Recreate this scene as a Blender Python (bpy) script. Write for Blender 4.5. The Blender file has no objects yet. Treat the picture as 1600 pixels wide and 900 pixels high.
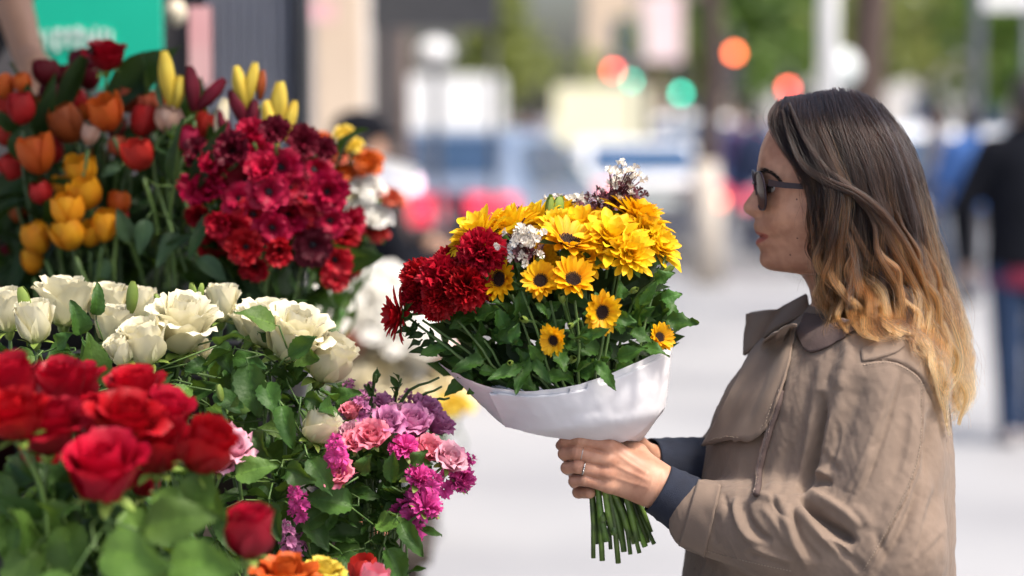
import bpy, math, random
import numpy as np
from mathutils import Vector, Matrix, Quaternion
from mathutils.bvhtree import BVHTree
PI = math.pi
SC = bpy.context.scene
COL = SC.collection
RNG = random.Random(7)

# ------------------------------------------------------------------ camera
F = 85.0 / 36.0 * 1600.0          # focal length in photo pixels
CAM_Z = 1.6
PITCH = math.atan((450 - 180) / F)
CP, SP = math.cos(PITCH), math.sin(PITCH)

def at(px, py, Y):
    """world point seen at photo pixel (px, py) at distance Y along the street"""
    x, y = (px - 800) / F, (450 - py) / F
    d = Vector((x, CP + y * SP, -SP + y * CP))
    s = Y / d.y
    return Vector((d.x * s, Y, CAM_Z + d.z * s))

def ground(px, Y, z=0.0):
    p = at(px, 450, Y)
    return Vector((p.x, Y, z))

def ppm(Y):
    return F / Y

def proj(V):
    """numpy (n,3) world -> photo pixels (n,2)"""
    V = np.asarray(V, float)
    dy, dz = V[:, 1], V[:, 2] - CAM_Z
    fwd = dy * CP - dz * SP
    up = dy * SP + dz * CP
    return np.stack([800 + F * V[:, 0] / fwd, 450 - F * up / fwd], 1)

cam_d = bpy.data.cameras.new('camera')
cam = bpy.data.objects.new('camera', cam_d)
COL.objects.link(cam)
cam.location = (0, 0, CAM_Z)
cam.rotation_euler = (PI / 2 - PITCH, 0, 0)
cam_d.lens = 85
cam_d.sensor_width = 36
cam_d.clip_start = 0.05
cam_d.clip_end = 2000
cam_d.dof.use_dof = True
cam_d.dof.focus_distance = 2.93
cam_d.dof.aperture_fstop = 2.2
SC.camera = cam

# ------------------------------------------------------------------ materials
def _n(nt, typ, **kw):
    n = nt.nodes.new(typ)
    for k, v in kw.items():
        setattr(n, k, v)
    return n

def rgb(c):
    return (c[0], c[1], c[2], 1.0)

MATS = {}
def pmat(name, base, base2=None, rough=0.6, scale=25.0, bump=0.0, bscale=None, transl=0.0, tcol=None,
         attr=None, rnd=0.0, sss=0.0, sssr=(0.01, 0.004, 0.002), metal=0.0, spec=0.5, emit=None, estr=0.0,
         aniso=None, alpha=1.0, sheen=0.0, detail=4.0, contrast=(0.35, 0.65), coords='Object', coat=0.0, trans=0.0):
    """procedural material: noise between two base colours, optional gradient along the float attribute 'tt',
    small random change per object, bump, translucency."""
    if name in MATS:
        return MATS[name]
    m = bpy.data.materials.new(name)
    m.use_nodes = True
    nt = m.node_tree
    nt.nodes.clear()
    out = _n(nt, 'ShaderNodeOutputMaterial')
    bs = _n(nt, 'ShaderNodeBsdfPrincipled')
    L = nt.links.new
    tc = _n(nt, 'ShaderNodeTexCoord')
    nz = _n(nt, 'ShaderNodeTexNoise')
    nz.inputs['Scale'].default_value = scale
    nz.inputs['Detail'].default_value = detail
    mp = _n(nt, 'ShaderNodeMapping')
    if aniso:
        mp.inputs['Scale'].default_value = aniso
    L(tc.outputs[coords], mp.inputs['Vector'])
    L(mp.outputs[0], nz.inputs['Vector'])
    rr = _n(nt, 'ShaderNodeMapRange')
    rr.inputs[1].default_value, rr.inputs[2].default_value = contrast
    L(nz.outputs['Fac'], rr.inputs[0])
    mx = _n(nt, 'ShaderNodeMix', data_type='RGBA')
    mx.inputs[6].default_value = rgb(base)
    mx.inputs[7].default_value = rgb(base2 if base2 else [min(1, c * 0.72) for c in base])
    L(rr.outputs[0], mx.inputs[0])
    col = mx.outputs[2]
    if attr:                     # list of (pos, colour, blend) along attribute tt
        at_ = _n(nt, 'ShaderNodeAttribute', attribute_name='tt')
        cr = _n(nt, 'ShaderNodeValToRGB')
        els = cr.color_ramp.elements
        while len(els) < len(attr):
            els.new(0.5)
        for e, (p, c) in zip(els, attr):
            e.position = p
            e.color = rgb(c)
        L(at_.outputs['Fac'], cr.inputs[0])
        mm = _n(nt, 'ShaderNodeMix', data_type='RGBA', blend_type='MULTIPLY')
        mm.inputs[0].default_value = 1.0
        L(cr.outputs[0], mm.inputs[6])
        L(col, mm.inputs[7])
        col = mm.outputs[2]
    if rnd:
        oi = _n(nt, 'ShaderNodeObjectInfo')
        hs = _n(nt, 'ShaderNodeHueSaturation')
        r1 = _n(nt, 'ShaderNodeMapRange')
        r1.inputs[3].default_value, r1.inputs[4].default_value = 1 - rnd, 1 + rnd
        L(oi.outputs['Random'], r1.inputs[0])
        L(r1.outputs[0], hs.inputs['Value'])
        ml = _n(nt, 'ShaderNodeMath', operation='MULTIPLY')
        ml.inputs[1].default_value = 7.31
        fr = _n(nt, 'ShaderNodeMath', operation='FRACT')
        L(oi.outputs['Random'], ml.inputs[0]); L(ml.outputs[0], fr.inputs[0])
        r2 = _n(nt, 'ShaderNodeMapRange')
        r2.inputs[3].default_value, r2.inputs[4].default_value = 0.5 - rnd * 0.018, 0.5 + rnd * 0.018
        L(fr.outputs[0], r2.inputs[0]); L(r2.outputs[0], hs.inputs['Hue'])
        L(col, hs.inputs['Color'])
        col = hs.outputs[0]
    L(col, bs.inputs['Base Color'])
    bs.inputs['Roughness'].default_value = rough
    bs.inputs['Metallic'].default_value = metal
    bs.inputs['Specular IOR Level'].default_value = spec
    bs.inputs['Coat Weight'].default_value = coat
    bs.inputs['Alpha'].default_value = alpha
    bs.inputs['Transmission Weight'].default_value = trans
    if sheen:
        bs.inputs['Sheen Weight'].default_value = sheen
    if sss:
        bs.inputs['Subsurface Weight'].default_value = sss
        bs.inputs['Subsurface Radius'].default_value = sssr
        bs.inputs['Subsurface Scale'].default_value = 1.0
    if emit:
        bs.inputs['Emission Color'].default_value = rgb(emit)
        bs.inputs['Emission Strength'].default_value = estr
    if bump:
        n2 = _n(nt, 'ShaderNodeTexNoise')
        n2.inputs['Scale'].default_value = bscale or scale * 3
        n2.inputs['Detail'].default_value = 6
        L(mp.outputs[0], n2.inputs['Vector'])
        bp = _n(nt, 'ShaderNodeBump')
        bp.inputs['Strength'].default_value = min(1.0, bump)
        bp.inputs['Distance'].default_value = 0.004
        L(n2.outputs['Fac'], bp.inputs['Height'])
        L(bp.outputs[0], bs.inputs['Normal'])
    sh = bs.outputs[0]
    if transl:
        tr = _n(nt, 'ShaderNodeBsdfTranslucent')
        if tcol:
            tm = _n(nt, 'ShaderNodeMix', data_type='RGBA')
            tm.inputs[0].default_value = 0.6
            L(col, tm.inputs[6]); tm.inputs[7].default_value = rgb(tcol)
            L(tm.outputs[2], tr.inputs[0])
        else:
            L(col, tr.inputs[0])
        ms = _n(nt, 'ShaderNodeMixShader')
        ms.inputs[0].default_value = transl
        L(sh, ms.inputs[1]); L(tr.outputs[0], ms.inputs[2])
        sh = ms.outputs[0]
    L(sh, out.inputs['Surface'])
    MATS[name] = m
    return m

# ------------------------------------------------------------------ mesh building
class MB:
    """collects vertices, faces and the float attribute tt (0..1 along a petal, leaf or strand)"""
    def __init__(s):
        s.V, s.Fc, s.T, s.n = [], [], [], 0
    def add(s, V, faces, T=None):
        V = np.asarray(V, float).reshape(-1, 3)
        s.V.append(V)
        s.T.append(np.zeros(len(V)) if T is None else np.broadcast_to(np.asarray(T, float), (len(V),)))
        b = s.n
        s.Fc.extend([tuple(b + i for i in f) for f in faces])
        s.n += len(V)
        return b
    def grid(s, P, T=None, wrap=False):
        P = np.asarray(P, float)
        nu, nv = P.shape[:2]
        fs = []
        for i in range(nu - 1):
            for j in range(nv if wrap else nv - 1):
                k = (j + 1) % nv
                fs.append((i * nv + j, i * nv + k, (i + 1) * nv + k, (i + 1) * nv + j))
        s.add(P.reshape(-1, 3), fs, None if T is None else np.asarray(T).reshape(-1))
    def box(s, c, d, rot=None, taper=None):
        c, d = Vector(c), Vector(d)
        vs = []
        for z in (-1, 1):
            tx = taper if (taper and z > 0) else 1
            for x, y in ((-1, -1), (1, -1), (1, 1), (-1, 1)):
                v = Vector((x * d.x / 2 * tx, y * d.y / 2 * tx, z * d.z / 2))
                if rot is not None:
                    v = rot @ v
                vs.append(c + v)
        s.add(vs, [(3, 2, 1, 0), (4, 5, 6, 7), (0, 1, 5, 4), (1, 2, 6, 5), (2, 3, 7, 6), (3, 0, 4, 7)])
    def tube(s, pts, rad, n=6, cap=True, T=None):
        pts = [Vector(p) for p in pts]
        m = len(pts)
        if not hasattr(rad, '__len__'):
            rad = [rad] * m
        prev = None
        rings = []
        for i, p in enumerate(pts):
            t = (pts[min(i + 1, m - 1)] - pts[max(i - 1, 0)])
            t = t.normalized() if t.length > 1e-9 else Vector((0, 0, 1))
            if prev is None:
                a = Vector((1, 0, 0)) if abs(t.x) < .8 else Vector((0, 1, 0))
                u = (a - t * a.dot(t)).normalized()
            else:
                u = (prev - t * prev.dot(t)).normalized()
            prev = u
            w = t.cross(u)
            rings.append([p + (u * math.cos(2 * PI * k / n) + w * math.sin(2 * PI * k / n)) * rad[i] for k in range(n)])
        tt = None
        if T is not None:
            tt = np.repeat(np.linspace(T[0], T[1], m), n)
        b = s.n
        s.grid(np.array([[list(q) for q in r] for r in rings]), tt, wrap=True)
        if cap:
            s.Fc.append(tuple(b + k for k in reversed(range(n))))
            s.Fc.append(tuple(b + (m - 1) * n + k for k in range(n)))
    def lathe(s, prof, n=16, c=(0, 0, 0), T=None):
        c = np.array(c, float)
        P = np.array([[[r * math.cos(2 * PI * k / n), r * math.sin(2 * PI * k / n), z] for k in range(n)] for r, z in prof]) + c
        tt = None
        if T is not None:
            tt = np.repeat(np.asarray(T, float), n)
        s.grid(P, tt, wrap=True)
    def blob(s, c, r, sc=(1, 1, 1), nu=6, nv=8, T=None, rot=None):
        P = []
        for i in range(nu + 1):
            a = -PI / 2 + PI * i / nu
            P.append([[math.cos(a) * math.cos(2 * PI * k / nv) * sc[0], math.cos(a) * math.sin(2 * PI * k / nv) * sc[1], math.sin(a) * sc[2]] for k in range(nv)])
        P = np.array(P) * r
        if rot is not None:
            P = P @ np.array(rot.to_3x3()).T
        s.grid(P + np.array(c, float), None if T is None else np.full((nu + 1) * nv, T), wrap=True)
    def prism(s, outline, y0, y1):
        """outline of (x, z), extruded along y"""
        n = len(outline)
        V = [(x, y0, z) for x, z in outline] + [(x, y1, z) for x, z in outline]
        fs = [tuple(range(n)), tuple(reversed(range(n, 2 * n)))]
        fs += [(i, n + i, n + (i + 1) % n, (i + 1) % n) for i in range(n)]
        s.add(V, fs)
    def mesh(s, name, mat=None, smooth=True):
        me = bpy.data.meshes.new(name)
        V = np.concatenate(s.V) if s.V else np.zeros((0, 3))
        me.from_pydata([tuple(v) for v in V], [], s.Fc)
        if s.T:
            a = me.attributes.new('tt', 'FLOAT', 'POINT')
            a.data.foreach_set('value', np.concatenate(s.T).astype(np.float32))
        if smooth:
            me.polygons.foreach_set('use_smooth', [True] * len(me.polygons))
        if mat:
            me.materials.append(mat)
        me.update()
        return me

def link(name, me, parent=None, loc=None, rot=None, scale=None):
    o = bpy.data.objects.new(name, me)
    COL.objects.link(o)
    if parent is not None:
        o.parent = parent
    if loc is not None:
        o.location = loc
    if rot is not None:
        o.rotation_mode = 'QUATERNION'
        o.rotation_quaternion = rot
    if scale is not None:
        o.scale = scale if hasattr(scale, '__len__') else (scale,) * 3
    return o

LABELS = {}
def tag(o, label=None, cat=None, group=None, kind=None):
    if label:
        o['label'] = label
    if cat:
        o['category'] = cat
    if group:
        o['group'] = group
    if kind:
        o['kind'] = kind
    return o

def empty(name, loc, label=None, cat=None, group=None, rotz=0.0):
    o = bpy.data.objects.new(name, None)
    COL.objects.link(o)
    o.location = loc
    o.rotation_euler = (0, 0, rotz)
    o.empty_display_size = 0.05
    return tag(o, label, cat, group)

def qz(axis, spin=0.0):
    """quaternion taking +Z to axis, with a spin about it"""
    a = Vector(axis).normalized()
    return Vector((0, 0, 1)).rotation_difference(a) @ Quaternion((0, 0, 1), spin)

def raw_mesh(name, V, faces, mat=None, smooth=True):
    me = bpy.data.meshes.new(name)
    V = np.asarray(V, np.float32)
    faces = np.asarray(faces, np.int32)
    n, k = faces.shape
    me.vertices.add(len(V)); me.vertices.foreach_set('co', V.ravel())
    me.loops.add(n * k); me.loops.foreach_set('vertex_index', faces.ravel())
    me.polygons.add(n)
    me.polygons.foreach_set('loop_start', np.arange(0, n * k, k, dtype=np.int32))
    if smooth:
        me.polygons.foreach_set('use_smooth', np.ones(n, bool))
    if mat:
        me.materials.append(mat)
    me.update(calc_edges=True)
    me.validate()
    return me

# ------------------------------------------------------------------ signed-distance modelling
def surface_nets(f, origin, h):
    s = f < 0
    nx, ny, nz = f.shape
    cs = (nx - 1, ny - 1, nz - 1)
    acc = np.zeros(cs + (3,), np.float32)
    cnt = np.zeros(cs, np.float32)
    sl = lambda a, o: a[o[0]:o[0] + cs[0], o[1]:o[1] + cs[1], o[2]:o[2] + cs[2]]
    cor = [(i, j, k) for i in (0, 1) for j in (0, 1) for k in (0, 1)]
    for a in cor:
        for ax in range(3):
            if a[ax]:
                continue
            b = list(a); b[ax] = 1
            fa, fb = sl(f, a), sl(f, b)
            cr = (fa < 0) != (fb < 0)
            t = np.where(cr, fa / np.where(cr, fa - fb, 1), 0)
            for q in range(3):
                acc[..., q] += np.where(cr, a[q] + (t if q == ax else 0), 0)
            cnt += cr
    act = cnt > 0
    idx = np.full(cs, -1, np.int64)
    ii = np.argwhere(act)
    idx[act] = np.arange(len(ii))
    V = (ii + acc[act] / cnt[act][:, None]) * h + np.asarray(origin)
    faces = []
    for ax in range(3):
        u, v = (ax + 1) % 3, (ax + 2) % 3
        lo = [slice(1, -1)] * 3; lo[ax] = slice(0, -1)
        hi = [slice(1, -1)] * 3; hi[ax] = slice(1, None)
        a, b = s[tuple(lo)], s[tuple(hi)]
        for flip, mask in ((False, a & ~b), (True, ~a & b)):
            e = np.argwhere(mask)
            if not len(e):
                continue
            base = e.copy()
            base[:, u] += 1; base[:, v] += 1
            q = []
            for du, dv in ((-1, -1), (0, -1), (0, 0), (-1, 0)):
                c = base.copy(); c[:, u] += du; c[:, v] += dv
                q.append(idx[c[:, 0], c[:, 1], c[:, 2]])
            q = np.stack(q, 1)
            faces.append(q[:, ::-1] if flip else q)
    return V, np.concatenate(faces)

def cone_sdf(a, b, ra, rb, ky=1.0):
    a, b = np.array(a, float), np.array(b, float)
    d = b - a
    L2 = max(1e-12, float(d @ d))
    def f(X, Y, Z):
        t = ((X - a[0]) * d[0] + (Y - a[1]) * d[1] + (Z - a[2]) * d[2]) / L2
        t = np.clip(t, 0, 1)
        q = np.sqrt((X - a[0] - t * d[0]) ** 2 + ((Y - a[1] - t * d[1]) / ky) ** 2 + (Z - a[2] - t * d[2]) ** 2)
        return q - (ra + (rb - ra) * t)
    m = max(ra, rb) * max(1, ky)
    f.lo, f.hi = np.minimum(a, b) - m, np.maximum(a, b) + m
    return f

def ell_sdf(c, r, rot=None):
    c, r = np.array(c, float), np.array(r, float)
    R = np.eye(3) if rot is None else np.array(rot.to_3x3()).T
    def f(X, Y, Z):
        x, y, z = X - c[0], Y - c[1], Z - c[2]
        p = [(R[i, 0] * x + R[i, 1] * y + R[i, 2] * z) for i in range(3)]
        k0 = np.sqrt(sum((p[i] / r[i]) ** 2 for i in range(3)))
        return (k0 - 1) * min(r)
    f.lo, f.hi = c - max(r), c + max(r)
    return f

def loft_sdf(rows):
    """rows of (z, xc, yc, a, b): stacked ellipses"""
    rows = np.array(sorted(rows), float)
    z = rows[:, 0]
    def f(X, Y, Z):
        g = lambda k: np.interp(Z, z, rows[:, k])
        a, b = g(3), g(4)
        k0 = np.sqrt(((X - g(1)) / a) ** 2 + ((Y - g(2)) / b) ** 2)
        d = (k0 - 1) * np.minimum(a, b)
        return np.maximum(d, np.maximum(Z - z[-1], z[0] - Z))
    a, b = rows[:, 3].max(), rows[:, 4].max()
    f.lo = np.array([(rows[:, 1] - rows[:, 3]).min(), (rows[:, 2] - rows[:, 4]).min(), z[0]])
    f.hi = np.array([(rows[:, 1] + rows[:, 3]).max(), (rows[:, 2] + rows[:, 4]).max(), z[-1]])
    return f

def smin(a, b, k):
    if k <= 0:
        return np.minimum(a, b)
    h = np.clip(0.5 + 0.5 * (b - a) / k, 0, 1)
    return b + (a - b) * h - k * h * (1 - h)

def sdf_field(prims, h, pad=3):
    """prims: (sdf, k) joined in order with blend k"""
    lo = np.min([p.lo for p, k in prims], 0) - pad * h
    hi = np.max([p.hi for p, k in prims], 0) + pad * h
    n = np.ceil((hi - lo) / h).astype(int) + 1
    f = np.full(n, 9.0, np.float32)
    for p, k in prims:
        m = k + 3 * h
        i0 = np.maximum(0, np.floor((p.lo - m - lo) / h).astype(int))
        i1 = np.minimum(n, np.ceil((p.hi + m - lo) / h).astype(int) + 1)
        ax = [lo[q] + h * np.arange(i0[q], i1[q]) for q in range(3)]
        X, Y, Z = ax[0][:, None, None], ax[1][None, :, None], ax[2][None, None, :]
        s_ = tuple(slice(i0[q], i1[q]) for q in range(3))
        f[s_] = smin(f[s_], p(X, Y, Z).astype(np.float32), k)
    return f, lo

def sdf_mesh(prims, h):
    f, lo = sdf_field(prims, h)
    return surface_nets(f, lo, h)

def vnormals(V, Q):
    V = np.asarray(V, float)
    a, b, c, d = (V[Q[:, i]] for i in range(4))
    n = np.cross(c - a, d - b)
    N = np.zeros_like(V)
    for i in range(4):
        np.add.at(N, Q[:, i], n)
    return N / np.maximum(1e-12, np.linalg.norm(N, axis=1))[:, None]

def smooth_quads(V, Q, it=1, lam=0.5):
    n = len(V)
    for _ in range(it):
        acc = np.zeros_like(V); cnt = np.zeros(n)
        for i in range(4):
            for j in ((i + 1) % 4, (i - 1) % 4):
                np.add.at(acc, Q[:, i], V[Q[:, j]]); np.add.at(cnt, Q[:, i], 1)
        V = V + lam * (acc / cnt[:, None] - V)
    return V

def poly_dist(P, pts):
    """distance of points P (n,2) to a polyline, and position 0..1 along it"""
    pts = np.asarray(pts, float)
    seg = np.linalg.norm(np.diff(pts, axis=0), axis=1)
    cum = np.concatenate([[0], np.cumsum(seg)])
    best = np.full(len(P), 1e9); tt = np.zeros(len(P)); side = np.zeros(len(P))
    for i in range(len(pts) - 1):
        d = pts[i + 1] - pts[i]
        t = np.clip(((P - pts[i]) @ d) / max(1e-9, d @ d), 0, 1)
        w = P - pts[i] - t[:, None] * d
        q = np.linalg.norm(w, axis=1)
        m = q < best
        best = np.where(m, q, best)
        tt = np.where(m, (cum[i] + t * seg[i]) / cum[-1], tt)
        side = np.where(m, np.sign(d[0] * w[:, 1] - d[1] * w[:, 0]), side)
    return best, tt, side

def spline(pts, n):
    """Catmull-Rom through points of any dimension"""
    P = np.asarray(pts, float)
    if len(P) < 3:
        return np.linspace(P[0], P[-1], n)
    P = np.vstack([2 * P[0] - P[1], P, 2 * P[-1] - P[-2]])
    m = len(P) - 3
    out = []
    for q in np.linspace(0, m, n):
        i = min(int(q), m - 1); t = q - i
        a, b, c, d = P[i:i + 4]
        out.append(0.5 * (2 * b + (c - a) * t + (2 * a - 5 * b + 4 * c - d) * t * t + (3 * b - a - 3 * c + d) * t ** 3))
    return np.array(out)

def sculpt(V, Q, strokes, facing=True):
    """folds and creases modelled as raised or sunk strokes running over the surface:
    each is (points, width, height in mm[, height of the opposite flank])"""
    N = vnormals(V, Q)
    P = proj(V)
    w0 = np.clip((-N[:, 1] + 0.15) / 0.4, 0, 1) if facing else np.ones(len(V))
    D = np.zeros(len(V))
    for st in strokes:
        pts, wd, amp = st[:3]
        pts = spline(pts, 24) if len(pts) > 2 else np.asarray(pts, float)
        lo, hi = pts.min(0) - 3 * abs(wd), pts.max(0) + 3 * abs(wd)
        m = np.all((P > lo) & (P < hi), axis=1) & (w0 > 0)
        if not m.any():
            continue
        d, t, sd = poly_dist(P[m], pts)
        env = np.clip(np.minimum(t, 1 - t) * 5, 0.0, 1) ** 0.7
        g = np.exp(-(d / wd) ** 2) if wd > 0 else np.clip(1 - d / -wd, 0, 1)      # soft fold, or a sharp crease
        D[m] += amp / 1000 * g * env
        if len(st) > 3:      # a shoulder on one side only: overlapping cloth
            g2 = np.exp(-((d - wd * 1.3) / wd) ** 2) * (sd > 0)
            D[m] += st[3] / 1000 * g2 * env
    return V + N * (D * w0)[:, None]

def fnoise(P, seed=0, oct_=3):
    """cheap smooth noise from sines for displacement, P (n,3) in noise units"""
    r = np.random.RandomState(seed)
    v = np.zeros(len(P)); a = 1.0; s = 1.0
    for _ in range(oct_):
        for _k in range(3):
            d = r.normal(size=3); d /= np.linalg.norm(d)
            v += a * np.sin((P @ d) * s * 2 * PI + r.rand() * 6.28 + 1.5 * np.sin((P @ r.normal(size=3)) * s * 3 + r.rand() * 6))
        a *= 0.5; s *= 2.0
    return v / 3
# ================================================================== light and sky
SUN_EL, SUN_AZ = math.radians(58), math.radians(56)    # azimuth: clockwise from -Y (towards the camera) to +X
sun_dir = Vector((math.cos(SUN_EL) * math.sin(SUN_AZ), -math.cos(SUN_EL) * math.cos(SUN_AZ), math.sin(SUN_EL)))
sl = bpy.data.lights.new('sun', 'SUN')
sl.energy = 2.7
sl.angle = math.radians(10.0)
sl.color = (1.0, 0.93, 0.83)
so = bpy.data.objects.new('sun', sl)
COL.objects.link(so)
so.rotation_mode = 'QUATERNION'
so.rotation_quaternion = sun_dir.to_track_quat('Z', 'Y')
so.location = (4, -3, 8)
W = bpy.data.worlds.new('World')
SC.world = W
W.use_nodes = True
wt = W.node_tree
wt.nodes.clear()
sk = wt.nodes.new('ShaderNodeTexSky')
sk.sky_type = 'NISHITA'
sk.sun_disc = False
sk.sun_elevation = SUN_EL
sk.sun_rotation = math.atan2(sun_dir.x, sun_dir.y)
sk.air_density = 1.0
sk.dust_density = 5.0
sk.ozone_density = 1.0
wb = wt.nodes.new('ShaderNodeBackground')
wb.inputs[1].default_value = 0.15
wo = wt.nodes.new('ShaderNodeOutputWorld')
wt.links.new(sk.outputs[0], wb.inputs[0])
wt.links.new(wb.outputs[0], wo.inputs[0])
SC.view_settings.view_transform = 'Standard'
SC.view_settings.look = 'None'
SC.view_settings.exposure = 0.86
SC.view_settings.gamma = 1
SC.cycles.use_denoising = True
SC.cycles.max_bounces = 8
SC.cycles.transparent_max_bounces = 12
SC.cycles.diffuse_bounces = 4
SC.cycles.glossy_bounces = 3
SC.cycles.caustics_reflective = False
SC.cycles.caustics_refractive = False
SC.cycles.sample_clamp_indirect = 6

# ================================================================== materials of the street
M_ground = pmat('ground', (0.30, 0.30, 0.30), (0.24, 0.24, 0.245), rough=.9, scale=.8)
M_road = pmat('asphalt', (0.16, 0.16, 0.165), (0.12, 0.12, 0.125), rough=.9, scale=3, bump=.3, bscale=120)
M_stone = pmat('pavement', (0.325, 0.325, 0.33), (0.25, 0.25, 0.26), rough=.6, scale=.45, bump=.2, bscale=90)
M_kerb = pmat('kerb', (0.50, 0.50, 0.49), rough=.8, scale=6)
M_line = pmat('road_paint', (0.8, 0.8, 0.78), rough=.7, scale=20)
M_white = pmat('white_paint', (0.86, 0.86, 0.85), (0.80, 0.80, 0.80), rough=.35, scale=3)
M_cream = pmat('cream_paint', (0.86, 0.82, 0.58), (0.82, 0.78, 0.54), rough=.4, scale=3)
M_silver = pmat('silver_paint', (0.60, 0.64, 0.70), (0.55, 0.59, 0.66), rough=.3, scale=2, coat=.5)
M_blue = pmat('blue_paint', (0.08, 0.14, 0.32), (0.07, 0.11, 0.26), rough=.35, scale=2, coat=.5)
M_glass = pmat('car_glass', (0.04, 0.085, 0.17), (0.03, 0.07, 0.14), rough=.12, scale=2, spec=.8)
M_black = pmat('black_rubber', (0.025, 0.025, 0.027), rough=.8, scale=30)
M_dark = pmat('dark_metal', (0.035, 0.037, 0.045), (0.025, 0.027, 0.032), rough=.5, scale=8)
M_greymetal = pmat('grey_metal', (0.16, 0.17, 0.21), (0.12, 0.13, 0.165), rough=.45, scale=5)
M_tail = pmat('tail_light', (0.55, 0.03, 0.05), rough=.25, scale=9, emit=(1, .06, .12), estr=1.0)
M_tailon = pmat('tail_light_lit', (0.7, 0.1, 0.05), rough=.3, scale=9, emit=(1, .22, .12), estr=7)
M_redlamp = pmat('red_lamp', (0.7, 0.05, 0.03), rough=.3, scale=9, emit=(1, .10, .07), estr=11)
M_orlamp = pmat('orange_lamp', (0.8, 0.15, 0.03), rough=.3, scale=9, emit=(1, .16, .05), estr=11)
M_grlamp = pmat('green_lamp', (0.05, 0.6, 0.4), rough=.3, scale=9, emit=(.02, .75, .5), estr=7)
M_bark = pmat('bark', (0.10, 0.068, 0.058), (0.055, 0.038, 0.033), rough=.95, scale=9, aniso=(3, 3, .6), bump=.8)
M_lime = pmat('limewash', (0.62, 0.56, 0.48), (0.50, 0.44, 0.38), rough=.9, scale=7)
M_leafA = pmat('leaf_green', (0.12, 0.20, 0.035), (0.07, 0.135, 0.025), rough=.6, scale=.8, transl=.35, tcol=(.18, .3, .03))
M_leafB = pmat('leaf_yellow_green', (0.24, 0.27, 0.07), (0.16, 0.19, 0.045), rough=.6, scale=.8, transl=.35, tcol=(.3, .35, .06))
M_beige = pmat('beige_stone', (0.62, 0.50, 0.38), (0.52, 0.41, 0.31), rough=.85, scale=2)
M_pale = pmat('pale_render', (0.68, 0.65, 0.62), (0.60, 0.58, 0.56), rough=.85, scale=.5)
M_shopdark = pmat('shop_dark', (0.10, 0.09, 0.095), (0.07, 0.065, 0.07), rough=.6, scale=1.5)
M_pink = pmat('pink_poster', (0.65, 0.30, 0.33), (0.7, 0.45, 0.45), rough=.6, scale=4)
M_teal = pmat('teal_sign', (0.0, 0.46, 0.31), (0.0, 0.42, 0.28), rough=.5, scale=2)
M_signwhite = pmat('sign_white', (0.75, 0.8, 0.8), (0.65, 0.72, 0.72), rough=.5, scale=3)
M_shutter = pmat('shutter_grey', (0.34, 0.36, 0.43), (0.29, 0.31, 0.37), rough=.5, scale=4)
M_orange = pmat('orange_band', (0.75, 0.33, 0.06), rough=.5, scale=4)

# ================================================================== ground
def sheet(name, x0, x1, y0, y1, z, mat):
    b = MB()
    b.add([(x0, y0, z), (x1, y0, z), (x1, y1, z), (x0, y1, z)], [(0, 1, 2, 3)])
    o = link(name, b.mesh(name, mat, False))
    o['kind'] = 'structure'
    return o
sheet('ground', -600, 600, -300, 1200, -0.126, M_ground)
sheet('road', -60, 60, 24.0, 46.0, -0.12, M_road)
b = MB()
b.add([(-40, -12, 0), (40, -12, 0), (40, 23.85, 0), (-40, 23.85, 0), (-40, 23.85, -.12), (40, 23.85, -.12)], [(0, 1, 2, 3), (3, 2, 5, 4)])
for i in range(0, 24):       # paving joints are shallow grooves
    pass
pv = link('pavement', b.mesh('pavement', M_stone, False)); pv['kind'] = 'structure'
b = MB(); b.box((0, 23.925, -0.062), (80, .15, .13)); kb = link('kerb', b.mesh('kerb', M_kerb, False)); kb['kind'] = 'structure'
b = MB(); b.box((0, 46.1, -0.062), (120, .2, .13)); kb = link('kerb', b.mesh('kerb', M_kerb, False)); kb['kind'] = 'structure'
sheet('pavement', -60, 60, 46.2, 62, 0, M_stone)
b = MB()
for k in range(-9, 10):
    b.add([(k * 6, 34.9, -.116), (k * 6 + 3, 34.9, -.116), (k * 6 + 3, 35.05, -.116), (k * 6, 35.05, -.116)], [(0, 1, 2, 3)])
rm = link('road_marking', b.mesh('road_marking', M_line, False)); rm['kind'] = 'structure'

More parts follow.
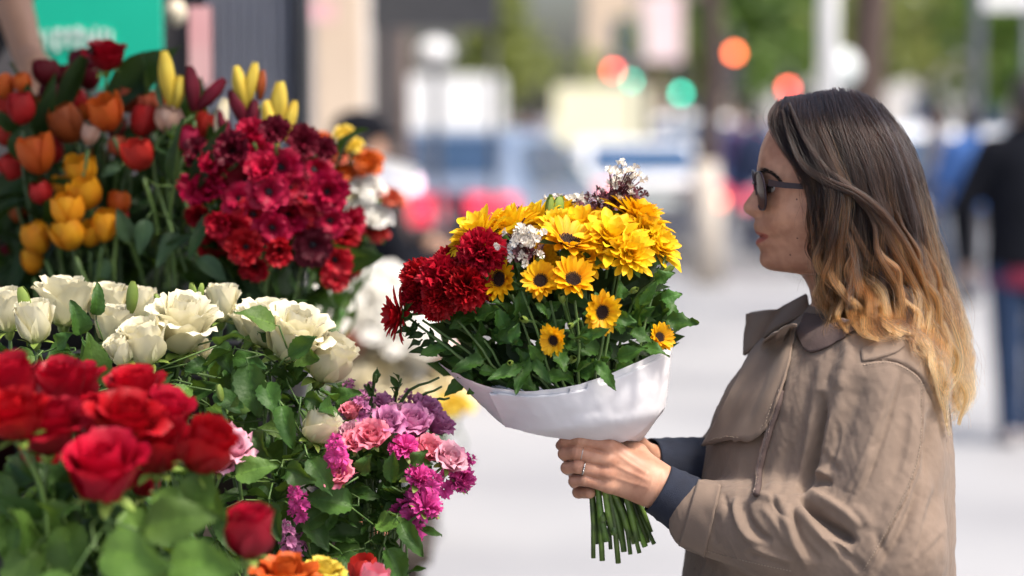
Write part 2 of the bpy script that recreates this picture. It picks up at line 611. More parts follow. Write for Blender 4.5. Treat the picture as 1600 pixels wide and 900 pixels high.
# ================================================================== vehicles
def make_car(loc, rotz, label, paint, L=4.3, Wd=1.76, H=1.45, kind='hatch', tail=None, name='parked_car', cat='car', group=None):
    """x runs from tail (-) to nose (+) before turning"""
    r = empty(name, loc, label, cat, group, rotz)
    h = L / 2
    if kind == 'hatch':
        st = [(-h, .30, .62, .95, .97), (-h + .06, .25, .80, .98, .985), (-h + .18, .22, .86, 1.06, 1.08), (-h + .75, .2, .88, H * .975, H * .975),
              (-h + 1.5, .2, .88, H, H), (h - 1.75, .2, .88, H * .97, H * .97), (h - 1.0, .2, .88, .99, 1.0), (h - .25, .22, .83, .84, .85), (h, .3, .6, .64, .66)]
    elif kind == 'sedan':
        st = [(-h, .30, .62, .92, .93), (-h + .06, .25, .80, .95, .96), (-h + .62, .22, .88, 1.0, 1.0), (-h + 1.25, .2, .88, H * .975, H * .975),
              (-h + 1.9, .2, .88, H, H), (h - 1.9, .2, .88, H * .97, H * .97), (h - 1.1, .2, .88, .97, .98), (h - .25, .22, .83, .80, .81), (h, .3, .6, .62, .64)]
    else:
        st = [(-h, .35, .82, H * .99, H * .99), (-h + .05, .32, .9, H, H), (-h + .8, .3, .9, H, H), (0, .3, .9, H, H), (h - 1.9, .3, .9, H * .99, H * .99),
              (h - 1.7, .3, .9, H * .9, H * .9), (h - 1.0, .3, .9, 1.15, 1.16), (h - .2, .32, .85, .95, .96), (h, .38, .7, .7, .72)]
    rings = []
    for x, zb, wf, zt, zc in st:
        w = Wd / 2
        belt = min(zt, 0.92 if kind != 'van' else 1.15)
        wt_ = w * wf / .88 * (1 - .26 * max(0, (zt - belt)) / (H - .85) if kind != 'van' else .96)
        wb_ = w * wf / .88 * .97
        ww = w * wf / .88
        half = [(wb_ * .9, zb), (ww, zb + .12), (ww * 1.0, (zb + belt) / 2), (ww * .985, belt), (wt_ * .97, max(belt, zt - .05)), (wt_ * .86, max(belt, zt))]
        rings.append([(x, y, z) for y, z in half] + [(x, -y, z) for y, z in reversed(half)])
    P = np.array(rings)
    b = MB(); b.grid(P, wrap=True)
    n = P.shape[1]
    b.Fc.append(tuple(range(n))); b.Fc.append(tuple(reversed(range((len(st) - 1) * n, len(st) * n))))
    link('body', b.mesh('car_body', paint), r)
    def patch(name, i0, i1, s, j0=3, j1=4, fr=(.12, .9), off=.012):
        b = MB()
        g = []
        for i in np.linspace(i0, i1, 6):
            a, t = int(min(i, len(st) - 2)), i - int(min(i, len(st) - 2))
            row = []
            for q in np.linspace(fr[0], fr[1], 4):
                lo = P[a, j0] * (1 - t) + P[a + 1, j0] * t
                hi = P[a, j1] * (1 - t) + P[a + 1, j1] * t
                p = lo * (1 - q) + hi * q
                row.append([p[0], s * (p[1] + off), p[2] + off * .4])
            g.append(row)
        b.grid(g)
        return link(name, b.mesh(name, M_glass), r)
    if kind != 'van':
        i0 = 3 if kind == 'hatch' else 3.2
        for s in (1, -1):
            patch('side_window', i0 - .3, 4.4, s); patch('side_window', 4.5, 5.6, s)
    else:
        for s in (1, -1):
            patch('side_window', 4.2, 5.6, s)
    def cross(name, ia, ib, fr, off):
        a, c = P[ia], P[ib]
        g = []
        for q in np.linspace(fr[0], fr[1], 5):
            row = []
            wA, wB = a[5][1], c[5][1]
            zA, zB = a[5][2], c[5][2]
            x, w, z = a[0][0] * (1 - q) + c[0][0] * q, wA * (1 - q) + wB * q, zA * (1 - q) + zB * q
            for y in np.linspace(-.93, .93, 7):
                row.append([x + off, y * w, z + .012])
            g.append(row)
        b = MB(); b.grid(g)
        return link(name, b.mesh(name, M_glass), r)
    if kind == 'hatch':
        cross('rear_window', 2, 3, (.05, .92), -.014); cross('windscreen', 5, 6, (.06, .94), .014)
    elif kind == 'sedan':
        cross('rear_window', 2, 3, (.05, .92), -.014); cross('windscreen', 5, 6, (.06, .94), .014)
    else:
        cross('windscreen', 5, 6, (.06, .94), .014)
        for s in (1, -1):
            b = MB(); b.box((-h - .012, s * Wd * .22, H * .72), (.02, Wd * .36, H * .26)); link('rear_window', b.mesh('rear_window', M_glass, False), r)
    for sx in (-h + .75, h - .85):
        for s in (1, -1):
            b = MB()
            prof = [(.0, .11), (.2, .11), (.29, .10), (.32, .05), (.32, -.05), (.29, -.1), (.2, -.11), (0, -.11)]
            b.lathe(prof, 18)
            w = link('wheel', b.mesh('wheel', M_black), r, (sx, s * (Wd / 2 - .09), .32), Quaternion((1, 0, 0), PI / 2))
            b = MB(); b.lathe([(0, .125), (.19, .12), (.2, .1), (.2, -.1), (.19, -.12), (0, -.125)], 12)
            link('rim', b.mesh('rim', M_silver), w)
    tm = tail or M_tail
    for s in (1, -1):
        b = MB(); b.box((-h - .01, s * Wd * .36, .83 if kind != 'van' else .9), (.05, Wd * .24, .17)); link('tail_light', b.mesh('tail_light', tm, False), r)
        b = MB(); b.box((h - .06, s * Wd * .34, .64), (.12, Wd * .2, .13)); link('headlight', b.mesh('headlight', M_signwhite, False), r)
    b = MB(); b.box((-h - .03, 0, .45), (.12, Wd * .94, .2)); link('bumper', b.mesh('bumper', M_greymetal, False), r)
    b = MB(); b.box((-h - .025, 0, .72), (.02, .5, .11)); link('number_plate', b.mesh('number_plate', M_signwhite, False), r)
    return r

RZ = -0.12
M_bluegrey = pmat('blue_grey_paint', (0.26, 0.33, 0.45), (0.22, 0.28, 0.39), rough=.3, scale=2, coat=.6)
sheet('parking_bay', -7, 1.2, 17.2, 23.6, .004, M_road)
c = make_car(ground(748, 22.6, .006), PI / 2 - .22, 'blue grey hatchback seen from behind with a wide red tail light', M_bluegrey, Wd=1.78, H=1.47, group='cars on the street')
b = MB(); b.box((-2.15 - .02, .30, .80), (.06, 1.0, .22)); link('tail_light', b.mesh('tail_light', M_tail, False), c)
b = MB(); b.lathe([(0, .02), (.05, .02), (.06, 0)], 12); link('brake_lamp', b.mesh('brake_lamp', pmat('pale_lamp', (.9, .5, .55), emit=(1, .7, .8), estr=3), False), c, (-2.2, .05, 1.02), Quaternion((0, 1, 0), -PI / 2))
c2 = make_car(ground(975, 30.5, RZ), PI / 2 + .12, 'white saloon car beside the limewashed tree with one tail lamp lit orange', M_white, kind='sedan', L=4.5, Wd=1.8, H=1.42, group='cars on the street')
for yy, zz, m in ((-.70, .72, M_tailon), (-.58, 1.02, pmat('pink_lamp', (.8, .3, .35), emit=(1, .35, .45), estr=2.0))):
    b = MB(); b.lathe([(0, .03), (.07, .03), (.09, 0)], 14)
    link('lamp', b.mesh('lamp', m, False), c2, (-2.28, yy, zz), Quaternion((0, 1, 0), -PI / 2))
make_car(ground(1165, 43, RZ), PI - .1, 'dark blue car crossing behind the limewashed tree', M_blue, kind='hatch', group='cars on the street')
make_car(ground(1118, 52, 0.0), .15, 'far white car parked to the left of the woman', M_white, kind='hatch', H=1.6, group='cars on the street')
make_car(ground(1500, 24.9, RZ), .08, 'pale silver car with a bluish roof behind the dark-jacketed pedestrian', M_silver, kind='hatch', L=4.2, H=1.62, group='cars on the street')
# delivery van and box truck
def make_boxtruck(loc, rotz, label, boxmat, w, hh, band=None, L=4.6, group='delivery vehicles'):
    r = empty('delivery_truck', loc, label, 'truck', group, rotz)
    b = MB()
    zb = .75
    rad = .10
    out = []
    for cx, cz, a0 in ((w / 2 - rad, zb + hh - rad, 0), (-w / 2 + rad, zb + hh - rad, 90), (-w / 2 + rad, zb + rad, 180), (w / 2 - rad, zb + rad, 270)):
        for k in range(5):
            a = math.radians(a0 + 22.5 * k); out.append((cx + rad * math.cos(a), cz + rad * math.sin(a)))
    b.prism(out, 0, L * .72)
    link('cargo_box', b.mesh('cargo_box', boxmat, False), r)
    b = MB(); b.prism([(-w * .46, .4), (w * .46, .4), (w * .46, 1.2), (w * .40, 1.95), (-w * .40, 1.95), (-w * .46, 1.2)], L * .74, L); link('cab', b.mesh('cab', M_white, False), r)
    b = MB(); b.box((0, L + .01, 1.55), (w * .74, .02, .6)); link('windscreen', b.mesh('windscreen', M_glass, False), r)
    b = MB(); b.box((0, L * .45, .58), (w * .5, L * .85, .2)); link('chassis', b.mesh('chassis', M_dark, False), r)
    if band:
        b = MB(); b.box((-.0, -.012, zb + hh * .2), (w * .93, .02, hh * .24)); link('orange_band', b.mesh('orange_band', band, False), r)
    b = MB(); b.box((0, -.03, .62), (w * .95, .06, .16)); link('bumper', b.mesh('bumper', M_greymetal, False), r)
    for s in (1, -1):
        for y in (.8, L - .7):
            b = MB(); b.lathe([(0, .12), (.25, .12), (.38, .09), (.38, -.09), (.25, -.12), (0, -.12)], 16)
            w_ = link('wheel', b.mesh('wheel', M_black), r, (s * (w / 2 - .14), y, .38), Quaternion((0, 1, 0), PI / 2))
            b = MB(); b.lathe([(0, .13), (.2, .125), (.2, -.125), (0, -.13)], 10); link('rim', b.mesh('rim', M_silver), w_)
        b = MB(); b.box((s * w * .4, -.07, .66), (.2, .03, .1)); link('tail_light', b.mesh('tail_light', M_tail, False), r)
    return r
make_boxtruck(ground(700, 40.0, RZ), .06, 'white box truck with an orange band low on its rear door', M_white, 1.86, 1.62, M_orange)
make_boxtruck(ground(938, 43.5, RZ), -.03, 'cream yellow box truck behind the white saloon car', M_cream, 1.66, 1.50)

# ================================================================== trees, poles and lamps
def make_tree(loc, h, r0, crown_c, crown_r, label, mat=M_leafA, n=900, leaf=.22, lime=0.0, seed=0, group='street trees', trunk_h=None):
    rg = random.Random(seed)
    r = empty('street_tree', loc, label, 'tree', group)
    th = trunk_h or h
    pts = [Vector((0, 0, -.02))] + [Vector((rg.uniform(-.05, .05) * k, rg.uniform(-.05, .05) * k, th * k / 6)) for k in range(1, 7)]
    rad = [r0 * 1.25] + [r0 * (1 - .08 * k) for k in range(1, 7)]
    b = MB(); b.tube(pts, rad, 12)
    tr = link('trunk', b.mesh('trunk', M_bark), r)
    if lime:
        b = MB(); q = [Vector((pts[0].lerp(pts[1], t)).xy.to_3d()) + Vector((0, 0, z)) for t, z in ((0, .0), (.3, lime * .4), (.7, lime))]
        q = [Vector((0, 0, .01)), Vector((pts[1].x * .4, pts[1].y * .4, lime * .5)), Vector((pts[1].x * .9, pts[1].y * .9, lime))]
        b.tube(q, [r0 * 1.30, r0 * 1.15, r0 * 1.06], 12); link('limewash', b.mesh('limewash', M_lime), tr)
    top = pts[-1]
    cc = Vector(crown_c)
    lb = MB()
    for k in range(7):
        d = Vector((rg.uniform(-1, 1) * crown_r[0], rg.uniform(-1, 1) * crown_r[1], rg.uniform(-.3, .8) * crown_r[2]))
        e = cc + d * .8
        lb.tube([top * .85, top.lerp(e, .5) + Vector((0, 0, .2)), e], [r0 * .45, r0 * .25, r0 * .06], 6)
    link('limb', lb.mesh('limb', M_bark), r)
    V, fs = [], []
    cl = [Vector((rg.gauss(0, .5) * crown_r[0], rg.gauss(0, .5) * crown_r[1], rg.gauss(0, .45) * crown_r[2])) for _ in range(max(8, n // 40))]
    for k in range(n):
        p = cc + rg.choice(cl) + Vector((rg.gauss(0, 1) * .16 * crown_r[0], rg.gauss(0, 1) * .16 * crown_r[1], rg.gauss(0, 1) * .16 * crown_r[2]))
        q = Quaternion((rg.gauss(0, 1), rg.gauss(0, 1), rg.gauss(0, 1), rg.gauss(0, 1))).normalized()
        s = leaf * rg.uniform(.6, 1.4)
        i = len(V)
        V += [p + q @ Vector(v) * s for v in ((-.5, 0, 0), (0, -.28, .06), (.5, 0, 0), (0, .28, .06))]
        fs.append((i, i + 1, i + 2, i + 3))
    b = MB(); b.add(V, fs); link('crown', b.mesh('crown', mat, False), r)
    return r
make_tree(ground(1105, 23.0), 6.5, .125, (0, 0, 7), (2.4, 2.4, 1.6), 'thin street tree with the foot of its trunk limewashed white', lime=1.15, seed=1, trunk_h=6.0)
make_tree(ground(1012, 47.0), 6.5, .15, (0, 0, 7), (2.4, 2.4, 1.6), 'dark thin tree trunk beside the cream yellow truck', seed=2, trunk_h=6.0)
make_tree(ground(1356, 19.0), 6.5, .165, (0, 0, 7), (2.6, 2.4, 1.6), 'thick brown tree trunk rising behind the woman', seed=3, trunk_h=6.0)
i = 0
for px, Y, cz, cr, m, lab in ((778, 62, 2.9, (1.5, 2, 1.5), M_leafB, 'yellow green tree above the white box truck'),
                          (1170, 58, 4.3, (2.0, 2, 2.1), M_leafA, 'bright green tree behind the orange signal lamp'),
                          (1240, 66, 3.9, (2.0, 2, 2.0), M_leafA, 'green tree between the white pole and the orange signal lamp'),
                          (1330, 60, 3.6, (1.6, 2, 1.9), M_leafA, 'green tree glimpsed behind the thick brown trunk'),
                          (1440, 54, 3.5, (1.9, 2, 1.7), M_leafB, 'lime green tree between the thick trunk and the dark lamp post'),
                          (1530, 58, 3.6, (1.9, 2, 1.9), M_leafA, 'green tree behind the dark lamp post'),
                          (1610, 50, 3.4, (1.7, 2, 1.9), M_leafA, 'dark green tree at the far right end of the street'),
                          (1060, 75, 3.6, (1.5, 2, 1.8), M_leafB, 'pale green tree between the two thin trunks')):
    i += 1
    make_tree(ground(px, Y), 3.2, .13, (0, 0, cz), cr, lab, m, n=1000, leaf=.42, seed=10 + i, group='trees along the far pavement', trunk_h=2.6)

def pole(name, px, Y, r, h, mat, label, cat='pole', head=True):
    o = empty(name, ground(px, Y), label, cat)
    b = MB(); b.tube([(0, 0, 0), (0, 0, h)], [r, r * .85], 14); link('shaft', b.mesh('shaft', mat), o)
    b = MB(); b.lathe([(r * 2.0, 0), (r * 2.0, .05), (r * 1.5, .2), (r * 1.1, .3)], 14); link('base', b.mesh('base', mat), o)
    if head:
        b = MB(); b.tube([(0, 0, h - .1), (.4, 0, h + .3), (1.2, 0, h + .4)], r * .5, 8); link('arm', b.mesh('arm', mat), o)
        b = MB(); b.blob((1.5, 0, h + .38), .4, (1, .4, .25)); link('lamp_head', b.mesh('lamp_head', mat), o)
    return o
pole('lamp_post', 1291, 14.0, .062, 6.0, M_white, 'pale white lamp post rising behind the hair of the woman', 'lamp post')
pole('lamp_post', 1522, 21.0, .055, 6.0, M_greymetal, 'slim dark grey lamp post above the pale silver car', 'lamp post')
o = empty('road_sign', ground(1310, 17.0), 'white round-headed road sign next to the white lamp post', 'sign')
b = MB(); b.tube([(0, 0, 0), (0, 0, 2.0)], .025, 8); link('shaft', b.mesh('shaft', M_greymetal), o)
b = MB(); b.lathe([(0, .012), (.12, .012), (.13, 0), (.12, -.012), (0, -.012)], 20); link('sign_plate', b.mesh('sign_plate', M_signwhite), o, (0, -.03, 1.93), Quaternion((1, 0, 0), PI / 2))
o = empty('street_banner', ground(1035, 40.0), 'pale pink banner hanging high beside the dark thin trunk', 'banner')
b = MB(); b.tube([(-.45, 0, 0), (-.45, 0, 5)], .04, 8); link('shaft', b.mesh('shaft', M_greymetal), o)
b = MB(); b.box((0, 0, 3.05), (.62, .02, 1.1)); link('cloth', b.mesh('cloth', pmat('banner', (.82, .58, .60), (.8, .7, .7), scale=2), False), o)
b = MB(); b.box((1501 - 1501, 0, 0), (.1, .1, .1))
o = empty('street_banner', ground(1575, 26.0), 'pale board at the top right above the pedestrians', 'banner')
b = MB(); b.tube([(.2, .05, 0), (.2, .05, 3.2)], .04, 8); link('shaft', b.mesh('shaft', M_greymetal), o)
b = MB(); b.box((0, 0, 2.83), (.75, .03, .18)); link('board', b.mesh('board', M_white, False), o)

def signal(px, py, Y, mat, label, lit):
    p = at(px, py, Y)
    o = empty('traffic_signal', (p.x, Y, 0), label, 'traffic light', 'traffic lights down the street')
    h = p.z
    b = MB(); b.tube([(0, .12, 0), (0, .12, h + .5)], .05, 8); link('shaft', b.mesh('shaft', M_dark), o)
    z0 = {'red': 0.28, 'amber': 0, 'green': -.28}[lit]
    b = MB(); b.box((0, .06, h - z0), (.3, .2, .92)); link('housing', b.mesh('housing', M_dark, False), o)
    for k, nm in ((.28, 'red'), (0, 'amber'), (-.28, 'green')):
        b = MB(); b.lathe([(0, .03), (.05, .025), (.075, 0)], 16)
        link('lamp', b.mesh('lamp', mat if nm == lit else M_shopdark), o, (0, -.045, h - z0 + k), Quaternion((1, 0, 0), PI / 2))
    return o
signal(958, 110, 52, M_redlamp, 'traffic light showing red above the cream yellow truck', 'red')
signal(988, 127, 55, M_grlamp, 'traffic light showing green just right of the red one', 'green')
signal(1064, 146, 50, M_grlamp, 'traffic light showing green between the two thin trunks', 'green')
signal(1147, 83, 45, M_orlamp, 'traffic light showing orange red high against the green trees', 'red')
signal(1231, 138, 48, M_redlamp, 'traffic light showing red above the forehead of the woman', 'red')
signal(1188, 205, 50, M_tail, 'unlit reddish traffic light low in front of the woman', 'amber')

# ================================================================== buildings
def box_part(name, parent, c, d, mat):
    b = MB(); b.box(c, d); return link(name, b.mesh(name, mat, False), parent)
# kiosk with the roller shutter, right behind the stall
K = empty('kiosk', (-1.6, 5.0, 0), 'dark grey kiosk with a ribbed shutter behind the tulips', 'kiosk')
sx0, sx1 = at(326, 100, 5).x + 1.6, at(468, 100, 5).x + 1.6
b = MB(); prof = []
nrib = 9
for k in range(nrib * 4 + 1):
    x = sx0 + (sx1 - sx0) * k / (nrib * 4)
    prof.append((x, -.034 * max(0, math.sin(k * PI / 2 + .4))))
g = [[(x, y, z) for x, y in prof] for z in (0.05, 1.2, 2.8)]
b.grid(g); link('shutter', b.mesh('shutter', M_shutter, False), K, (0, -.03, 0))
px1 = at(470, 100, 5).x + 1.6
box_part('corner_post', K, (px1 + .009, -.05, 1.45), (.018, .06, 2.9), M_dark)
box_part('wall', K, (sx0 - 1.2, .05, 1.45), (2.4, .1, 2.9), M_shopdark)
box_part('wall', K, ((sx0 + sx1) / 2, .05, 1.45), (sx1 - sx0 - .02, .09, 2.88), M_greymetal)
box_part('roof', K, (-.6, .05, 2.95), (3.6, .3, .1), M_dark)
pxp = at(314, 60, 4.98)
o = box_part('poster', None, (0, 0, 0), (.045, .006, .16), M_pink); o.location = at(313, 72, 4.93); tag(o, 'narrow pink poster on the dark wall left of the shutter', 'poster')
# teal sign board with pale lettering (out of focus, not readable)
p = at(142, 60, 4.7)
S = empty('sign_board', (p.x, 4.7, 0), 'bright teal sign board with a row of white lettering above the tulips', 'sign')
wS, hS = 222 / ppm(4.7), 156 / ppm(4.7)
box_part('board', S, (0, 0, p.z), (wS, .03, hS), M_teal)
rg = random.Random(4)
xx = -wS * .42
lz = at(100, 62, 4.7).z
b = MB()
while xx < wS * .16:
    w_ = rg.uniform(.010, .018)
    b.box((xx + w_ / 2, -.018, lz + rg.uniform(-.003, .003)), (w_ * .42, .006, rg.uniform(.03, .045)))
    if rg.random() < .7:
        b.box((xx + w_ * .75, -.0185, lz + rg.choice((-.016, .0, .016))), (w_ * .7, .006, .009))
    xx += w_ + .004
link('lettering', b.mesh('lettering', M_signwhite, False), S)
for s in (-1, 1):
    box_part('bracket', S, (s * wS * .4, .1, p.z + .02), (.02, .2, .02), M_dark)
# added dark awning, unseen above the frame, to shade the upper tier of flowers
MA = empty('shade_awning', (-1.2, 4.9, 0), 'added dark cloth awning, unseen above the frame, that shades the tulips', 'awning')
b = MB(); b.grid([[(-1.2 + 2.3 * u, -.85 - 1.2 * v, 2.53 - .13 * v - .02 * math.sin(PI * u * 6) ** 2) for v in np.linspace(0, 1, 7)] for u in np.linspace(0, 1, 25)])
o = link('cloth', b.mesh('cloth', pmat('shade_awning_cloth', (.06, .065, .075), rough=.9, scale=4)), MA); o.modifiers.new('cloth', 'SOLIDIFY').thickness = .004
for x_ in (-1.15, 1.05):
    b = MB(); b.tube([(x_, 0, 2.55), (x_, -2.0, 2.38)], .015, 8); link('arm', b.mesh('arm', M_dark), MA)
# lamp above the sign
p = at(275, 20, 4.8)
o = empty('wall_lamp', p, 'round cream wall lamp between the teal sign and the shutter', 'lamp')
b = MB(); b.blob((0, 0, 0), .022, (1, 1, 1.2)); link('globe', b.mesh('globe', pmat('lamp_glass', (.75, .66, .5), rough=.4, scale=4)), o)
box_part('bracket', o, (0, .09, 0), (.012, .16, .012), M_dark)
# beige corner building with pilasters and shop front
B = empty('corner_building', (-2.0, 13.0, 0), 'beige corner building with pale stone pilasters behind the stall', 'building')
bx = lambda px, Y: at(px, 100, Y).x + 2.0
box_part('pilaster', B, ((bx(497, 13) + bx(566, 13)) / 2, 0, 2.5), (bx(566, 13) - bx(497, 13), .4, 5), M_beige)
box_part('wall', B, (bx(540, 14.5) - 2.5, 3.3, 2.5), (5, 6, 5), M_pale)
box_part('plinth', B, ((bx(490, 13) + bx(566, 13)) / 2, -.05, .3), (bx(572, 13) - bx(490, 13), .45, .6), M_pale)
box_part('pilaster', B, (bx(622, 19), 6.0, 2.5), (.17, .3, 5), pmat('brown_pillar', (.16, .11, .09), rough=.8, scale=2))
box_part('shop_front', B, (bx(592, 17), 4.2, 1.3), (.30, .08, 2.6), M_shopdark)
box_part('upper_wall', B, (bx(560, 22) - .6, 9.0, 2.5), (1.6, .3, 5), M_beige)
o = box_part('pink_sign', None, (0, 0, 0), (.13, .03, .10), M_pink); o.name = 'hanging_sign'; o.location = at(503, 18, 12.6); tag(o, 'small pink sign hanging on the beige pilaster', 'sign')
A = empty('shop_awning', (at(678, 0, 15).x, 15, 0), 'dark shop awning jutting over the pavement at the top', 'awning')
z0, z1 = at(0, 40, 15).z, at(0, -40, 15).z
wA = 200 / ppm(15)
b = MB(); b.prism([(-wA / 2, z0), (wA / 2, z0), (wA / 2, z1), (-wA / 2, z1)], 0, .9); link('canopy', b.mesh('canopy', M_dark, False), A)
box_part('valance', A, (0, -.012, z0 + .03), (wA * .98, .02, .10), M_dark)
for s in (-1, 1):
    b = MB(); b.tube([(s * wA * .45, .85, 0), (s * wA * .45, .85, z0)], .02, 8); link('post', b.mesh('post', M_dark), A)
o = empty('street_lamp', (at(680, 80, 17).x, 17, 0), 'round pale street lamp hanging below the dark awning', 'lamp')
b = MB(); b.blob((0, 0, at(0, 82, 17).z), .13, (1, 1, .8)); link('globe', b.mesh('globe', pmat('lamp_pale', (.7, .72, .75), rough=.3, scale=4)), o)
b = MB(); b.tube([(0, .1, 0), (0, .1, at(0, 60, 17).z), (0, 0, at(0, 70, 17).z)], .03, 8); link('shaft', b.mesh('shaft', M_greymetal), o)
# far buildings closing the street
def facade(x0, x1, Y, h, mat, label, seed):
    o = empty('apartment_building', ((x0 + x1) / 2, Y, 0), label, 'building', 'pale buildings at the end of the street')
    w = x1 - x0
    box_part('wall', o, (0, 4, h / 2), (w, 8, h), mat)
    rg = random.Random(seed)
    for fl in range(int(h / 3)):
        for k in range(max(2, int(w / 2.4))):
            x = -w / 2 + (k + .5) * w / max(2, int(w / 2.4))
            wn = box_part('window', o, (x, -.03, 1.6 + fl * 3), (1.1, .06, 1.6), M_glass)
            if fl < 2:
                box_part('sill', wn, (x, -.08, .75 + fl * 3), (1.3, .1, .08), M_pale)
    box_part('cornice', o, (0, -.1, h - .2), (w + .3, .3, .4), M_pale)
    return o
facade(-17.5, -4.2, 88, 12, M_pale, 'pale apartment block far down the street on the left', 1)
facade(3.0, 9.0, 96, 9, M_beige, 'beige building far down the street in the middle', 2)
facade(9.5, 22.0, 92, 12, M_pale, 'pale apartment block far down the street on the right', 3)
facade(22.5, 40.0, 84, 12, M_beige, 'beige apartment block at the far right of the street', 4)
# ================================================================== passers-by
M_skin2 = pmat('skin_far', (0.42, 0.24, 0.16), (0.36, 0.20, 0.13), rough=.55, scale=9, sss=.1)
M_hair2 = pmat('hair_far', (0.02, 0.016, 0.014), rough=.6, scale=40)
CLOTH = {}
def cloth(name, c):
    return pmat('cloth_' + name, c, [x * .75 for x in c], rough=.9, scale=6, bump=.2, bscale=60, spec=.12)

def figure(loc, face, label, jacket, trousers, shoes, group=None, H=1.75, hair=M_hair2, h=.016, arms=None, stride=.12, hem=None, cap=None, bare=False):
    """a standing or walking adult. face: heading about z; arms: [(elbow, hand), (elbow, hand)] in body coordinates (x right, y forward, z up at H=1.75)"""
    k = H / 1.75
    r = empty('person', loc, label, 'person', group, face)
    def S(prims): return [(p, q) for p, q in prims]
    V3 = lambda *a: tuple(x * k for x in a)
    arms = arms or [((.27, -.02, 1.10), (.27, .10, .84)), ((-.27, .02, 1.10), (-.26, .16, .86))]
    def build(name, prims, mat, parent):
        V, Q = sdf_mesh(prims, h)
        return link(name, raw_mesh(name, V, Q, mat), parent)
    # one continuous body
    pr = [(ell_sdf(V3(0, .015, 1.63), V3(.077, .098, .12)), 0), (ell_sdf(V3(0, .06, 1.57), V3(.055, .05, .07)), .02 * k), (ell_sdf(V3(0, .112, 1.60), V3(.014, .02, .022)), .008),
          (cone_sdf(V3(0, -.01, 1.40), V3(0, .0, 1.56), .062 * k, .052 * k), .03), (ell_sdf(V3(0, 0, 1.22), V3(.17, .10, .28)), .05), (ell_sdf(V3(0, 0, .95), V3(.16, .11, .14)), .05)]
    for s_, (el, ha) in zip((1, -1), arms):
        sh = (s_ * .19, 0, 1.42)
        el = np.array(el) * k; ha = np.array(ha) * k
        pr += [(cone_sdf(V3(*sh), el, .048 * k, .038 * k), .03), (cone_sdf(el, ha, .037 * k, .027 * k), .02)]
        d = (ha - el) / np.linalg.norm(ha - el)
        pr.append((ell_sdf(ha + d * .05 * k, (.032 * k, .036 * k, .055 * k)), .015))
        for q in range(4):
            a = ha + d * .08 * k + np.array([0, (q - 1.5) * .017 * k, 0]); pr.append((cone_sdf(a, a + d * (.075 - .012 * abs(q - 1.3)) * k + np.array([-.015 * s_, 0, 0]), .0095 * k, .008 * k), .004))
        a = ha + d * .03 * k; pr.append((cone_sdf(a, a + d * .05 * k + np.array([0, .035, 0]) * k, .012 * k, .009 * k), .006))
    legs = []
    for s_ in (1, -1):
        hp, kn, an = V3(s_ * .095, 0, .92), V3(s_ * .10, s_ * stride * .6 + .02, .50), V3(s_ * .10, s_ * stride, .09)
        legs.append((hp, kn, an))
        pr += [(cone_sdf(hp, kn, .075 * k, .052 * k), .04), (cone_sdf(kn, an, .052 * k, .036 * k), .02)]
    build('body', pr, M_skin2, r)
    jk = [(loft_sdf([(z * k, 0, 0, a * k, b_ * k) for z, a, b_ in ((.84, .20, .145), (1.0, .195, .14), (1.2, .20, .145), (1.35, .205, .14), (1.44, .17, .12), (1.50, .085, .085), (1.53, .07, .075))]), 0)]
    for s_, (el, ha) in zip((1, -1), arms):
        el = np.array(el) * k; ha = np.array(ha) * k
        jk += [(cone_sdf(V3(s_ * .175, 0, 1.40), el, .072 * k, .058 * k), .05)] + ([] if bare else [(cone_sdf(el, ha, .058 * k, .043 * k), .02)])
    build('jacket', jk, jacket, r)
    if hem is not None:
        build('shirt_hem', [(loft_sdf([(z * k, 0, 0, a * k, b_ * k) for z, a, b_ in ((.74, .19, .135), (.80, .195, .14), (.88, .19, .135))]), 0)], hem, r)
    tr = [(loft_sdf([(z * k, 0, 0, a * k, b_ * k) for z, a, b_ in ((.82, .17, .125), (.95, .165, .12), (1.0, .15, .11))]), 0)]
    for hp, kn, an in legs:
        tr += [(cone_sdf(hp, kn, .096 * k, .07 * k), .05), (cone_sdf(kn, an, .07 * k, .058 * k), .02)]
    build('trousers', tr, trousers, r)
    for hp, kn, an in legs:
        a = np.array(an)
        build('shoe', [(ell_sdf(a + np.array([0, .02, -.035]) * k, V3(.045, .09, .055)), 0), (ell_sdf(a + np.array([0, .10, -.055]) * k, V3(.046, .09, .035)), .03)], shoes, r)
    build('hair', [(ell_sdf(V3(0, -.012, 1.66), V3(.087, .104, .105)), 0), (ell_sdf(V3(0, -.05, 1.60), V3(.083, .07, .09)), .03)], hair, r)
    if cap is not None:
        build('cap', [(ell_sdf(V3(0, 0, 1.70), V3(.098, .115, .075)), 0), (ell_sdf(V3(0, .12, 1.675), V3(.07, .08, .014)), .02)], cap, r)
    return r
black = cloth('black', (.006, .007, .011)); navy = cloth('navy', (.025, .035, .075)); denim = cloth('denim', (.022, .04, .085))
blue = cloth('blue', (.06, .14, .38)); wine = cloth('wine', (.20, .03, .06)); grey = cloth('grey', (.14, .14, .16)); purple = cloth('purple', (.14, .08, .18))
brown = cloth('brown', (.13, .07, .05)); whitec = cloth('white', (.7, .7, .7)); shoe_w = cloth('shoe', (.55, .5, .5))
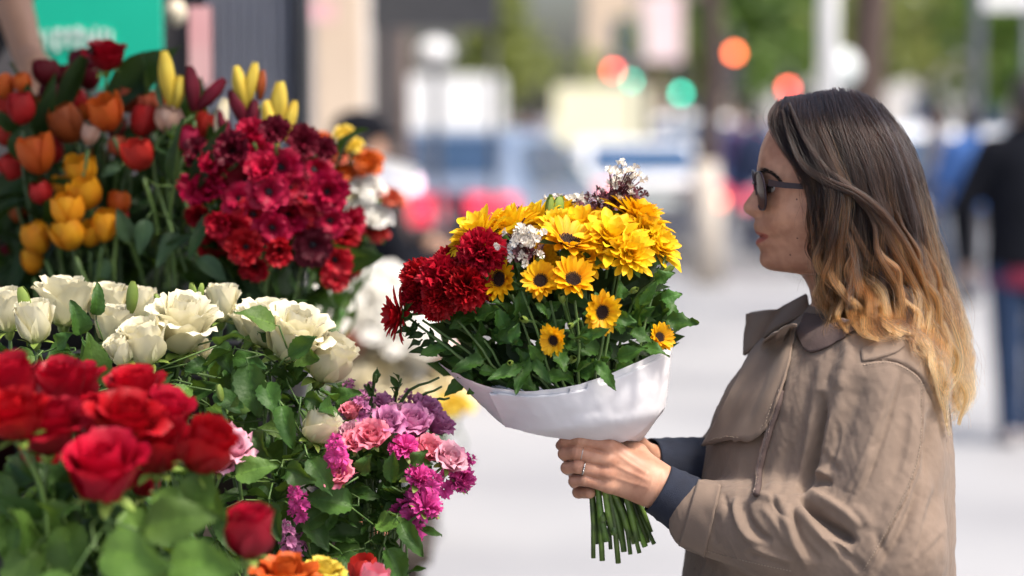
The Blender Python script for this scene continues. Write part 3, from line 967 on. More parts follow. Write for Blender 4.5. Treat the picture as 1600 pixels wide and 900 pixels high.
# the pedestrian walking away at the right edge
figure(ground(1602, 11.8), .1, 'pedestrian in a black jacket over a wine red hem and blue jeans', black, denim, shoe_w, hem=wine, H=1.79, h=.013, group='pedestrians on the pavement',
       arms=[((.30, -.02, 1.10), (.28, .10, .90)), ((-.31, .02, 1.12), (-.25, .12, .88))])
figure(ground(1510, 20.5), .2, 'distant pedestrian in a blue jacket in front of the pale silver car', blue, grey, black, H=1.68, group='pedestrians on the pavement', h=.02)
figure(ground(1462, 22.5), 1.2, 'distant pedestrian in light grey left of the black jacket', grey, denim, black, H=1.7, group='pedestrians on the pavement', h=.02)
figure(ground(1178, 27.5), .5, 'distant pedestrian in blue beside the limewashed tree', navy, denim, black, H=1.66, group='pedestrians on the pavement', h=.02)
figure(ground(1150, 36), 2.5, 'distant pedestrian in purple beyond the limewashed tree', purple, navy, black, H=1.66, group='pedestrians on the pavement', h=.022)
figure(ground(815, 46), .5, 'distant pedestrian in brown between the two trucks', brown, grey, black, H=1.7, group='pedestrians on the pavement', h=.025)
figure(ground(838, 49), 1.5, 'distant pedestrian in purple between the two trucks', purple, grey, black, H=1.65, group='pedestrians on the pavement', h=.025)
# the man in the black cap reading a newspaper behind the far flowers
pm = figure(ground(562, 9.0), -PI / 2 + .45, 'man in a black cap and dark coat reading a newspaper', black, black, black, cap=black, H=1.60, h=.014,
       arms=[((.24, .10, 1.12), (.10, .30, 1.17)), ((-.24, .10, 1.12), (-.12, .32, 1.19))])
p = at(600, 275, 7.9)
o = empty('newspaper', p, 'folded white newspaper held open by the man in the cap', 'newspaper')
M_paper = pmat('newsprint', (.72, .72, .72), (.66, .66, .67), rough=.8, scale=9)
b = MB()
g = []
for i in range(9):
    u = -1 + i / 4
    g.append([(u * .095 + v * .02, .03 * abs(u) + .01 * math.sin(3 * v), v * .055 - u * .028) for v in (-1, -.5, 0, .5, 1)])
b.grid(g); link('sheet', b.mesh('sheet', M_paper), o)
b = MB()
b.grid([[(u * .09 + v * .02, .03 * abs(u) - .004, v * .055 - u * .028) for v in (-.35, .1)] for u in np.linspace(-.9, .9, 7)])
link('picture_block', b.mesh('picture_block', cloth('newsblue', (.16, .2, .42))), o)
# the flower seller: only the bare forearm reaches into the frame
el, wr = at(10, -30, 4.25), at(46, 92, 4.15)
loc = Vector((-1.25, 4.45, 0))
fz = -PI / 2
def tob(p, loc=loc, fz=fz):
    d = Vector((p.x - loc.x, p.y - loc.y, 0)); d.rotate(Matrix.Rotation(-fz, 3, 'Z')); return (d.x, d.y, p.z)
figure(loc, fz, 'flower seller in a dark top reaching a bare forearm over the tulips', cloth('seller', (.03, .03, .035)), black, black, H=1.75, h=.012, bare=True,
       arms=[((.27, .10, 1.12), (.20, .28, 1.0)), (tob(el), tob(wr))][::1])
# ================================================================== petals, leaves, blooms
def shape_rose(t):  return np.sin(PI * np.clip(t, 0, 1) ** .62 * .86) ** .75 * (1 - .12 * t) * .98 + .06
def shape_tulip(t): return np.sin(PI * (t * .93 + .02)) ** .5 * (1.0 - .12 * t) + .10 * (1 - t)
def shape_strap(t): return (.35 + .65 * np.minimum(1, t * 2.2)) * np.sqrt(np.maximum(0, 1 - np.maximum(0, (t - .62) / .38) ** 2.2) + .02)
def shape_leaf(t):  return np.sin(PI * np.clip(t, 0, 1) ** .72) ** .85 + .02
def shape_fan(t):   return .12 + .88 * t ** 1.1

def petal(mb, L, W, r0, z0, a0, a1, phi, Rc, shape=shape_rose, nu=8, nv=7, curl=0.0, ruffle=0.0, rf=3.0, roll=0.0, rg=RNG, notch=0.0, t0=0.0, t1=1.0, fold=0.0, base=(0, 0, 0), rot=None):
    t = np.linspace(0, 1, nu)
    a = a0 + (a1 - a0) * t + curl * np.clip((t - .68) / .32, 0, 1) ** 2
    dl = L / (nu - 1)
    r = r0 + np.concatenate([[0], np.cumsum(np.sin(a[1:]) * dl)])
    z = z0 + np.concatenate([[0], np.cumsum(np.cos(a[1:]) * dl)])
    w = W * shape(t)
    s = np.linspace(-1, 1, nv)
    Tm, Sm = np.meshgrid(t, s, indexing='ij')
    ph = np.clip(Sm * w[:, None] / Rc, -2.6, 2.6)
    off = -Rc * (1 - np.cos(ph))
    lat = Rc * np.sin(ph)
    p0, p1 = rg.uniform(0, 6.28), rg.uniform(0, 6.28)
    off = off + ruffle * Tm ** 2 * (np.sin(Sm * rf * 2 + p0) + .6 * np.sin(Sm * rf * 4.3 + p1)) + roll * np.abs(Sm) ** 3 * Tm + fold * np.abs(Sm) * W
    along = -notch * (1 - np.abs(Sm)) * Tm ** 6 + ruffle * .5 * Tm ** 4 * np.sin(Sm * rf * 3.1 + p1)
    x = r[:, None] + np.cos(a)[:, None] * off + np.sin(a)[:, None] * along
    zz = z[:, None] - np.sin(a)[:, None] * off + np.cos(a)[:, None] * along
    P = np.stack([x * math.cos(phi) - lat * math.sin(phi), x * math.sin(phi) + lat * math.cos(phi), zz], -1)
    if rot is not None:
        P = P @ np.array(rot.to_matrix()).T
    mb.grid(P + np.array(base), t0 + (t1 - t0) * Tm)

def rose_bloom(seed, mat, op=.5, name='bloom', frill=.0012, big=1.0, n=24, wide=1.0):
    """spiral of cupped petals; op 0 tight bud .. 1 blown open. About 6.4 cm tall."""
    rg = random.Random(seed); mb = MB(); ph = rg.uniform(0, 6)
    for i in range(n):
        q = i / (n - 1)
        ph += 2.4 + rg.uniform(-.25, .25)
        L = .050 + .014 * math.sin(q * PI * .75) + rg.uniform(-.002, .002)
        a0 = .10 + q * (.80 + .30 * op)
        a1 = -.24 + q * (.22 + .55 * op) + rg.uniform(-.07, .07)
        W = (.014 + .021 * q ** .7) * wide
        Rc = .008 + .027 * q
        cu = (q > .45) * (.15 + (.55 + 1.2 * op) * q * rg.uniform(.5, 1.15)) * (.55 + op)
        petal(mb, L * big, W, .0015 + .004 * q, -.002 * q, a0, a1, ph, Rc, curl=cu, ruffle=frill * (.4 + q), roll=.004 * q * rg.uniform(.2, 1), rg=rg, nu=9, nv=9, notch=-.003 if q > .5 else 0)
    return mb.mesh(name, mat)

def calyx_mesh(seed, mat, s=1.0):
    rg = random.Random(seed); mb = MB()
    mb.lathe([(.0028, -.014), (.006, -.010), (.0085, -.004), (.008, .002), (.003, .004)], 9)
    for k in range(5):
        petal(mb, .026 * s, .006 * s, .006, -.001, 1.1, rg.uniform(1.2, 2.6), k * 1.257 + .3, .02, shape=lambda t: np.sin(PI * np.clip(t * .9 + .1, 0, 1)) ** .8 + .03, nu=6, nv=3, rg=rg)
    return mb.mesh('calyx', mat)

def tulip_bloom(seed, mat, op=.2, name='bloom'):
    rg = random.Random(seed); mb = MB(); ph = rg.uniform(0, 6)
    for i in range(6):
        o_ = i >= 3
        petal(mb, .060 * rg.uniform(.94, 1.05), .0235, .004 + .002 * o_, 0, 1.15 + .1 * op, -.66 + .50 * op + .08 * o_ + rg.uniform(-.06, .06), ph + i * 2.094 + (1.047 if o_ else 0), .025 + .004 * o_,
              shape=shape_tulip, nu=10, nv=8, curl=.15 + .5 * op, ruffle=.0007, rg=rg)
    for k in range(6):
        mb.tube([(0, 0, .004), (.005 * math.cos(k), .005 * math.sin(k), .028)], .0014, 4)
    return mb.mesh(name, mat)

def open_bloom(seed, mat, n=7, L=.042, W=.020, a=(.75, 1.35), ruffle=.002, layers=2, name='bloom'):
    rg = random.Random(seed); mb = MB(); ph = rg.uniform(0, 6)
    for l in range(layers):
        for i in range(n):
            petal(mb, L * (1 - .16 * l) * rg.uniform(.9, 1.08), W, .003, .002 + .002 * l, a[0] - .25 * l + rg.uniform(-.1, .1), a[1] - .35 * l + rg.uniform(-.2, .2), ph + (i + .5 * l) * 2 * PI / n + rg.uniform(-.1, .1), .034,
                  nu=8, nv=7, curl=rg.uniform(-.4, .6), ruffle=ruffle, rg=rg)
    return mb.mesh(name, mat)

def eye_mesh(seed, mat, r=.009):
    rg = random.Random(seed); mb = MB()
    mb.blob((0, 0, .006), r, (1, 1, .8), 6, 10)
    for k in range(26):
        a = k * 2.4; q = r * rg.uniform(1.1, 1.7)
        mb.tube([(r * .8 * math.cos(a), r * .8 * math.sin(a), .006), (q * math.cos(a), q * math.sin(a), .014)], .0006, 3)
        mb.blob((q * math.cos(a), q * math.sin(a), .0145), .0014, nu=3, nv=4)
    return mb.mesh('flower_eye', mat)

def ruffle_bloom(seed, mat, r=.024, n=34, h=.8, name='bloom', ruf=.0035, nv=9, rf=4.2):
    """carnation-like ball of frilled petals"""
    rg = random.Random(seed); mb = MB()
    for i in range(n):
        q = (i + .5) / n
        petal(mb, r * (1.15 - .15 * q) * rg.uniform(.85, 1.1), r * .50, .001, r * .35 * (1 - q) * h, .08 + 1.25 * q ** .8 + rg.uniform(-.15, .15), .15 + 1.75 * q ** .9 + rg.uniform(-.25, .25), i * 2.4, r * 1.3,
              shape=shape_fan, nu=7, nv=nv, curl=rg.uniform(-.2, .7), ruffle=ruf * (r / .024), rf=rf, rg=rg)
    return mb.mesh(name, mat)

def spike_bloom(seed, mat, length=.09, n=14, fr=.016, name='bloom'):
    """stock: frilled florets set round an upright spike"""
    rg = random.Random(seed); mb = MB()
    for i in range(n):
        z = length * (i / n) ** .9
        k = 1 - .62 * (i / n) ** 2
        a = i * 2.4
        d = Vector((math.cos(a), math.sin(a), .35 + .8 * (i / n)))
        q = qz(d, rg.uniform(0, 6))
        c = Vector((math.cos(a) * .011 * k, math.sin(a) * .011 * k, z))
        for j in range(7):
            petal(mb, fr * k * rg.uniform(.8, 1.15), fr * .48 * k, .001, 0, .5 + .5 * (j % 2), 1.15 + .35 * (j % 2), j * .9 + rg.uniform(-.2, .2), fr, shape=shape_fan, nu=5, nv=6, ruffle=.0022, rf=3, rg=rg, base=c, rot=q, curl=rg.uniform(-.3, .6))
    return mb.mesh(name, mat)

def mum_bloom(seed, mat, r=.036, n=80, name='bloom', top=.10, droop=1.9, wf=.135):
    """dense yellow chrysanthemum of strap petals"""
    rg = random.Random(seed); mb = MB()
    for i in range(n):
        q = (i + .5) / n
        petal(mb, r * (.55 + .5 * q) * rg.uniform(.85, 1.15), r * wf * rg.uniform(.8, 1.2), .003 + .004 * q, .008 * (1 - q), top + 1.05 * q + rg.uniform(-.12, .12), top + .2 + droop * q ** 1.1 + rg.uniform(-.2, .2), i * 2.39996, r * .22,
              shape=shape_strap, nu=7, nv=4, curl=rg.uniform(-.3, .3), rg=rg)
    return mb.mesh(name, mat)

def daisy_rays(seed, mat, r=.034, n=19, name='petals'):
    rg = random.Random(seed); mb = MB()
    for l in range(2):
        for i in range(n):
            petal(mb, r * .86 * rg.uniform(.85, 1.12), r * .16 * rg.uniform(.75, 1.2), r * .22, .001 + .0015 * l, 1.0 - .25 * l, 1.30 - .35 * l + rg.uniform(-.38, .38), (i + .5 * l) * 2 * PI / n + rg.uniform(-.06, .06), r * .25,
                  shape=shape_strap, nu=7, nv=4, curl=rg.uniform(-.35, .35), rg=rg)
    return mb.mesh(name, mat)

def daisy_disc(seed, mat, r=.012):
    rg = random.Random(seed); mb = MB()
    mb.lathe([(0, r * .30), (r * .5, r * .42), (r * .85, r * .45), (r, r * .2), (r * .9, -.002), (0, -.003)], 16)
    for k in range(90):
        a = k * 2.39996; q = r * math.sqrt((k + .5) / 90)
        mb.tube([(q * math.cos(a), q * math.sin(a), r * .25), (q * 1.05 * math.cos(a), q * 1.05 * math.sin(a), r * (.55 + .15 * q / r))], r * .07, 4)
    return mb.mesh('disc', mat)

def leaf_mesh(seed, mat, L=.06, W=.02, bend=.6, foldv=.35, serr=.0, petiole=.01, name='leaf', wave=.004, lobes=0, twist=None):
    """leaf along +X from the origin, blade up +Z"""
    rg = random.Random(seed); mb = MB()
    nu = 15 if serr or lobes else 10
    t = np.linspace(0, 1, nu)
    a = -.25 + bend * (t - .2)
    x = petiole + np.concatenate([[0], np.cumsum(np.cos(a[1:]) * L / (nu - 1))])
    z = -np.concatenate([[0], np.cumsum(np.sin(a[1:]) * L / (nu - 1))])
    w = W * shape_leaf(t)
    if lobes:
        w = w * (.72 + .38 * np.abs(np.sin(t * PI * lobes)))
    s = np.linspace(-1, 1, 7)
    T, S = np.meshgrid(t, s, indexing='ij')
    ww = w[:, None] * S
    if serr:
        ww = ww * np.where(np.abs(S) > .95, 1 + serr * ((np.arange(nu) % 2) * 2 - 1)[:, None], 1)
    p = rg.uniform(0, 6)
    zz = z[:, None] + np.abs(S) * w[:, None] * foldv + wave * np.sin(T * 9 + p + S * 2) * np.abs(S) + .0011 * np.sin(T * 34 - np.abs(S) * 5) * (1 - np.abs(S)) * (W / .02)
    P = np.stack([np.broadcast_to(x[:, None], ww.shape) - .25 * np.abs(ww) * (T < .9), ww, zz], -1)
    tw = (rg.uniform(-.9, .9) if twist is None else twist) * T
    P = np.stack([P[..., 0] , P[..., 1] * np.cos(tw) - (P[..., 2] - z[:, None]) * np.sin(tw), z[:, None] + P[..., 1] * np.sin(tw) + (P[..., 2] - z[:, None]) * np.cos(tw)], -1)
    mb.grid(P, np.abs(S))
    pts = [(0, 0, 0)] + [(x[i], 0, z[i] - .0006) for i in range(0, nu, 3)]
    mb.tube(pts, [.0011] * 2 + [.0008 * (1 - k / len(pts)) for k in range(len(pts) - 2)], 4, T=(1.0, 1.0))
    return mb.mesh(name, mat)

# ---- petal and leaf materials
TR = .32
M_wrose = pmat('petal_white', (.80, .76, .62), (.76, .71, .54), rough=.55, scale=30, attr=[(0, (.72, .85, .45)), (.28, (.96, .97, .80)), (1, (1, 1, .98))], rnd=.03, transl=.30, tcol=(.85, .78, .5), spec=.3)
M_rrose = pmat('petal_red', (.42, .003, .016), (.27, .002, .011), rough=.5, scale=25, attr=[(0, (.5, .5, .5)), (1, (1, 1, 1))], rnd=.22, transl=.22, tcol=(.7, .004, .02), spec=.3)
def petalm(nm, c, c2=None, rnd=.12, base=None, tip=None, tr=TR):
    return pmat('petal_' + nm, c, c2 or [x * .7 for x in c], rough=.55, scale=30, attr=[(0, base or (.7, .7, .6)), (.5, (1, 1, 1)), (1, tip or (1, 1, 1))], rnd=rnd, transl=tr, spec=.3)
M_pt = dict(
    red=petalm('tulip_red', (.50, .025, .02)), orange=petalm('tulip_orange', (.62, .13, .015), (.55, .08, .012)), coral=petalm('tulip_coral', (.60, .12, .06)),
    yellow=petalm('yellow', (.72, .34, .012), (.68, .24, .01)), lemon=petalm('lemon', (.76, .60, .09), (.70, .50, .06)), brick=petalm('brick', (.40, .085, .02)),
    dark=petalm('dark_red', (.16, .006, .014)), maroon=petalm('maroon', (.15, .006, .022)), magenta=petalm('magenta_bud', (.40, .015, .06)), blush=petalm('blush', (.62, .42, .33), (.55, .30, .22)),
    white=petalm('white_plain', (.88, .87, .83), (.84, .82, .76), rnd=.03, base=(.95, .95, .9)), cream=petalm('cream', (.90, .84, .64), (.88, .78, .52), base=(.95, .95, .8), rnd=.03), crimson=petalm('crimson', (.46, .005, .050), (.32, .003, .028), rnd=.2), scarlet=petalm('scarlet', (.50, .008, .022), (.36, .004, .014), rnd=.2),
    pink=petalm('pink', (.80, .27, .34), (.74, .19, .28), base=(.9, .9, .6)), palepink=petalm('palepink', (.76, .44, .52), (.72, .30, .42), base=(.9, 1, .6)), hot=petalm('hot_pink', (.68, .075, .34), (.55, .04, .26), tip=(1.15, 1.4, 1.15)),
    lilac=petalm('lilac', (.56, .20, .40), (.44, .10, .29), tip=(1.2, 1.5, 1.2)), sun=petalm('sun_yellow', (.84, .51, .006), (.80, .40, .005), rnd=.08, base=(.85, .6, .5)), sunl=petalm('light_yellow', (.84, .60, .012), (.82, .48, .008), rnd=.07, base=(.8, .7, .5)),
    mumred=petalm('mum_red', (.46, .005, .018), (.30, .003, .010), rnd=.15), peach=petalm('peach', (.72, .36, .25)), rosy=petalm('rosy', (.62, .12, .13)))
def leafm(nm, c, c2, rough=.5, rnd=.28, tr=.25, spec=.28):
    return pmat('leaf_' + nm, c, c2, rough=rough, scale=18, attr=[(0, (1.5, 1.5, 1.25)), (.10, (1, 1, 1)), (1, (.95, .95, .95))], rnd=rnd, transl=tr, tcol=(.16, .26, .02), bump=.25, bscale=220, spec=spec)
M_lrose = leafm('rose', (.046, .110, .018), (.024, .066, .013))
M_lpale = leafm('pale', (.105, .19, .035), (.065, .135, .022))
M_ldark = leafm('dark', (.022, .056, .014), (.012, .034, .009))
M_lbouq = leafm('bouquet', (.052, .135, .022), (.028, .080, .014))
M_lgrey = leafm('grey', (.055, .105, .05), (.035, .075, .033))
M_stem = pmat('stem_green', (.11, .19, .045), (.06, .12, .03), rough=.5, scale=60, rnd=.25, aniso=(1, 1, .2))
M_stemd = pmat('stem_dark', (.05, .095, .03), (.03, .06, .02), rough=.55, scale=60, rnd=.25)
M_eye = pmat('flower_eye', (.012, .006, .012), rough=.7, scale=60)
M_disc = pmat('disc_brown', (.035, .012, .006), (.015, .006, .004), rough=.8, scale=160)
M_bud = pmat('bud_green', (.24, .32, .06), (.15, .24, .04), rough=.5, scale=40, rnd=.15, transl=.15)

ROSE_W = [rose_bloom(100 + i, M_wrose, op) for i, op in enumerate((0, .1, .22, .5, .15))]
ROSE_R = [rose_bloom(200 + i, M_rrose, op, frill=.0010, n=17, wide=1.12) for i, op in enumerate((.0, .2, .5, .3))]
CALYX = [calyx_mesh(5 + i, M_bud) for i in range(3)]
LEAF_R = [leaf_mesh(300 + i, M_lrose, L, L * wd_, b, f, serr=.06, petiole=.008, lobes=0) for i, (L, b, f) in enumerate(((.070, .5, .45), (.060, 1.1, .6), (.082, .3, .3), (.052, 1.5, .7), (.074, -.4, .5), (.066, .8, .8), (.045, .4, .4))) for wd_ in ((.30, .22, .26, .33, .24, .28, .36)[i],)]
LEAF_P = [leaf_mesh(320 + i, M_lpale, L, L * .30, b, f, serr=.05, petiole=.008) for i, (L, b, f) in enumerate(((.075, .5, .30), (.066, .9, .4), (.085, .3, .25)))]
LEAF_D = [leaf_mesh(340 + i, M_ldark, L, L * .25, b, f, petiole=.006) for i, (L, b, f) in enumerate(((.10, .6, .3), (.085, 1.0, .4), (.12, .3, .25)))]
LEAF_B = [leaf_mesh(360 + i, M_lbouq, L, L * .34, b, f, petiole=.006, lobes=4) for i, (L, b, f) in enumerate(((.058, .5, .30), (.048, 1.0, .4), (.066, .2, .25), (.054, -.4, .35)))]
_mcache = {}
def with_mat(me, mat):
    k = (me.name, mat.name)
    if k not in _mcache:
        c = me.copy(); c.materials.clear(); c.materials.append(mat); _mcache[k] = c
    return _mcache[k]

def rnd_quat(rg, out=None, up=.5):
    """orientation of a leaf: +X along a heading, blade mostly facing up and out"""
    x = Vector(out).normalized() if out is not None else Vector((rg.gauss(0, 1), rg.gauss(0, 1), rg.gauss(0, .6))).normalized()
    z = Vector((rg.gauss(0, .5), rg.gauss(0, .5) - .45, up + rg.gauss(0, .45)))
    z = (z - x * z.dot(x)).normalized()
    y = z.cross(x)
    return Matrix((x, y, z)).transposed().to_quaternion()

STEMS = {}
def flower(name, label, cat, group, px, py, Y, scale, axis, parts, base, hh=.032, stem_r=.0024, stem_mat=None, nleaf=0, leaves=None, rg=RNG, leaf_scale=1.0, leaf_span=(.12, .6), spin=None, calyx=None):
    """one cut flower: an empty at the foot of its stem; bloom (with its pieces), calyx, stem and leaves are its children"""
    ax = Vector(axis).normalized()
    c = at(px, py, Y)
    B = c - ax * hh * scale
    base = Vector(base) + Vector((rg.uniform(-.05, .05), rg.uniform(-.05, .05), 0))
    r = empty(name, base, label, cat, group)
    q = qz(ax, rg.uniform(0, 6.28) if spin is None else spin)
    bl = None
    for nm, me, sub in parts:
        if sub and bl is not None:
            link(nm, me, bl)
        else:
            o = link(nm, me, r, B - base, q, (scale * rg.uniform(.87, 1.1), scale * rg.uniform(.87, 1.1), scale * rg.uniform(.9, 1.12)))
            bl = bl or o
    if calyx is not None:
        link('calyx', calyx, r, B - base, q, scale)
    d = (B - base).length
    mid1 = B - ax * min(.10, d * .35)
    pts = [Vector(v) for v in spline([base, base.lerp(mid1, .5) + Vector((rg.uniform(-.012, .012), rg.uniform(-.012, .012), 0)), mid1, B - ax * .012 * scale], 14)]
    mb = MB()
    mb.tube([p - base for p in pts], stem_r, 7)
    link('stem', mb.mesh('stem', stem_mat or M_stem), r)
    STEMS[r.name] = (r, pts)
    for k in range(nleaf):
        t = rg.uniform(*leaf_span)
        p = pts[int((1 - t) * 13)]
        out = Vector((rg.gauss(0, 1), rg.gauss(0, 1) - .5, rg.uniform(-.1, .9)))
        link('leaf', rg.choice(leaves), r, p - base, rnd_quat(rg, out), leaf_scale * rg.uniform(.75, 1.2))
    return r
# ================================================================== the flower stall
M_wood = pmat('stall_wood', (.06, .045, .035), (.04, .03, .025), rough=.8, scale=8, aniso=(1, 6, 6), bump=.4)
M_bucket = pmat('bucket_black', (.02, .02, .022), (.015, .015, .017), rough=.45, scale=10)
M_wine = pmat('bucket_wine', (.20, .012, .03), (.15, .01, .025), rough=.5, scale=10)
D = empty('display_stand', (-.75, 3.0, 0), 'dark wooden two-tier stand carrying the flower buckets', 'stand')
def dbox(nm, c, d, m=M_wood):
    b = MB(); b.box(Vector(c) - Vector((-.75, 3.0, 0)), d); return link(nm, b.mesh(nm, m, False), D)
dbox('lower_tier', (-.62, 2.72, .60), (.95, 1.08, .03)); dbox('upper_tier', (-.86, 3.64, 1.02), (1.08, .70, .03))
dbox('dark_backdrop', (-.90, 4.0, 1.02), (1.0, .02, .92), M_dark)  # dark sheet added so the gaps between the tulips read as deep shade
for x in (-1.05, -.20):
    for y in (2.25, 3.2): dbox('leg', (x, y, .2925), (.05, .05, .585))
for x in (-1.34, -.38):
    for y in (3.36, 3.92): dbox('leg', (x, y, .5025), (.05, .05, 1.005))
def bucket(x, y, z, h, r, mat, label, band=True):
    o = empty('flower_bucket', (x, y, z), label, 'bucket', 'buckets on the display stand')
    b = MB(); b.lathe([(0, .004), (r * .78, .004), (r * .78, 0), (r, h), (r * 1.06, h), (r * 1.06, h + .008), (r * .96, h + .008), (r * .75, .008), (0, .008)], 22)
    link('body', b.mesh('bucket', mat), o)
    b = MB(); b.lathe([(r * .97, h * .8), (r * 1.0 + .003, h * .8), (r * 1.0 + .004, h * .86), (r * .98, h * .86)], 22); link('rim_band', b.mesh('rim_band', mat), o)
    b = MB(); b.lathe([(0, h * .6), (r * .88, h * .6)], 18); link('water', b.mesh('water', M_glass), o)
    return o
PB = dict(white=(-.36, 2.98, .70), white2=(-.25, 3.0, .70), red=(-.44, 2.54, .70), pink=(-.17, 2.93, .70), tul=(-.66, 3.62, 1.12), tul2=(-.52, 3.62, 1.12), crim=(-.40, 3.46, 1.12), oran=(-.36, 3.75, 1.12), low=(-.24, 2.72, .68))
bucket(-.36, 2.98, .616, .30, .14, M_bucket, 'black bucket holding the white roses')
bucket(-.46, 2.54, .616, .30, .13, M_bucket, 'black bucket holding the near red roses')
bucket(-.12, 2.93, .616, .27, .11, M_bucket, 'black bucket holding the pink and purple flowers')
bucket(-.64, 3.62, 1.036, .26, .13, M_bucket, 'black bucket holding the tulips')
bucket(-.40, 3.50, 1.036, .24, .11, M_bucket, 'black bucket holding the crimson anemones')
p = at(14, 400, 3.62)
bucket(p.x - .02, 3.80, 1.036, p.z + .05 - 1.036, .065, M_wine, 'wine red bucket at the left edge behind the yellow tulips')

rg = random.Random(21)
# ---- white roses: px, py, photo width, Y, lean x, lean to camera, mesh, label
WR = [(10, 492, 66, 3.00, -.1, .15, 1, 'white rose cut by the left edge of the photo'),
      (54, 510, 64, 2.94, -.05, .10, 0, 'tall cupped white rose in front at the left with a greenish base'),
      (100, 480, 74, 3.03, .05, .05, 2, 'white rose with frilled rim behind the cupped one at the left'),
      (168, 478, 70, 3.06, .0, .1, 1, 'squarish white rose standing highest beside a tall green bud'),
      (178, 512, 66, 2.98, .1, .1, 4, 'white rose tucked below the squarish highest one'),
      (219, 482, 56, 3.08, .1, .05, 0, 'small white rose half hidden right of a green bud'),
      (226, 540, 74, 2.88, -.15, .25, 1, 'white rose lowest in the middle of the row with rolled rim'),
      (285, 516, 92, 2.93, .15, .35, 3, 'wide open white rose with ruffled petals in the middle of the row'),
      (347, 480, 58, 3.05, .05, .05, 0, 'small tight white rose standing alone right of the middle'),
      (395, 512, 58, 3.04, -.1, .1, 1, 'white rose at the left flank of the large double white bloom'),
      (420, 510, 84, 2.98, .0, .2, 2, 'large white rose with crinkled top above dark green leaves'),
      (458, 530, 92, 2.93, .35, .35, 3, 'largest white rose leaning right over a long stem'),
      (514, 566, 82, 2.95, .55, .30, 0, 'drooping white rose at the right end beside the purple flowers'),
      (498, 668, 62, 2.86, .55, .25, 0, 'single white rose low among leaves above the pink flowers'),
      (190, 552, 44, 2.86, -.4, .4, 0, 'half hidden white rose bud left of the rolled-rim rose'),
      (302, 560, 50, 2.97, .4, .4, 4, 'white rose peeping out below the wide open one')]
for px, py, w, Y, lx, ty, v, lab in WR:
    s = w / ppm(Y) / .064
    flower('white_rose', lab, 'rose', 'white roses', px, py, Y, s, (lx, -ty, 1), [('bloom', ROSE_W[v], 0)], PB['white'] if px < 330 else PB['white2'], hh=.026, nleaf=7, leaves=LEAF_R, rg=rg, calyx=CALYX[v % 3], leaf_scale=.62, leaf_span=(.1, .55))
white_roots = [(r, p) for k, (r, p) in STEMS.items() if k.startswith('white_rose')]
def hang_leaf(roots, px, py, Y, me, quat, s):
    """a leaf with its petiole reaching the nearest stem of the bunch"""
    p = at(px, py, Y)
    best = min(((q - p).length, i, j) for i, (r, pts) in enumerate(roots) for j, q in enumerate(pts))
    r, pts = roots[best[1]]
    st = pts[best[2]]
    b0 = r.location
    o = link('leaf', me, r, p - b0, quat, s)
    d = quat.inverted() @ (st - p) / s
    if best[0] > .012:
        mb = MB(); mb.tube([(0, 0, 0), d * .5 + Vector((-.012, 0, 0)), d], .0011 / s, 4)
        link('petiole', mb.mesh('petiole', M_stem), o)
    return o
# big readable leaves of the white roses: px, py, heading (dx, dy image), size, pale?
for px, py, hx, hy, sz, Y, pal in ((150, 612, -.1, -1, 1.15, 2.84, 1), (128, 530, -.25, -1, .95, 2.88, 0), (150, 500, .05, -1, 1.0, 2.93, 0), (85, 545, .9, -.7, .9, 2.90, 0), (60, 555, -.9, .3, .8, 2.88, 1), (340, 530, .2, .4, .8, 2.9, 0),
                               (330, 565, -.9, .35, .9, 2.88, 0), (360, 555, .8, .3, .8, 2.90, 0), (385, 560, .25, 1, 1.3, 2.84, 0), (410, 590, .4, 1, 1.25, 2.83, 0), (435, 625, .35, 1, 1.3, 2.82, 0), (445, 560, 1, -.5, 1.0, 2.85, 0),
                               (470, 620, .9, .25, .9, 2.86, 0), (390, 670, .6, .8, 1.1, 2.82, 0), (440, 730, 1, .35, 1.1, 2.80, 0), (360, 745, 1, -.2, 1.0, 2.78, 1), (480, 710, .5, .9, .9, 2.82, 0), (420, 780, .3, 1, 1.0, 2.81, 0),
                               (330, 610, .8, .6, .8, 2.86, 0), (300, 600, -.5, .6, .8, 2.86, 1), (400, 620, -.8, .5, .8, 2.86, 1), (520, 625, .8, -.2, .7, 2.9, 0), (350, 660, -.7, .7, .8, 2.85, 0), (340, 800, .4, .9, 1.0, 2.84, 0), (300, 780, .2, 1, .9, 2.86, 0),
                               (370, 840, .7, .6, 1, 2.84, 0), (470, 800, .5, .8, .9, 2.85, 0), (405, 720, -.6, .9, .8, 2.85, 0), (345, 700, .5, 1, .8, 2.88, 0), (310, 520, .6, -.5, .7, 2.96, 0), (245, 590, .4, .9, .8, 2.9, 0), (170, 590, .6, .6, .8, 2.92, 0), (20, 550, .5, .6, .8, 2.92, 0)):
    x = Vector((hx, rg.uniform(-.35, .1), -hy)).normalized()
    z = Vector((rg.uniform(-.35, .35), -1.0, .45 + rg.uniform(-.2, .3))); z = (z - x * z.dot(x)).normalized()
    q = Matrix((x, z.cross(x), z)).transposed().to_quaternion()
    hang_leaf(white_roots, px, py, Y, rg.choice(LEAF_P if pal else LEAF_R), q, sz * .72)
for k in range(190):
    px, py = rg.uniform(250, 600), rg.uniform(500, 900)
    if py < 560 - (px - 300) * .0 and px < 330: continue
    if px > 480 and py < 610: continue
    if px > 540 and py < 790: continue
    hang_leaf(white_roots, px, py, rg.uniform(2.86, 3.08), rg.choice(LEAF_R + LEAF_R + LEAF_P), rnd_quat(rg, (rg.gauss(0, 1), rg.gauss(0, .5) - .2, rg.gauss(0, .7))), rg.uniform(.42, .72))
for k in range(30):
    hang_leaf(white_roots, rg.uniform(0, 300), rg.uniform(545, 640), rg.uniform(2.9, 3.05), rg.choice(LEAF_R), rnd_quat(rg, (rg.gauss(0, 1), -.4, rg.gauss(0, .7))), rg.uniform(.5, .85))
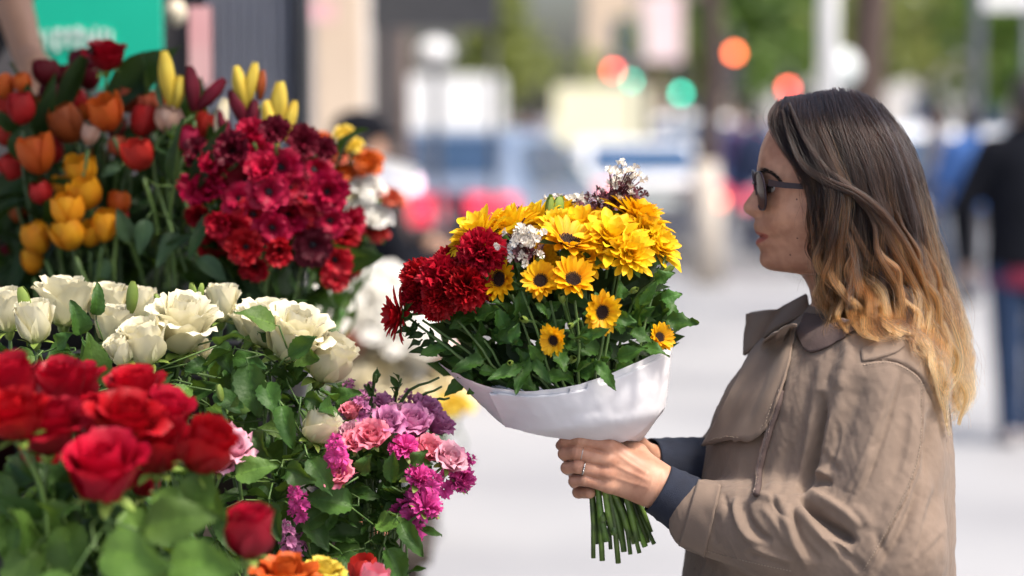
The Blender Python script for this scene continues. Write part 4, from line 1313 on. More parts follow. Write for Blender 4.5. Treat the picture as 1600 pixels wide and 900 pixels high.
# rose buds still shut
def bud_mesh(seed, m1, L=.034, W=.008, name='bud'):
    rgg = random.Random(seed); mb = MB()
    for k in range(6):
        petal(mb, L * rgg.uniform(.9, 1.1), W, .002, 0, .62, -.40, k * 1.047 * 2.1, .008, shape=shape_tulip, nu=8, nv=5, curl=rgg.uniform(-.1, .2), rg=rgg)
    return mb.mesh(name, m1)
BUDG = [bud_mesh(i, M_bud) for i in range(3)]
for px, py, s, lx, Y, lab in ((38, 470, 1.0, -.25, 2.95, 'pointed green rose bud at the left between the white roses'), (207, 466, 1.05, .12, 2.97, 'tall pointed green rose bud beside the squarish white rose'),
                              (302, 460, .75, -.1, 3.02, 'small yellow green rose bud left of the tight white rose'), (313, 458, .7, .15, 3.0, 'thin curled green rose bud touching the tight white rose'),
                              (343, 612, .65, -.2, 2.85, 'tiny yellowish rose bud among the leaves below the white roses'), (246, 470, .6, -.3, 3.04, 'thin dry green bud above the middle white roses')):
    flower('rose_bud', lab, 'rose bud', 'closed rose buds', px, py, Y, s, (lx, -.1, 1), [('bud', BUDG[px % 3], 0)], PB['white'], hh=.018, rg=rg, nleaf=1, leaves=LEAF_R, leaf_scale=.6)
# ---- red roses close to the lens
RR = [(14, 590, 96, 2.30, -.2, .3, 1, 'red rose cut off at the left edge above the others'), (22, 640, 92, 2.26, -.2, .4, 2, 'red rose at the left edge lit on its upper petals'),
      (92, 602, 88, 2.42, 0, .2, 3, 'darker red rose at the back between the two bright groups'), (75, 660, 96, 2.30, .1, .35, 2, 'bright red rose with a flat top at left of centre'),
      (62, 706, 74, 2.38, -.1, .2, 0, 'deep shaded red rose hanging below the flat-topped one'), (212, 604, 96, 2.40, 0, .25, 1, 'pointed dark red rose at the top of the right group'),
      (195, 650, 92, 2.30, .2, .4, 2, 'glowing red rose with a slanted petal in the right group'), (255, 640, 84, 2.38, .3, .3, 3, 'red rose behind the slanted one with a soft edge'),
      (246, 692, 92, 2.32, .1, .4, 1, 'shaded red rose in the fork between the two lit ones'), (165, 728, 112, 2.22, .05, .45, 3, 'biggest red rose low in front with a round heart'),
      (318, 694, 88, 2.28, .6, .3, 0, 'red rose turned sideways at the right tip of the group'), (140, 640, 80, 2.42, .1, .2, 0, 'dark red rose deep in the gap of the bunch'),
      (225, 735, 70, 2.40, .2, .3, 0, 'dusky red rose tucked beneath the right group'), (120, 590, 72, 2.44, .1, .15, 3, 'half hidden red rose at the top of the gap')]
for px, py, w, Y, lx, ty, v, lab in RR:
    s = w / ppm(Y) / .067
    flower('red_rose', lab, 'rose', 'near red roses', px, py + 14, Y + .17, s * (Y + .17) / Y, (lx, -ty, 1), [('bloom', ROSE_R[v], 0)], PB['red'], hh=.026, nleaf=6, leaves=LEAF_P + LEAF_R, rg=rg, calyx=CALYX[v % 3], leaf_scale=.95, leaf_span=(.25, .75))
flower('red_rose', 'single small red rose by itself low among the leaves', 'rose', 'near red roses', 390, 838, 2.42, .80, (.1, -.1, 1), [('bloom', ROSE_R[0], 0)], PB['low'], hh=.028, rg=rg, calyx=CALYX[0], nleaf=0)
red_roots = [(r, p) for k, (r, p) in STEMS.items() if k.startswith('red_rose')]
for px, py, hx, hy, sz, Y in ((150, 850, .9, .2, 1.15, 2.18), (215, 820, 1, -.15, 1.25, 2.22), (255, 870, 1, .1, 1.1, 2.2), (60, 840, -.4, 1, 1.2, 2.3), (30, 780, -.1, 1, 1.2, 2.35), (100, 800, .3, 1, 1.1, 2.32), (190, 780, .5, .8, 1.0, 2.3), (235, 760, .8, .5, .9, 2.3),
                          (120, 880, -.5, .8, 1.2, 2.2), (20, 870, .5, .9, 1.2, 2.3), (180, 890, .9, .4, 1.1, 2.25), (280, 740, .7, .6, .9, 2.34), (300, 800, .3, -.9, 1.0, 2.3), (85, 760, -.3, .9, 1.1, 2.36), (8, 720, -.1, 1, 1.1, 2.36)):
    x = Vector((hx, rg.uniform(-.35, .1), -hy)).normalized()
    z = Vector((rg.uniform(-.3, .3), -1.0, .6)); z = (z - x * z.dot(x)).normalized()
    hang_leaf(red_roots, px, py + 8, Y + .15, rg.choice(LEAF_P), Matrix((x, z.cross(x), z)).transposed().to_quaternion(), sz * .85)
for k in range(40):
    hang_leaf(red_roots, rg.uniform(0, 280), rg.uniform(740, 900), rg.uniform(2.5, 2.66), rg.choice(LEAF_R + LEAF_R + LEAF_P), rnd_quat(rg, (rg.gauss(0, 1), -.3, rg.gauss(0, .8))), rg.uniform(.8, 1.2))

# ---- pink and purple flowers at the right end of the stall
K_ruf = {c: [rose_bloom(400 + i, M_pt[c], .55 + .2 * i, frill=.0034, n=13, wide=1.25, big=.8) for i in range(2)] for c in ('pink', 'palepink', 'lilac')}
K_ruf['hot'] = [ruffle_bloom(400 + i, M_pt['hot'], n=20, nv=13, rf=3, ruf=.003) for i in range(2)]
K_spk = {c: [spike_bloom(420 + i, M_pt[c], n=13) for i in range(2)] for c in ('hot', 'lilac', 'palepink', 'pink')}
PK = [('r', 'pink', 580, 682, 42, 2.86, .1, .9, 'round salmon pink bloom in the middle of the purple flowers'), ('r', 'pink', 553, 692, 32, 2.86, -.1, .7, 'small salmon pink bloom left of the round one'),
      ('r', 'palepink', 546, 674, 30, 2.90, -.2, .4, 'pale pink half-open bloom above the salmon ones'), ('r', 'pink', 527, 742, 42, 2.83, -.1, .9, 'pink rosette below the magenta florets'),
      ('r', 'pink', 548, 645, 30, 2.93, 0, .2, 'closed pink bloom beside the drooping white rose'), ('r', 'palepink', 363, 700, 58, 2.80, .4, .6, 'frilled pale pink bloom next to the sideways red rose'),
      ('r', 'palepink', 345, 725, 40, 2.80, .1, .5, 'pale pink frills peeping under the sideways red rose'),
      ('r', 'lilac', 607, 660, 44, 2.88, .2, .6, 'rosy purple bloom on the upper right of the clump'), ('s', 'lilac', 545, 622, 34, 3.00, .0, .1, 'slender purple spike behind the drooping white rose'),
      ('s', 'lilac', 575, 622, 38, 3.00, .15, .1, 'purple spike rising at the top of the clump'), ('s', 'lilac', 563, 640, 44, 2.94, .1, .3, 'broad purple spike in the upper clump'), ('r', 'lilac', 644, 665, 50, 2.92, .2, .5, 'mauve ruffled bloom with pale edges'),
      ('r', 'lilac', 664, 637, 40, 2.97, .3, .3, 'purple bloom highest on the right beside bare stems'), ('r', 'lilac', 684, 664, 38, 2.96, .5, .3, 'purple bloom at right just under the bare stems'),
      ('s', 'lilac', 630, 640, 40, 3.02, .3, .2, 'purple spike behind the mauve bloom'), ('r', 'hot', 633, 697, 40, 2.87, .2, .6, 'magenta bloom in the centre right of the clump'), ('r', 'pink', 670, 702, 42, 2.90, .4, .6, 'rose pink bloom on the right of the magenta one'),
      ('r', 'palepink', 702, 716, 44, 2.89, .5, .6, 'blush white bloom at the right edge of the clump'), ('s', 'hot', 716, 735, 50, 2.92, .75, .2, 'long magenta spike forming the right tip of the clump'),
      ('r', 'hot', 722, 752, 40, 2.92, .9, .3, 'magenta bloom at the lower right tip'), ('r', 'hot', 655, 745, 44, 2.85, .3, .6, 'bright magenta bloom hanging right of the stems'), ('s', 'hot', 660, 778, 62, 2.86, .5, .5, 'large magenta cluster low at right'),
      ('r', 'hot', 668, 790, 44, 2.84, .6, .5, 'magenta bloom lowest at right'), ('r', 'hot', 622, 800, 30, 2.88, .0, .7, 'small magenta bloom below the large cluster'), ('s', 'hot', 526, 708, 50, 2.82, .0, .8, 'magenta florets beside the low white rose'),
      ('s', 'hot', 464, 780, 44, 2.82, -.1, .8, 'magenta florets half hidden under the rose leaves'), ('s', 'lilac', 450, 842, 44, 2.84, -.1, .8, 'dark magenta florets near the bottom among leaves'), ('s', 'lilac', 470, 830, 36, 2.88, .1, .6, 'dim magenta florets right of the lowest ones'),
      ('r', 'lilac', 600, 632, 30, 2.98, .1, .2, 'little purple bloom between the two top spikes'), ('r', 'palepink', 618, 645, 28, 2.95, .2, .3, 'pale lilac bloom between the mauve and purple ones')]
LEAF_S = [leaf_mesh(380 + i, M_lrose, L, L * .2, b, f, petiole=.004) for i, (L, b, f) in enumerate(((.055, .6, .3), (.045, 1.1, .4), (.065, .3, .2)))]
for ty_, c, px, py, w, Y, lx, ty, lab in PK:
    if ty_ == 'r':
        s = w / ppm(Y) / (.046 if c == 'hot' else .060)
        flower('pink_flower', lab, 'flower', 'pink and purple flowers', px, py, Y, s, (lx, -ty, .7), [('bloom', K_ruf[c][px % 2], 0)], PB['pink'], hh=.012 if c == 'hot' else .022, stem_r=.0016, nleaf=3, leaves=LEAF_S, rg=rg, calyx=CALYX[px % 3], leaf_scale=.8, leaf_span=(.08, .4))
    else:
        s = w / ppm(Y) / .052
        flower('stock_flower', lab, 'flower', 'pink and purple flowers', px, py, Y, s, (lx, -ty, .9), [('bloom', K_spk[c][px % 2], 0)], PB['pink'], hh=.045, stem_r=.002, nleaf=3, leaves=LEAF_S, rg=rg, leaf_scale=.8, leaf_span=(.12, .45))
pink_roots = [(r, p) for k, (r, p) in STEMS.items() if k.startswith(('pink_flower', 'stock_flower'))]
for px, py, hx, hy, sz in ((600, 740, 1, -.2, 1.1), (560, 790, -1, -.1, 1.2), (585, 830, -1, .25, 1.2), (500, 830, -.2, .9, 1.3), (640, 770, -.8, .5, .8), (610, 760, .2, -1, .8), (590, 800, 1, .1, 1.2), (620, 810, .7, .9, 1.2), (560, 745, .5, -.8, .9),
                       (545, 830, .3, .9, 1.1), (600, 850, .4, .9, 1.1), (640, 730, .6, -.5, .8), (520, 790, -.8, .6, 1.0), (570, 850, .1, 1, 1.1), (560, 715, .8, .3, .8), (610, 715, -.3, -.8, .7), (480, 870, -.3, .7, 1.2), (530, 860, .5, .7, 1.1)):
    x = Vector((hx, rg.uniform(-.35, .1), -hy)).normalized()
    z = Vector((rg.uniform(-.3, .3), -.9, .6)); z = (z - x * z.dot(x)).normalized()
    hang_leaf(pink_roots, px, py, rg.uniform(2.84, 2.92), rg.choice(LEAF_R), Matrix((x, z.cross(x), z)).transposed().to_quaternion(), sz * .72)
for k in range(60):
    hang_leaf(pink_roots, rg.uniform(470, 640), rg.uniform(700, 870), rg.uniform(2.88, 3.02), rg.choice(LEAF_S + LEAF_R), rnd_quat(rg, (rg.gauss(0, 1), -.3, rg.gauss(0, .7))), rg.uniform(.45, .8))
# bare cut stems poking out at the right
for (a, b_, lab) in (((622, 640), (686, 590), 'bare green twig sticking out above the purple bloom'), ((640, 650), (690, 604), 'bare green twig just under the highest one'), ((668, 650), (702, 622), 'short bare twig beside the highest purple bloom'),
                     ((580, 640), (588, 585), 'dark leafy shoot rising over the purple spikes'), ((615, 640), (627, 592), 'brownish leafy shoot above the purple clump')):
    A_, B_ = at(*a, 2.99), at(*b_, 2.97)
    o = empty('twig', Vector(PB['pink']), lab, 'twig', 'bare twigs among the purple flowers')
    mb = MB(); bz = Vector(PB['pink']); mb.tube([Vector(v) - bz for v in spline([bz, bz.lerp(A_, .6) + Vector((-.01, 0, .02)), A_, B_], 14)], [.0025] * 10 + [.002, .0018, .0016, .0014], 6)
    link('stem', mb.mesh('stem', M_stem), o)
    if 'shoot' in lab:
        for k in range(7):
            t = k / 7
            link('leaf', LEAF_S[k % 3], o, A_.lerp(B_, t) - bz, rnd_quat(rg, (rg.gauss(0, 1), rg.gauss(0, 1), 1.2)), .32)
# ---- odd blooms at the bottom edge
flower('ranunculus', 'orange ranunculus at the bottom edge below the single red rose', 'ranunculus', None, 445, 906, 2.62, .80, (.1, -.3, 1), [('bloom', rose_bloom(231, M_pt['orange'], .8), 0)], PB['low'], rg=rg, calyx=CALYX[0])
flower('ranunculus', 'small yellow bloom at the bottom edge beside the orange one', 'ranunculus', None, 506, 893, 2.68, .5, (.1, -.3, 1), [('bloom', rose_bloom(232, M_pt['lemon'], .7), 0)], PB['low'], rg=rg, calyx=CALYX[1])
flower('tulip', 'pink tulip at the bottom edge right of the yellow bloom', 'tulip', None, 585, 902, 2.72, .62, (.2, -.2, 1), [('bloom', tulip_bloom(233, M_pt['pink'], .4), 0)], PB['low'], rg=rg)
flower('tulip', 'red tulip low beside the pink one at the bottom edge', 'tulip', None, 566, 884, 2.80, .7, (-.1, -.2, 1), [('bloom', tulip_bloom(234, M_pt['red'], .3), 0)], PB['low'], rg=rg)
flower('tulip', 'pale pink tulip blurred at the bottom left of the pink one', 'tulip', None, 540, 885, 2.9, .8, (-.1, -.2, 1), [('bloom', tulip_bloom(235, M_pt['palepink'], .4), 0)], PB['low'], rg=rg)
flower('rose', 'peach rose out of focus behind the lowest pink flowers', 'rose', None, 588, 828, 3.7, .85, (.1, -.4, 1), [('bloom', rose_bloom(236, M_pt['peach'], .8), 0)], (-.21, 3.72, .12), rg=rg, calyx=CALYX[2])

# ---- tulips on the upper tier
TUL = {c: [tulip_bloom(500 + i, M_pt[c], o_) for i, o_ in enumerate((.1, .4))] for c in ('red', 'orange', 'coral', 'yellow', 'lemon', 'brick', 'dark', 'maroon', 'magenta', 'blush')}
TL = [('red', 32, 168, 44, 3.52, 'round red tulip at the upper left under an orange-tipped bud'), ('orange', 57, 241, 52, 3.50, 'long orange tulip tilted at the left'), ('red', 82, 234, 34, 3.58, 'narrow red tulip right of the tilted orange one'),
      ('brick', 104, 192, 54, 3.55, 'brownish orange tulip in half shade'), ('orange', 165, 176, 50, 3.50, 'brightest orange tulip of the top row'), ('dark', 72, 110, 40, 3.62, 'pointed dark red tulip at the top left'),
      ('orange', 36, 130, 26, 3.58, 'thin orange-tipped bud over the round red tulip'), ('maroon', 80, 150, 36, 3.66, 'blackish purple tulip under the pointed dark red one'), ('red', 117, 158, 34, 3.66, 'small red tulip behind the brownish orange one'),
      ('coral', 201, 156, 34, 3.62, 'coral tulip right of the brightest orange one'), ('coral', 232, 168, 36, 3.58, 'pale coral tulip above a red one'), ('red', 226, 190, 40, 3.55, 'dark red tulip below the pale coral one'),
      ('red', 215, 240, 44, 3.46, 'open red tulip on a bright stem in the centre'), ('blush', 264, 186, 40, 3.52, 'whitish blush tulip beside the lily buds'), ('magenta', 294, 216, 36, 3.48, 'closed magenta bud slanting left'),
      ('red', 323, 200, 36, 3.55, 'tall red tulip between magenta bud and crimson flowers'), ('blush', 141, 211, 26, 3.50, 'slim greenish pink bud under the brightest orange tulip'), ('coral', 184, 226, 30, 3.56, 'small coral bud between slim bud and open red tulip'),
      ('red', 20, 262, 42, 3.60, 'shaded red tulip at the left edge'), ('red', 64, 300, 32, 3.50, 'orange red bud left of the yellow cluster'), ('yellow', 127, 266, 42, 3.52, 'top yellow tulip of the cluster'),
      ('yellow', 133, 300, 46, 3.48, 'large yellow tulip second from the top of the cluster'), ('yellow', 101, 292, 28, 3.54, 'thin yellow tulip at the left side of the cluster'), ('yellow', 106, 327, 48, 3.46, 'golden tulip at the heart of the yellow cluster'),
      ('yellow', 105, 364, 46, 3.46, 'yellow tulip at the lower left of the cluster'), ('yellow', 141, 367, 32, 3.48, 'small yellow tulip between the two lowest of the cluster'), ('yellow', 164, 354, 40, 3.47, 'yellow tulip at the lower right of the cluster'),
      ('yellow', 58, 372, 42, 3.50, 'yellow tulip by itself left of the cluster'), ('yellow', 50, 406, 36, 3.52, 'yellow tulip hanging lowest at the left'), ('orange', 186, 316, 34, 3.50, 'orange tulip right of the yellow cluster'),
      ('red', 191, 342, 22, 3.52, 'red-orange tulip tucked under the orange one'), ('orange', 6, 134, 34, 3.60, 'orange tulip cut by the left edge at the top'), ('red', 8, 208, 34, 3.62, 'red tulip cut by the left edge'),
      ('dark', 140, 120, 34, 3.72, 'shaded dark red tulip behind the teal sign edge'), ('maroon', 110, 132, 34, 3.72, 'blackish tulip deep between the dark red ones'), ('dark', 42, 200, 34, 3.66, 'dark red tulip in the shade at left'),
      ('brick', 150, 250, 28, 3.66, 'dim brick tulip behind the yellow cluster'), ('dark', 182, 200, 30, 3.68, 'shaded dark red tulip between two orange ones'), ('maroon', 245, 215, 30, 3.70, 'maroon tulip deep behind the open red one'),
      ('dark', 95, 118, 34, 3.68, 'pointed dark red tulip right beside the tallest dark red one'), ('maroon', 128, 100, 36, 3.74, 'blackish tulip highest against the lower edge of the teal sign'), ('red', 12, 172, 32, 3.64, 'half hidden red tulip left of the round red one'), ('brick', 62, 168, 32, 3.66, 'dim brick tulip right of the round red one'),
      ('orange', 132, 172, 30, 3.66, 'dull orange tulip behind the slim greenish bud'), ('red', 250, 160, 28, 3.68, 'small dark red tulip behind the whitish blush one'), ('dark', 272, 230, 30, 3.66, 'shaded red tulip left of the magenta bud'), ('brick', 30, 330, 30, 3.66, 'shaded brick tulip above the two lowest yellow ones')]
LT = [leaf_mesh(390 + i, M_ldark, L, L * .12, b, f, petiole=.004) for i, (L, b, f) in enumerate(((.16, .6, .4), (.13, 1.0, .4), (.18, .4, .3)))]
for c, px, py, w, Y, lab in TL:
    s = w / ppm(Y) / .046
    flower('tulip', lab, 'tulip', 'tulips on the upper tier', px, py, Y, s, (rg.uniform(-.35, .35) + (px - 150) / 500, -rg.uniform(0, .45), 1), [('bloom', TUL[c][px % 2], 0)], PB['tul'] if px < 170 else PB['tul2'], hh=.028, stem_r=.003,
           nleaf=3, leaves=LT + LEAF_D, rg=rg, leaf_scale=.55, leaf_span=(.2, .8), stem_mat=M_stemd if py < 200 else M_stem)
flower('red_rose', 'deep red rose standing highest against the teal sign', 'rose', None, 167, 90, 3.58, .78, (.1, -.3, 1), [('bloom', ROSE_R[2], 0)], PB['tul'], rg=rg, calyx=CALYX[0], nleaf=2, leaves=LEAF_D, hh=.026)
tul_roots = [(r, p) for k, (r, p) in STEMS.items() if k.startswith('tulip') and p[0].y > 3.3]
for k in range(110):
    hang_leaf(tul_roots, rg.uniform(0, 340), rg.uniform(190, 455), rg.uniform(3.56, 3.8), rg.choice(LEAF_D + LT), rnd_quat(rg, (rg.gauss(0, .6), -.2, rg.gauss(0, 1))), rg.uniform(.7, 1.1))
for px, py, hx, hy, sz, Y in ((270, 290, .2, -1, 1.1, 3.4), (300, 300, .6, -1, 1.2, 3.42), (230, 340, -.2, 1, .8, 3.44), (325, 270, 1, -.35, .9, 3.42), (280, 360, -.5, 1, .9, 3.42), (310, 400, .7, .7, .8, 3.38), (205, 380, -.3, -.8, .8, 3.46), (255, 400, .8, -.6, .9, 3.42),
                          (160, 400, 0, 1, .8, 3.5), (120, 410, .1, 1, .8, 3.5), (190, 260, -.8, .4, .6, 3.5), (330, 330, -.4, 1, .8, 3.4)):
    x = Vector((hx, rg.uniform(-.3, .1), -hy)).normalized()
    z = Vector((rg.uniform(-.3, .3), -1.0, .6)); z = (z - x * z.dot(x)).normalized()
    hang_leaf(tul_roots, px, py, Y, with_mat(rg.choice(LEAF_D), M_lgrey) if px % 3 else rg.choice(LT), Matrix((x, z.cross(x), z)).transposed().to_quaternion(), sz * .55)
# ---- lily buds
LB = [('lemon', 262, 128, 30, -.1, 'yellow lily bud pointing up left of the dark red buds'), ('lemon', 279, 142, 22, .15, 'smaller yellow lily bud touching the pointed one'), ('maroon', 300, 138, 30, -.05, 'tall dark red lily bud against the shutter'), ('maroon', 330, 148, 26, .9, 'dark red lily bud leaning far right with a yellow tip'),
      ('lemon', 376, 138, 28, -.2, 'pale yellow lily bud over the crimson flowers'), ('lemon', 392, 136, 24, .2, 'pale yellow lily bud paired with its neighbour'), ('maroon', 372, 168, 24, -.4, 'dark red lily bud beneath the pale yellow pair'), ('brick', 408, 134, 18, .1, 'brownish lily bud right of the pale yellow pair'),
      ('lemon', 436, 172, 30, .05, 'tall bright yellow lily bud near the black post'), ('lemon', 424, 200, 30, -.2, 'yellow lily bud low in front of the bright one'), ('lemon', 452, 190, 26, .3, 'yellow lily bud right of the tall bright one'), ('maroon', 395, 185, 26, .1, 'dark red lily bud in the middle of the lilies'), ('maroon', 350, 200, 28, -.2, 'dark red lily bud touching the tall red tulip'), ('cream', 345, 190, 24, .2, 'creamy green lily bud behind the leaning dark one')]
LILY = {c: bud_mesh(600, M_pt[c], L=.07, W=.014, name='bloom') for c in ('lemon', 'maroon', 'brick', 'cream')}
for c, px, py, w, lx, lab in LB:
    flower('lily_bud', lab, 'lily', 'lily buds', px, py, 3.5, w / ppm(3.5) / .028, (lx, -.1, 1), [('bloom', LILY[c], 0)], PB['crim'], hh=.035, rg=rg, nleaf=2, leaves=LEAF_D, leaf_scale=.5, leaf_span=(.1, .3))
# ---- crimson anemones
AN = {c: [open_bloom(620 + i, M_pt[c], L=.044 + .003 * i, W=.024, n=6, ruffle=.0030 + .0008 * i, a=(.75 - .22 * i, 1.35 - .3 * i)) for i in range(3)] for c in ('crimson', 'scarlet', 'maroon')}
EYE = eye_mesh(1, M_eye)
AL = [('crimson', 332, 302, 66, 'open crimson anemone with a black eye at the left'), ('maroon', 365, 240, 56, 'wine dark anemone at the top left'), ('crimson', 400, 245, 56, 'crimson anemone in the upper middle'), ('maroon', 430, 218, 52, 'wine dark anemone under the yellow lilies'),
      ('crimson', 440, 262, 56, 'crimson anemone below the wine dark one'), ('maroon', 470, 232, 54, 'wine anemone at the upper right'), ('crimson', 490, 268, 52, 'crimson anemone near the orange flowers'), ('crimson', 385, 285, 54, 'crimson anemone right of the black-eyed one'),
      ('crimson', 420, 300, 54, 'crimson anemone in the centre with pale stamens'), ('crimson', 448, 333, 62, 'crimson anemone with a small black eye in the centre'), ('scarlet', 480, 310, 52, 'bright red anemone on the right'), ('crimson', 510, 300, 46, 'crimson anemone at the right bulge'),
      ('scarlet', 395, 335, 54, 'scarlet anemone with ragged petals left of centre'), ('scarlet', 352, 345, 48, 'scarlet anemone under the black-eyed one'), ('scarlet', 345, 382, 60, 'scarlet anemone low at the left with folded petals'), ('scarlet', 385, 385, 52, 'scarlet anemone low beside the folded one'),
      ('scarlet', 400, 415, 40, 'small scarlet anemone hanging lowest at the left'), ('scarlet', 436, 386, 38, 'round scarlet bud below the centre'), ('crimson', 470, 355, 50, 'crimson anemone right of the small black eye'), ('maroon', 488, 382, 50, 'dark anemone with a dark eye low at the right'),
      ('crimson', 515, 345, 48, 'crimson anemone at the right edge of the mass'), ('scarlet', 530, 370, 44, 'red anemone at the right tip'), ('scarlet', 522, 405, 46, 'red anemone drooping at the lower right'), ('scarlet', 520, 430, 34, 'red anemone hanging lowest at the right'),
      ('crimson', 545, 345, 34, 'small crimson anemone beside an orange flower'), ('crimson', 415, 268, 46, 'crimson anemone between the two upper ones'), ('crimson', 455, 292, 46, 'crimson anemone right of the pale stamens'), ('maroon', 320, 250, 50, 'wine anemone at the far left top'),
      ('crimson', 345, 265, 50, 'crimson anemone above the black-eyed one'), ('crimson', 375, 312, 46, 'crimson anemone squeezed beside the black-eyed one'), ('scarlet', 500, 335, 44, 'red anemone behind the right bulge'), ('crimson', 425, 355, 44, 'crimson anemone left below the small black eye'),
      ('scarlet', 318, 335, 40, 'scarlet anemone at the left border'), ('crimson', 395, 218, 46, 'crimson anemone at the foot of the lily buds'), ('maroon', 500, 240, 40, 'dark anemone next to the first orange flower'), ('scarlet', 375, 360, 46, 'scarlet anemone above the two lowest left ones')]
for c, px, py, w, lab in AL:
    Y = 3.36 + rg.uniform(-.05, .07) + .10 * abs(px - 420) / 130
    flower('anemone', lab, 'anemone', 'crimson anemones', px, py, Y, w / ppm(Y) / .056 * rg.uniform(.82, 1.02), ((px - 420) / 220 + rg.uniform(-.3, .3), -1.0, (330 - py) / 240 + rg.uniform(-.1, .4)), [('bloom', AN[c][rg.randrange(3)], 0), ('flower_eye', EYE, 1)], PB['crim'], hh=.004, rg=rg, nleaf=1, leaves=LEAF_D, leaf_scale=.7, leaf_span=(.2, .5))
an_roots = [(r, p) for k, (r, p) in STEMS.items() if k.startswith('anemone')]
for k in range(60):
    hang_leaf(an_roots, rg.uniform(320, 520), rg.uniform(380, 475), rg.uniform(3.45, 3.65), rg.choice(LEAF_D + LEAF_R), rnd_quat(rg, (rg.gauss(0, 1), -.3, rg.gauss(0, .8))), rg.uniform(.6, 1.0))
for k in range(26):
    hang_leaf(an_roots, rg.uniform(330, 530), rg.uniform(240, 400), rg.uniform(3.5, 3.6), rg.choice(LEAF_D), rnd_quat(rg, (rg.gauss(0, 1), -.3, rg.gauss(0, .8))), rg.uniform(.6, .9))
# ---- orange and white flowers behind the anemones
RAN = {c: rose_bloom(640, M_pt[c], .9) for c in ('orange', 'white', 'coral', 'cream', 'red', 'lemon', 'peach', 'yellow', 'palepink', 'rosy', 'pink')}
OW = [('orange', 500, 224, 32, 'orange ranunculus against the dark post'), ('lemon', 537, 214, 30, 'greenish yellow bloom at the top right of the orange flowers'), ('orange', 574, 260, 44, 'brightest orange ranunculus by the newspaper'), ('orange', 537, 274, 36, 'orange ranunculus left below the brightest'),
      ('coral', 530, 246, 34, 'coral ranunculus between two orange ones'), ('orange', 541, 337, 28, 'small orange ranunculus touching the crimson mass'), ('white', 573, 298, 44, 'white ranunculus below the newspaper'), ('white', 560, 326, 40, 'white ranunculus next to the small orange one'), ('white', 585, 344, 44, 'white ranunculus lowest of the three'),
      ('red', 586, 366, 32, 'red ranunculus beneath the lowest white one'), ('coral', 609, 314, 32, 'coral ranunculus at the corner of the newspaper'), ('cream', 545, 300, 30, 'cream ranunculus behind the small orange one'), ('lemon', 552, 230, 26, 'yellow green bloom above the coral one'), ('scarlet', 552, 430, 26, 'red bud hanging below the anemones')]
RAN['scarlet'] = rose_bloom(641, M_pt['scarlet'], .3)
for c, px, py, w, lab in OW:
    flower('ranunculus', lab, 'ranunculus', 'orange and white ranunculus', px, py, 3.8, w / ppm(3.8) / .075, ((px - 540) / 200, -.6, .8), [('bloom', RAN[c], 0)], PB['oran'], hh=.02, rg=rg, nleaf=2, leaves=LEAF_P, leaf_scale=.6, leaf_span=(.1, .35))
# ---- the next flower bench, far out of focus
NB = empty('flower_bench', (-.52, 5.6, 0), 'low bench of blurred flower buckets beyond the stall', 'bench')
for nm, c, d in (('top', (.03, 0, .62), (.62, .62, .03)), ('leg', (-.24, -.25, .3), (.04, .04, .6)), ('leg', (.28, -.25, .3), (.04, .04, .6)), ('leg', (-.24, .25, .3), (.04, .04, .6)), ('leg', (.28, .25, .3), (.04, .04, .6))):
    b = MB(); b.box(c, d); link(nm, b.mesh(nm, M_wood, False), NB)
for x, y, m, lab in ((-.66, 5.6, M_bucket, 'black bucket with white blurred blooms on the far bench'), (-.42, 5.45, M_bucket, 'black bucket with cream blurred blooms on the far bench')):
    o = bucket(x, y, .636, .26, .12, m, lab); o['group'] = 'buckets on the far bench'
FB = [('cream', 488, 462, 60), ('white', 540, 472, 64), ('white', 588, 462, 70), ('white', 622, 492, 60), ('white', 560, 448, 56), ('white', 605, 520, 60), ('white', 652, 545, 54), ('rosy', 496, 494, 44), ('rosy', 520, 512, 44), ('white', 555, 505, 56), ('white', 585, 500, 60),
      ('cream', 562, 560, 50), ('cream', 602, 592, 56), ('cream', 642, 572, 50), ('cream', 662, 612, 50), ('cream', 622, 548, 50), ('cream', 690, 602, 48), ('lemon', 708, 640, 36), ('rosy', 566, 546, 34), ('peach', 540, 545, 44), ('peach', 545, 536, 34), ('pink', 592, 540, 34), ('cream', 640, 605, 50), ('peach', 668, 580, 40), ('cream', 610, 565, 46), ('white', 520, 450, 50), ('peach', 615, 620, 40), ('cream', 580, 600, 44), ('white', 632, 520, 46), ('peach', 690, 560, 36)]
FB += [('white', 470, 452, 54), ('white', 482, 482, 54), ('white', 512, 478, 54), ('white', 660, 590, 46), ('rosy', 600, 552, 30), ('peach', 565, 575, 34), ('cream', 545, 590, 48), ('cream', 590, 572, 50), ('cream', 672, 642, 44), ('cream', 640, 635, 46), ('white', 600, 545, 50), ('cream', 690, 580, 44), ('white', 625, 590, 48), ('cream', 575, 620, 46), ('peach', 648, 560, 36), ('white', 670, 560, 46), ('lemon', 598, 615, 40), ('cream', 710, 612, 40)]
names_ = {'cream': 'cream', 'white': 'white', 'rosy': 'rosy red', 'lemon': 'pale yellow', 'peach': 'peach', 'yellow': 'golden yellow', 'pink': 'pink'}
ordn = ['first', 'second', 'third', 'fourth', 'fifth', 'sixth', 'seventh', 'eighth', 'ninth', 'tenth', 'eleventh', 'twelfth', 'thirteenth', 'fourteenth', 'fifteenth', 'sixteenth', 'seventeenth']
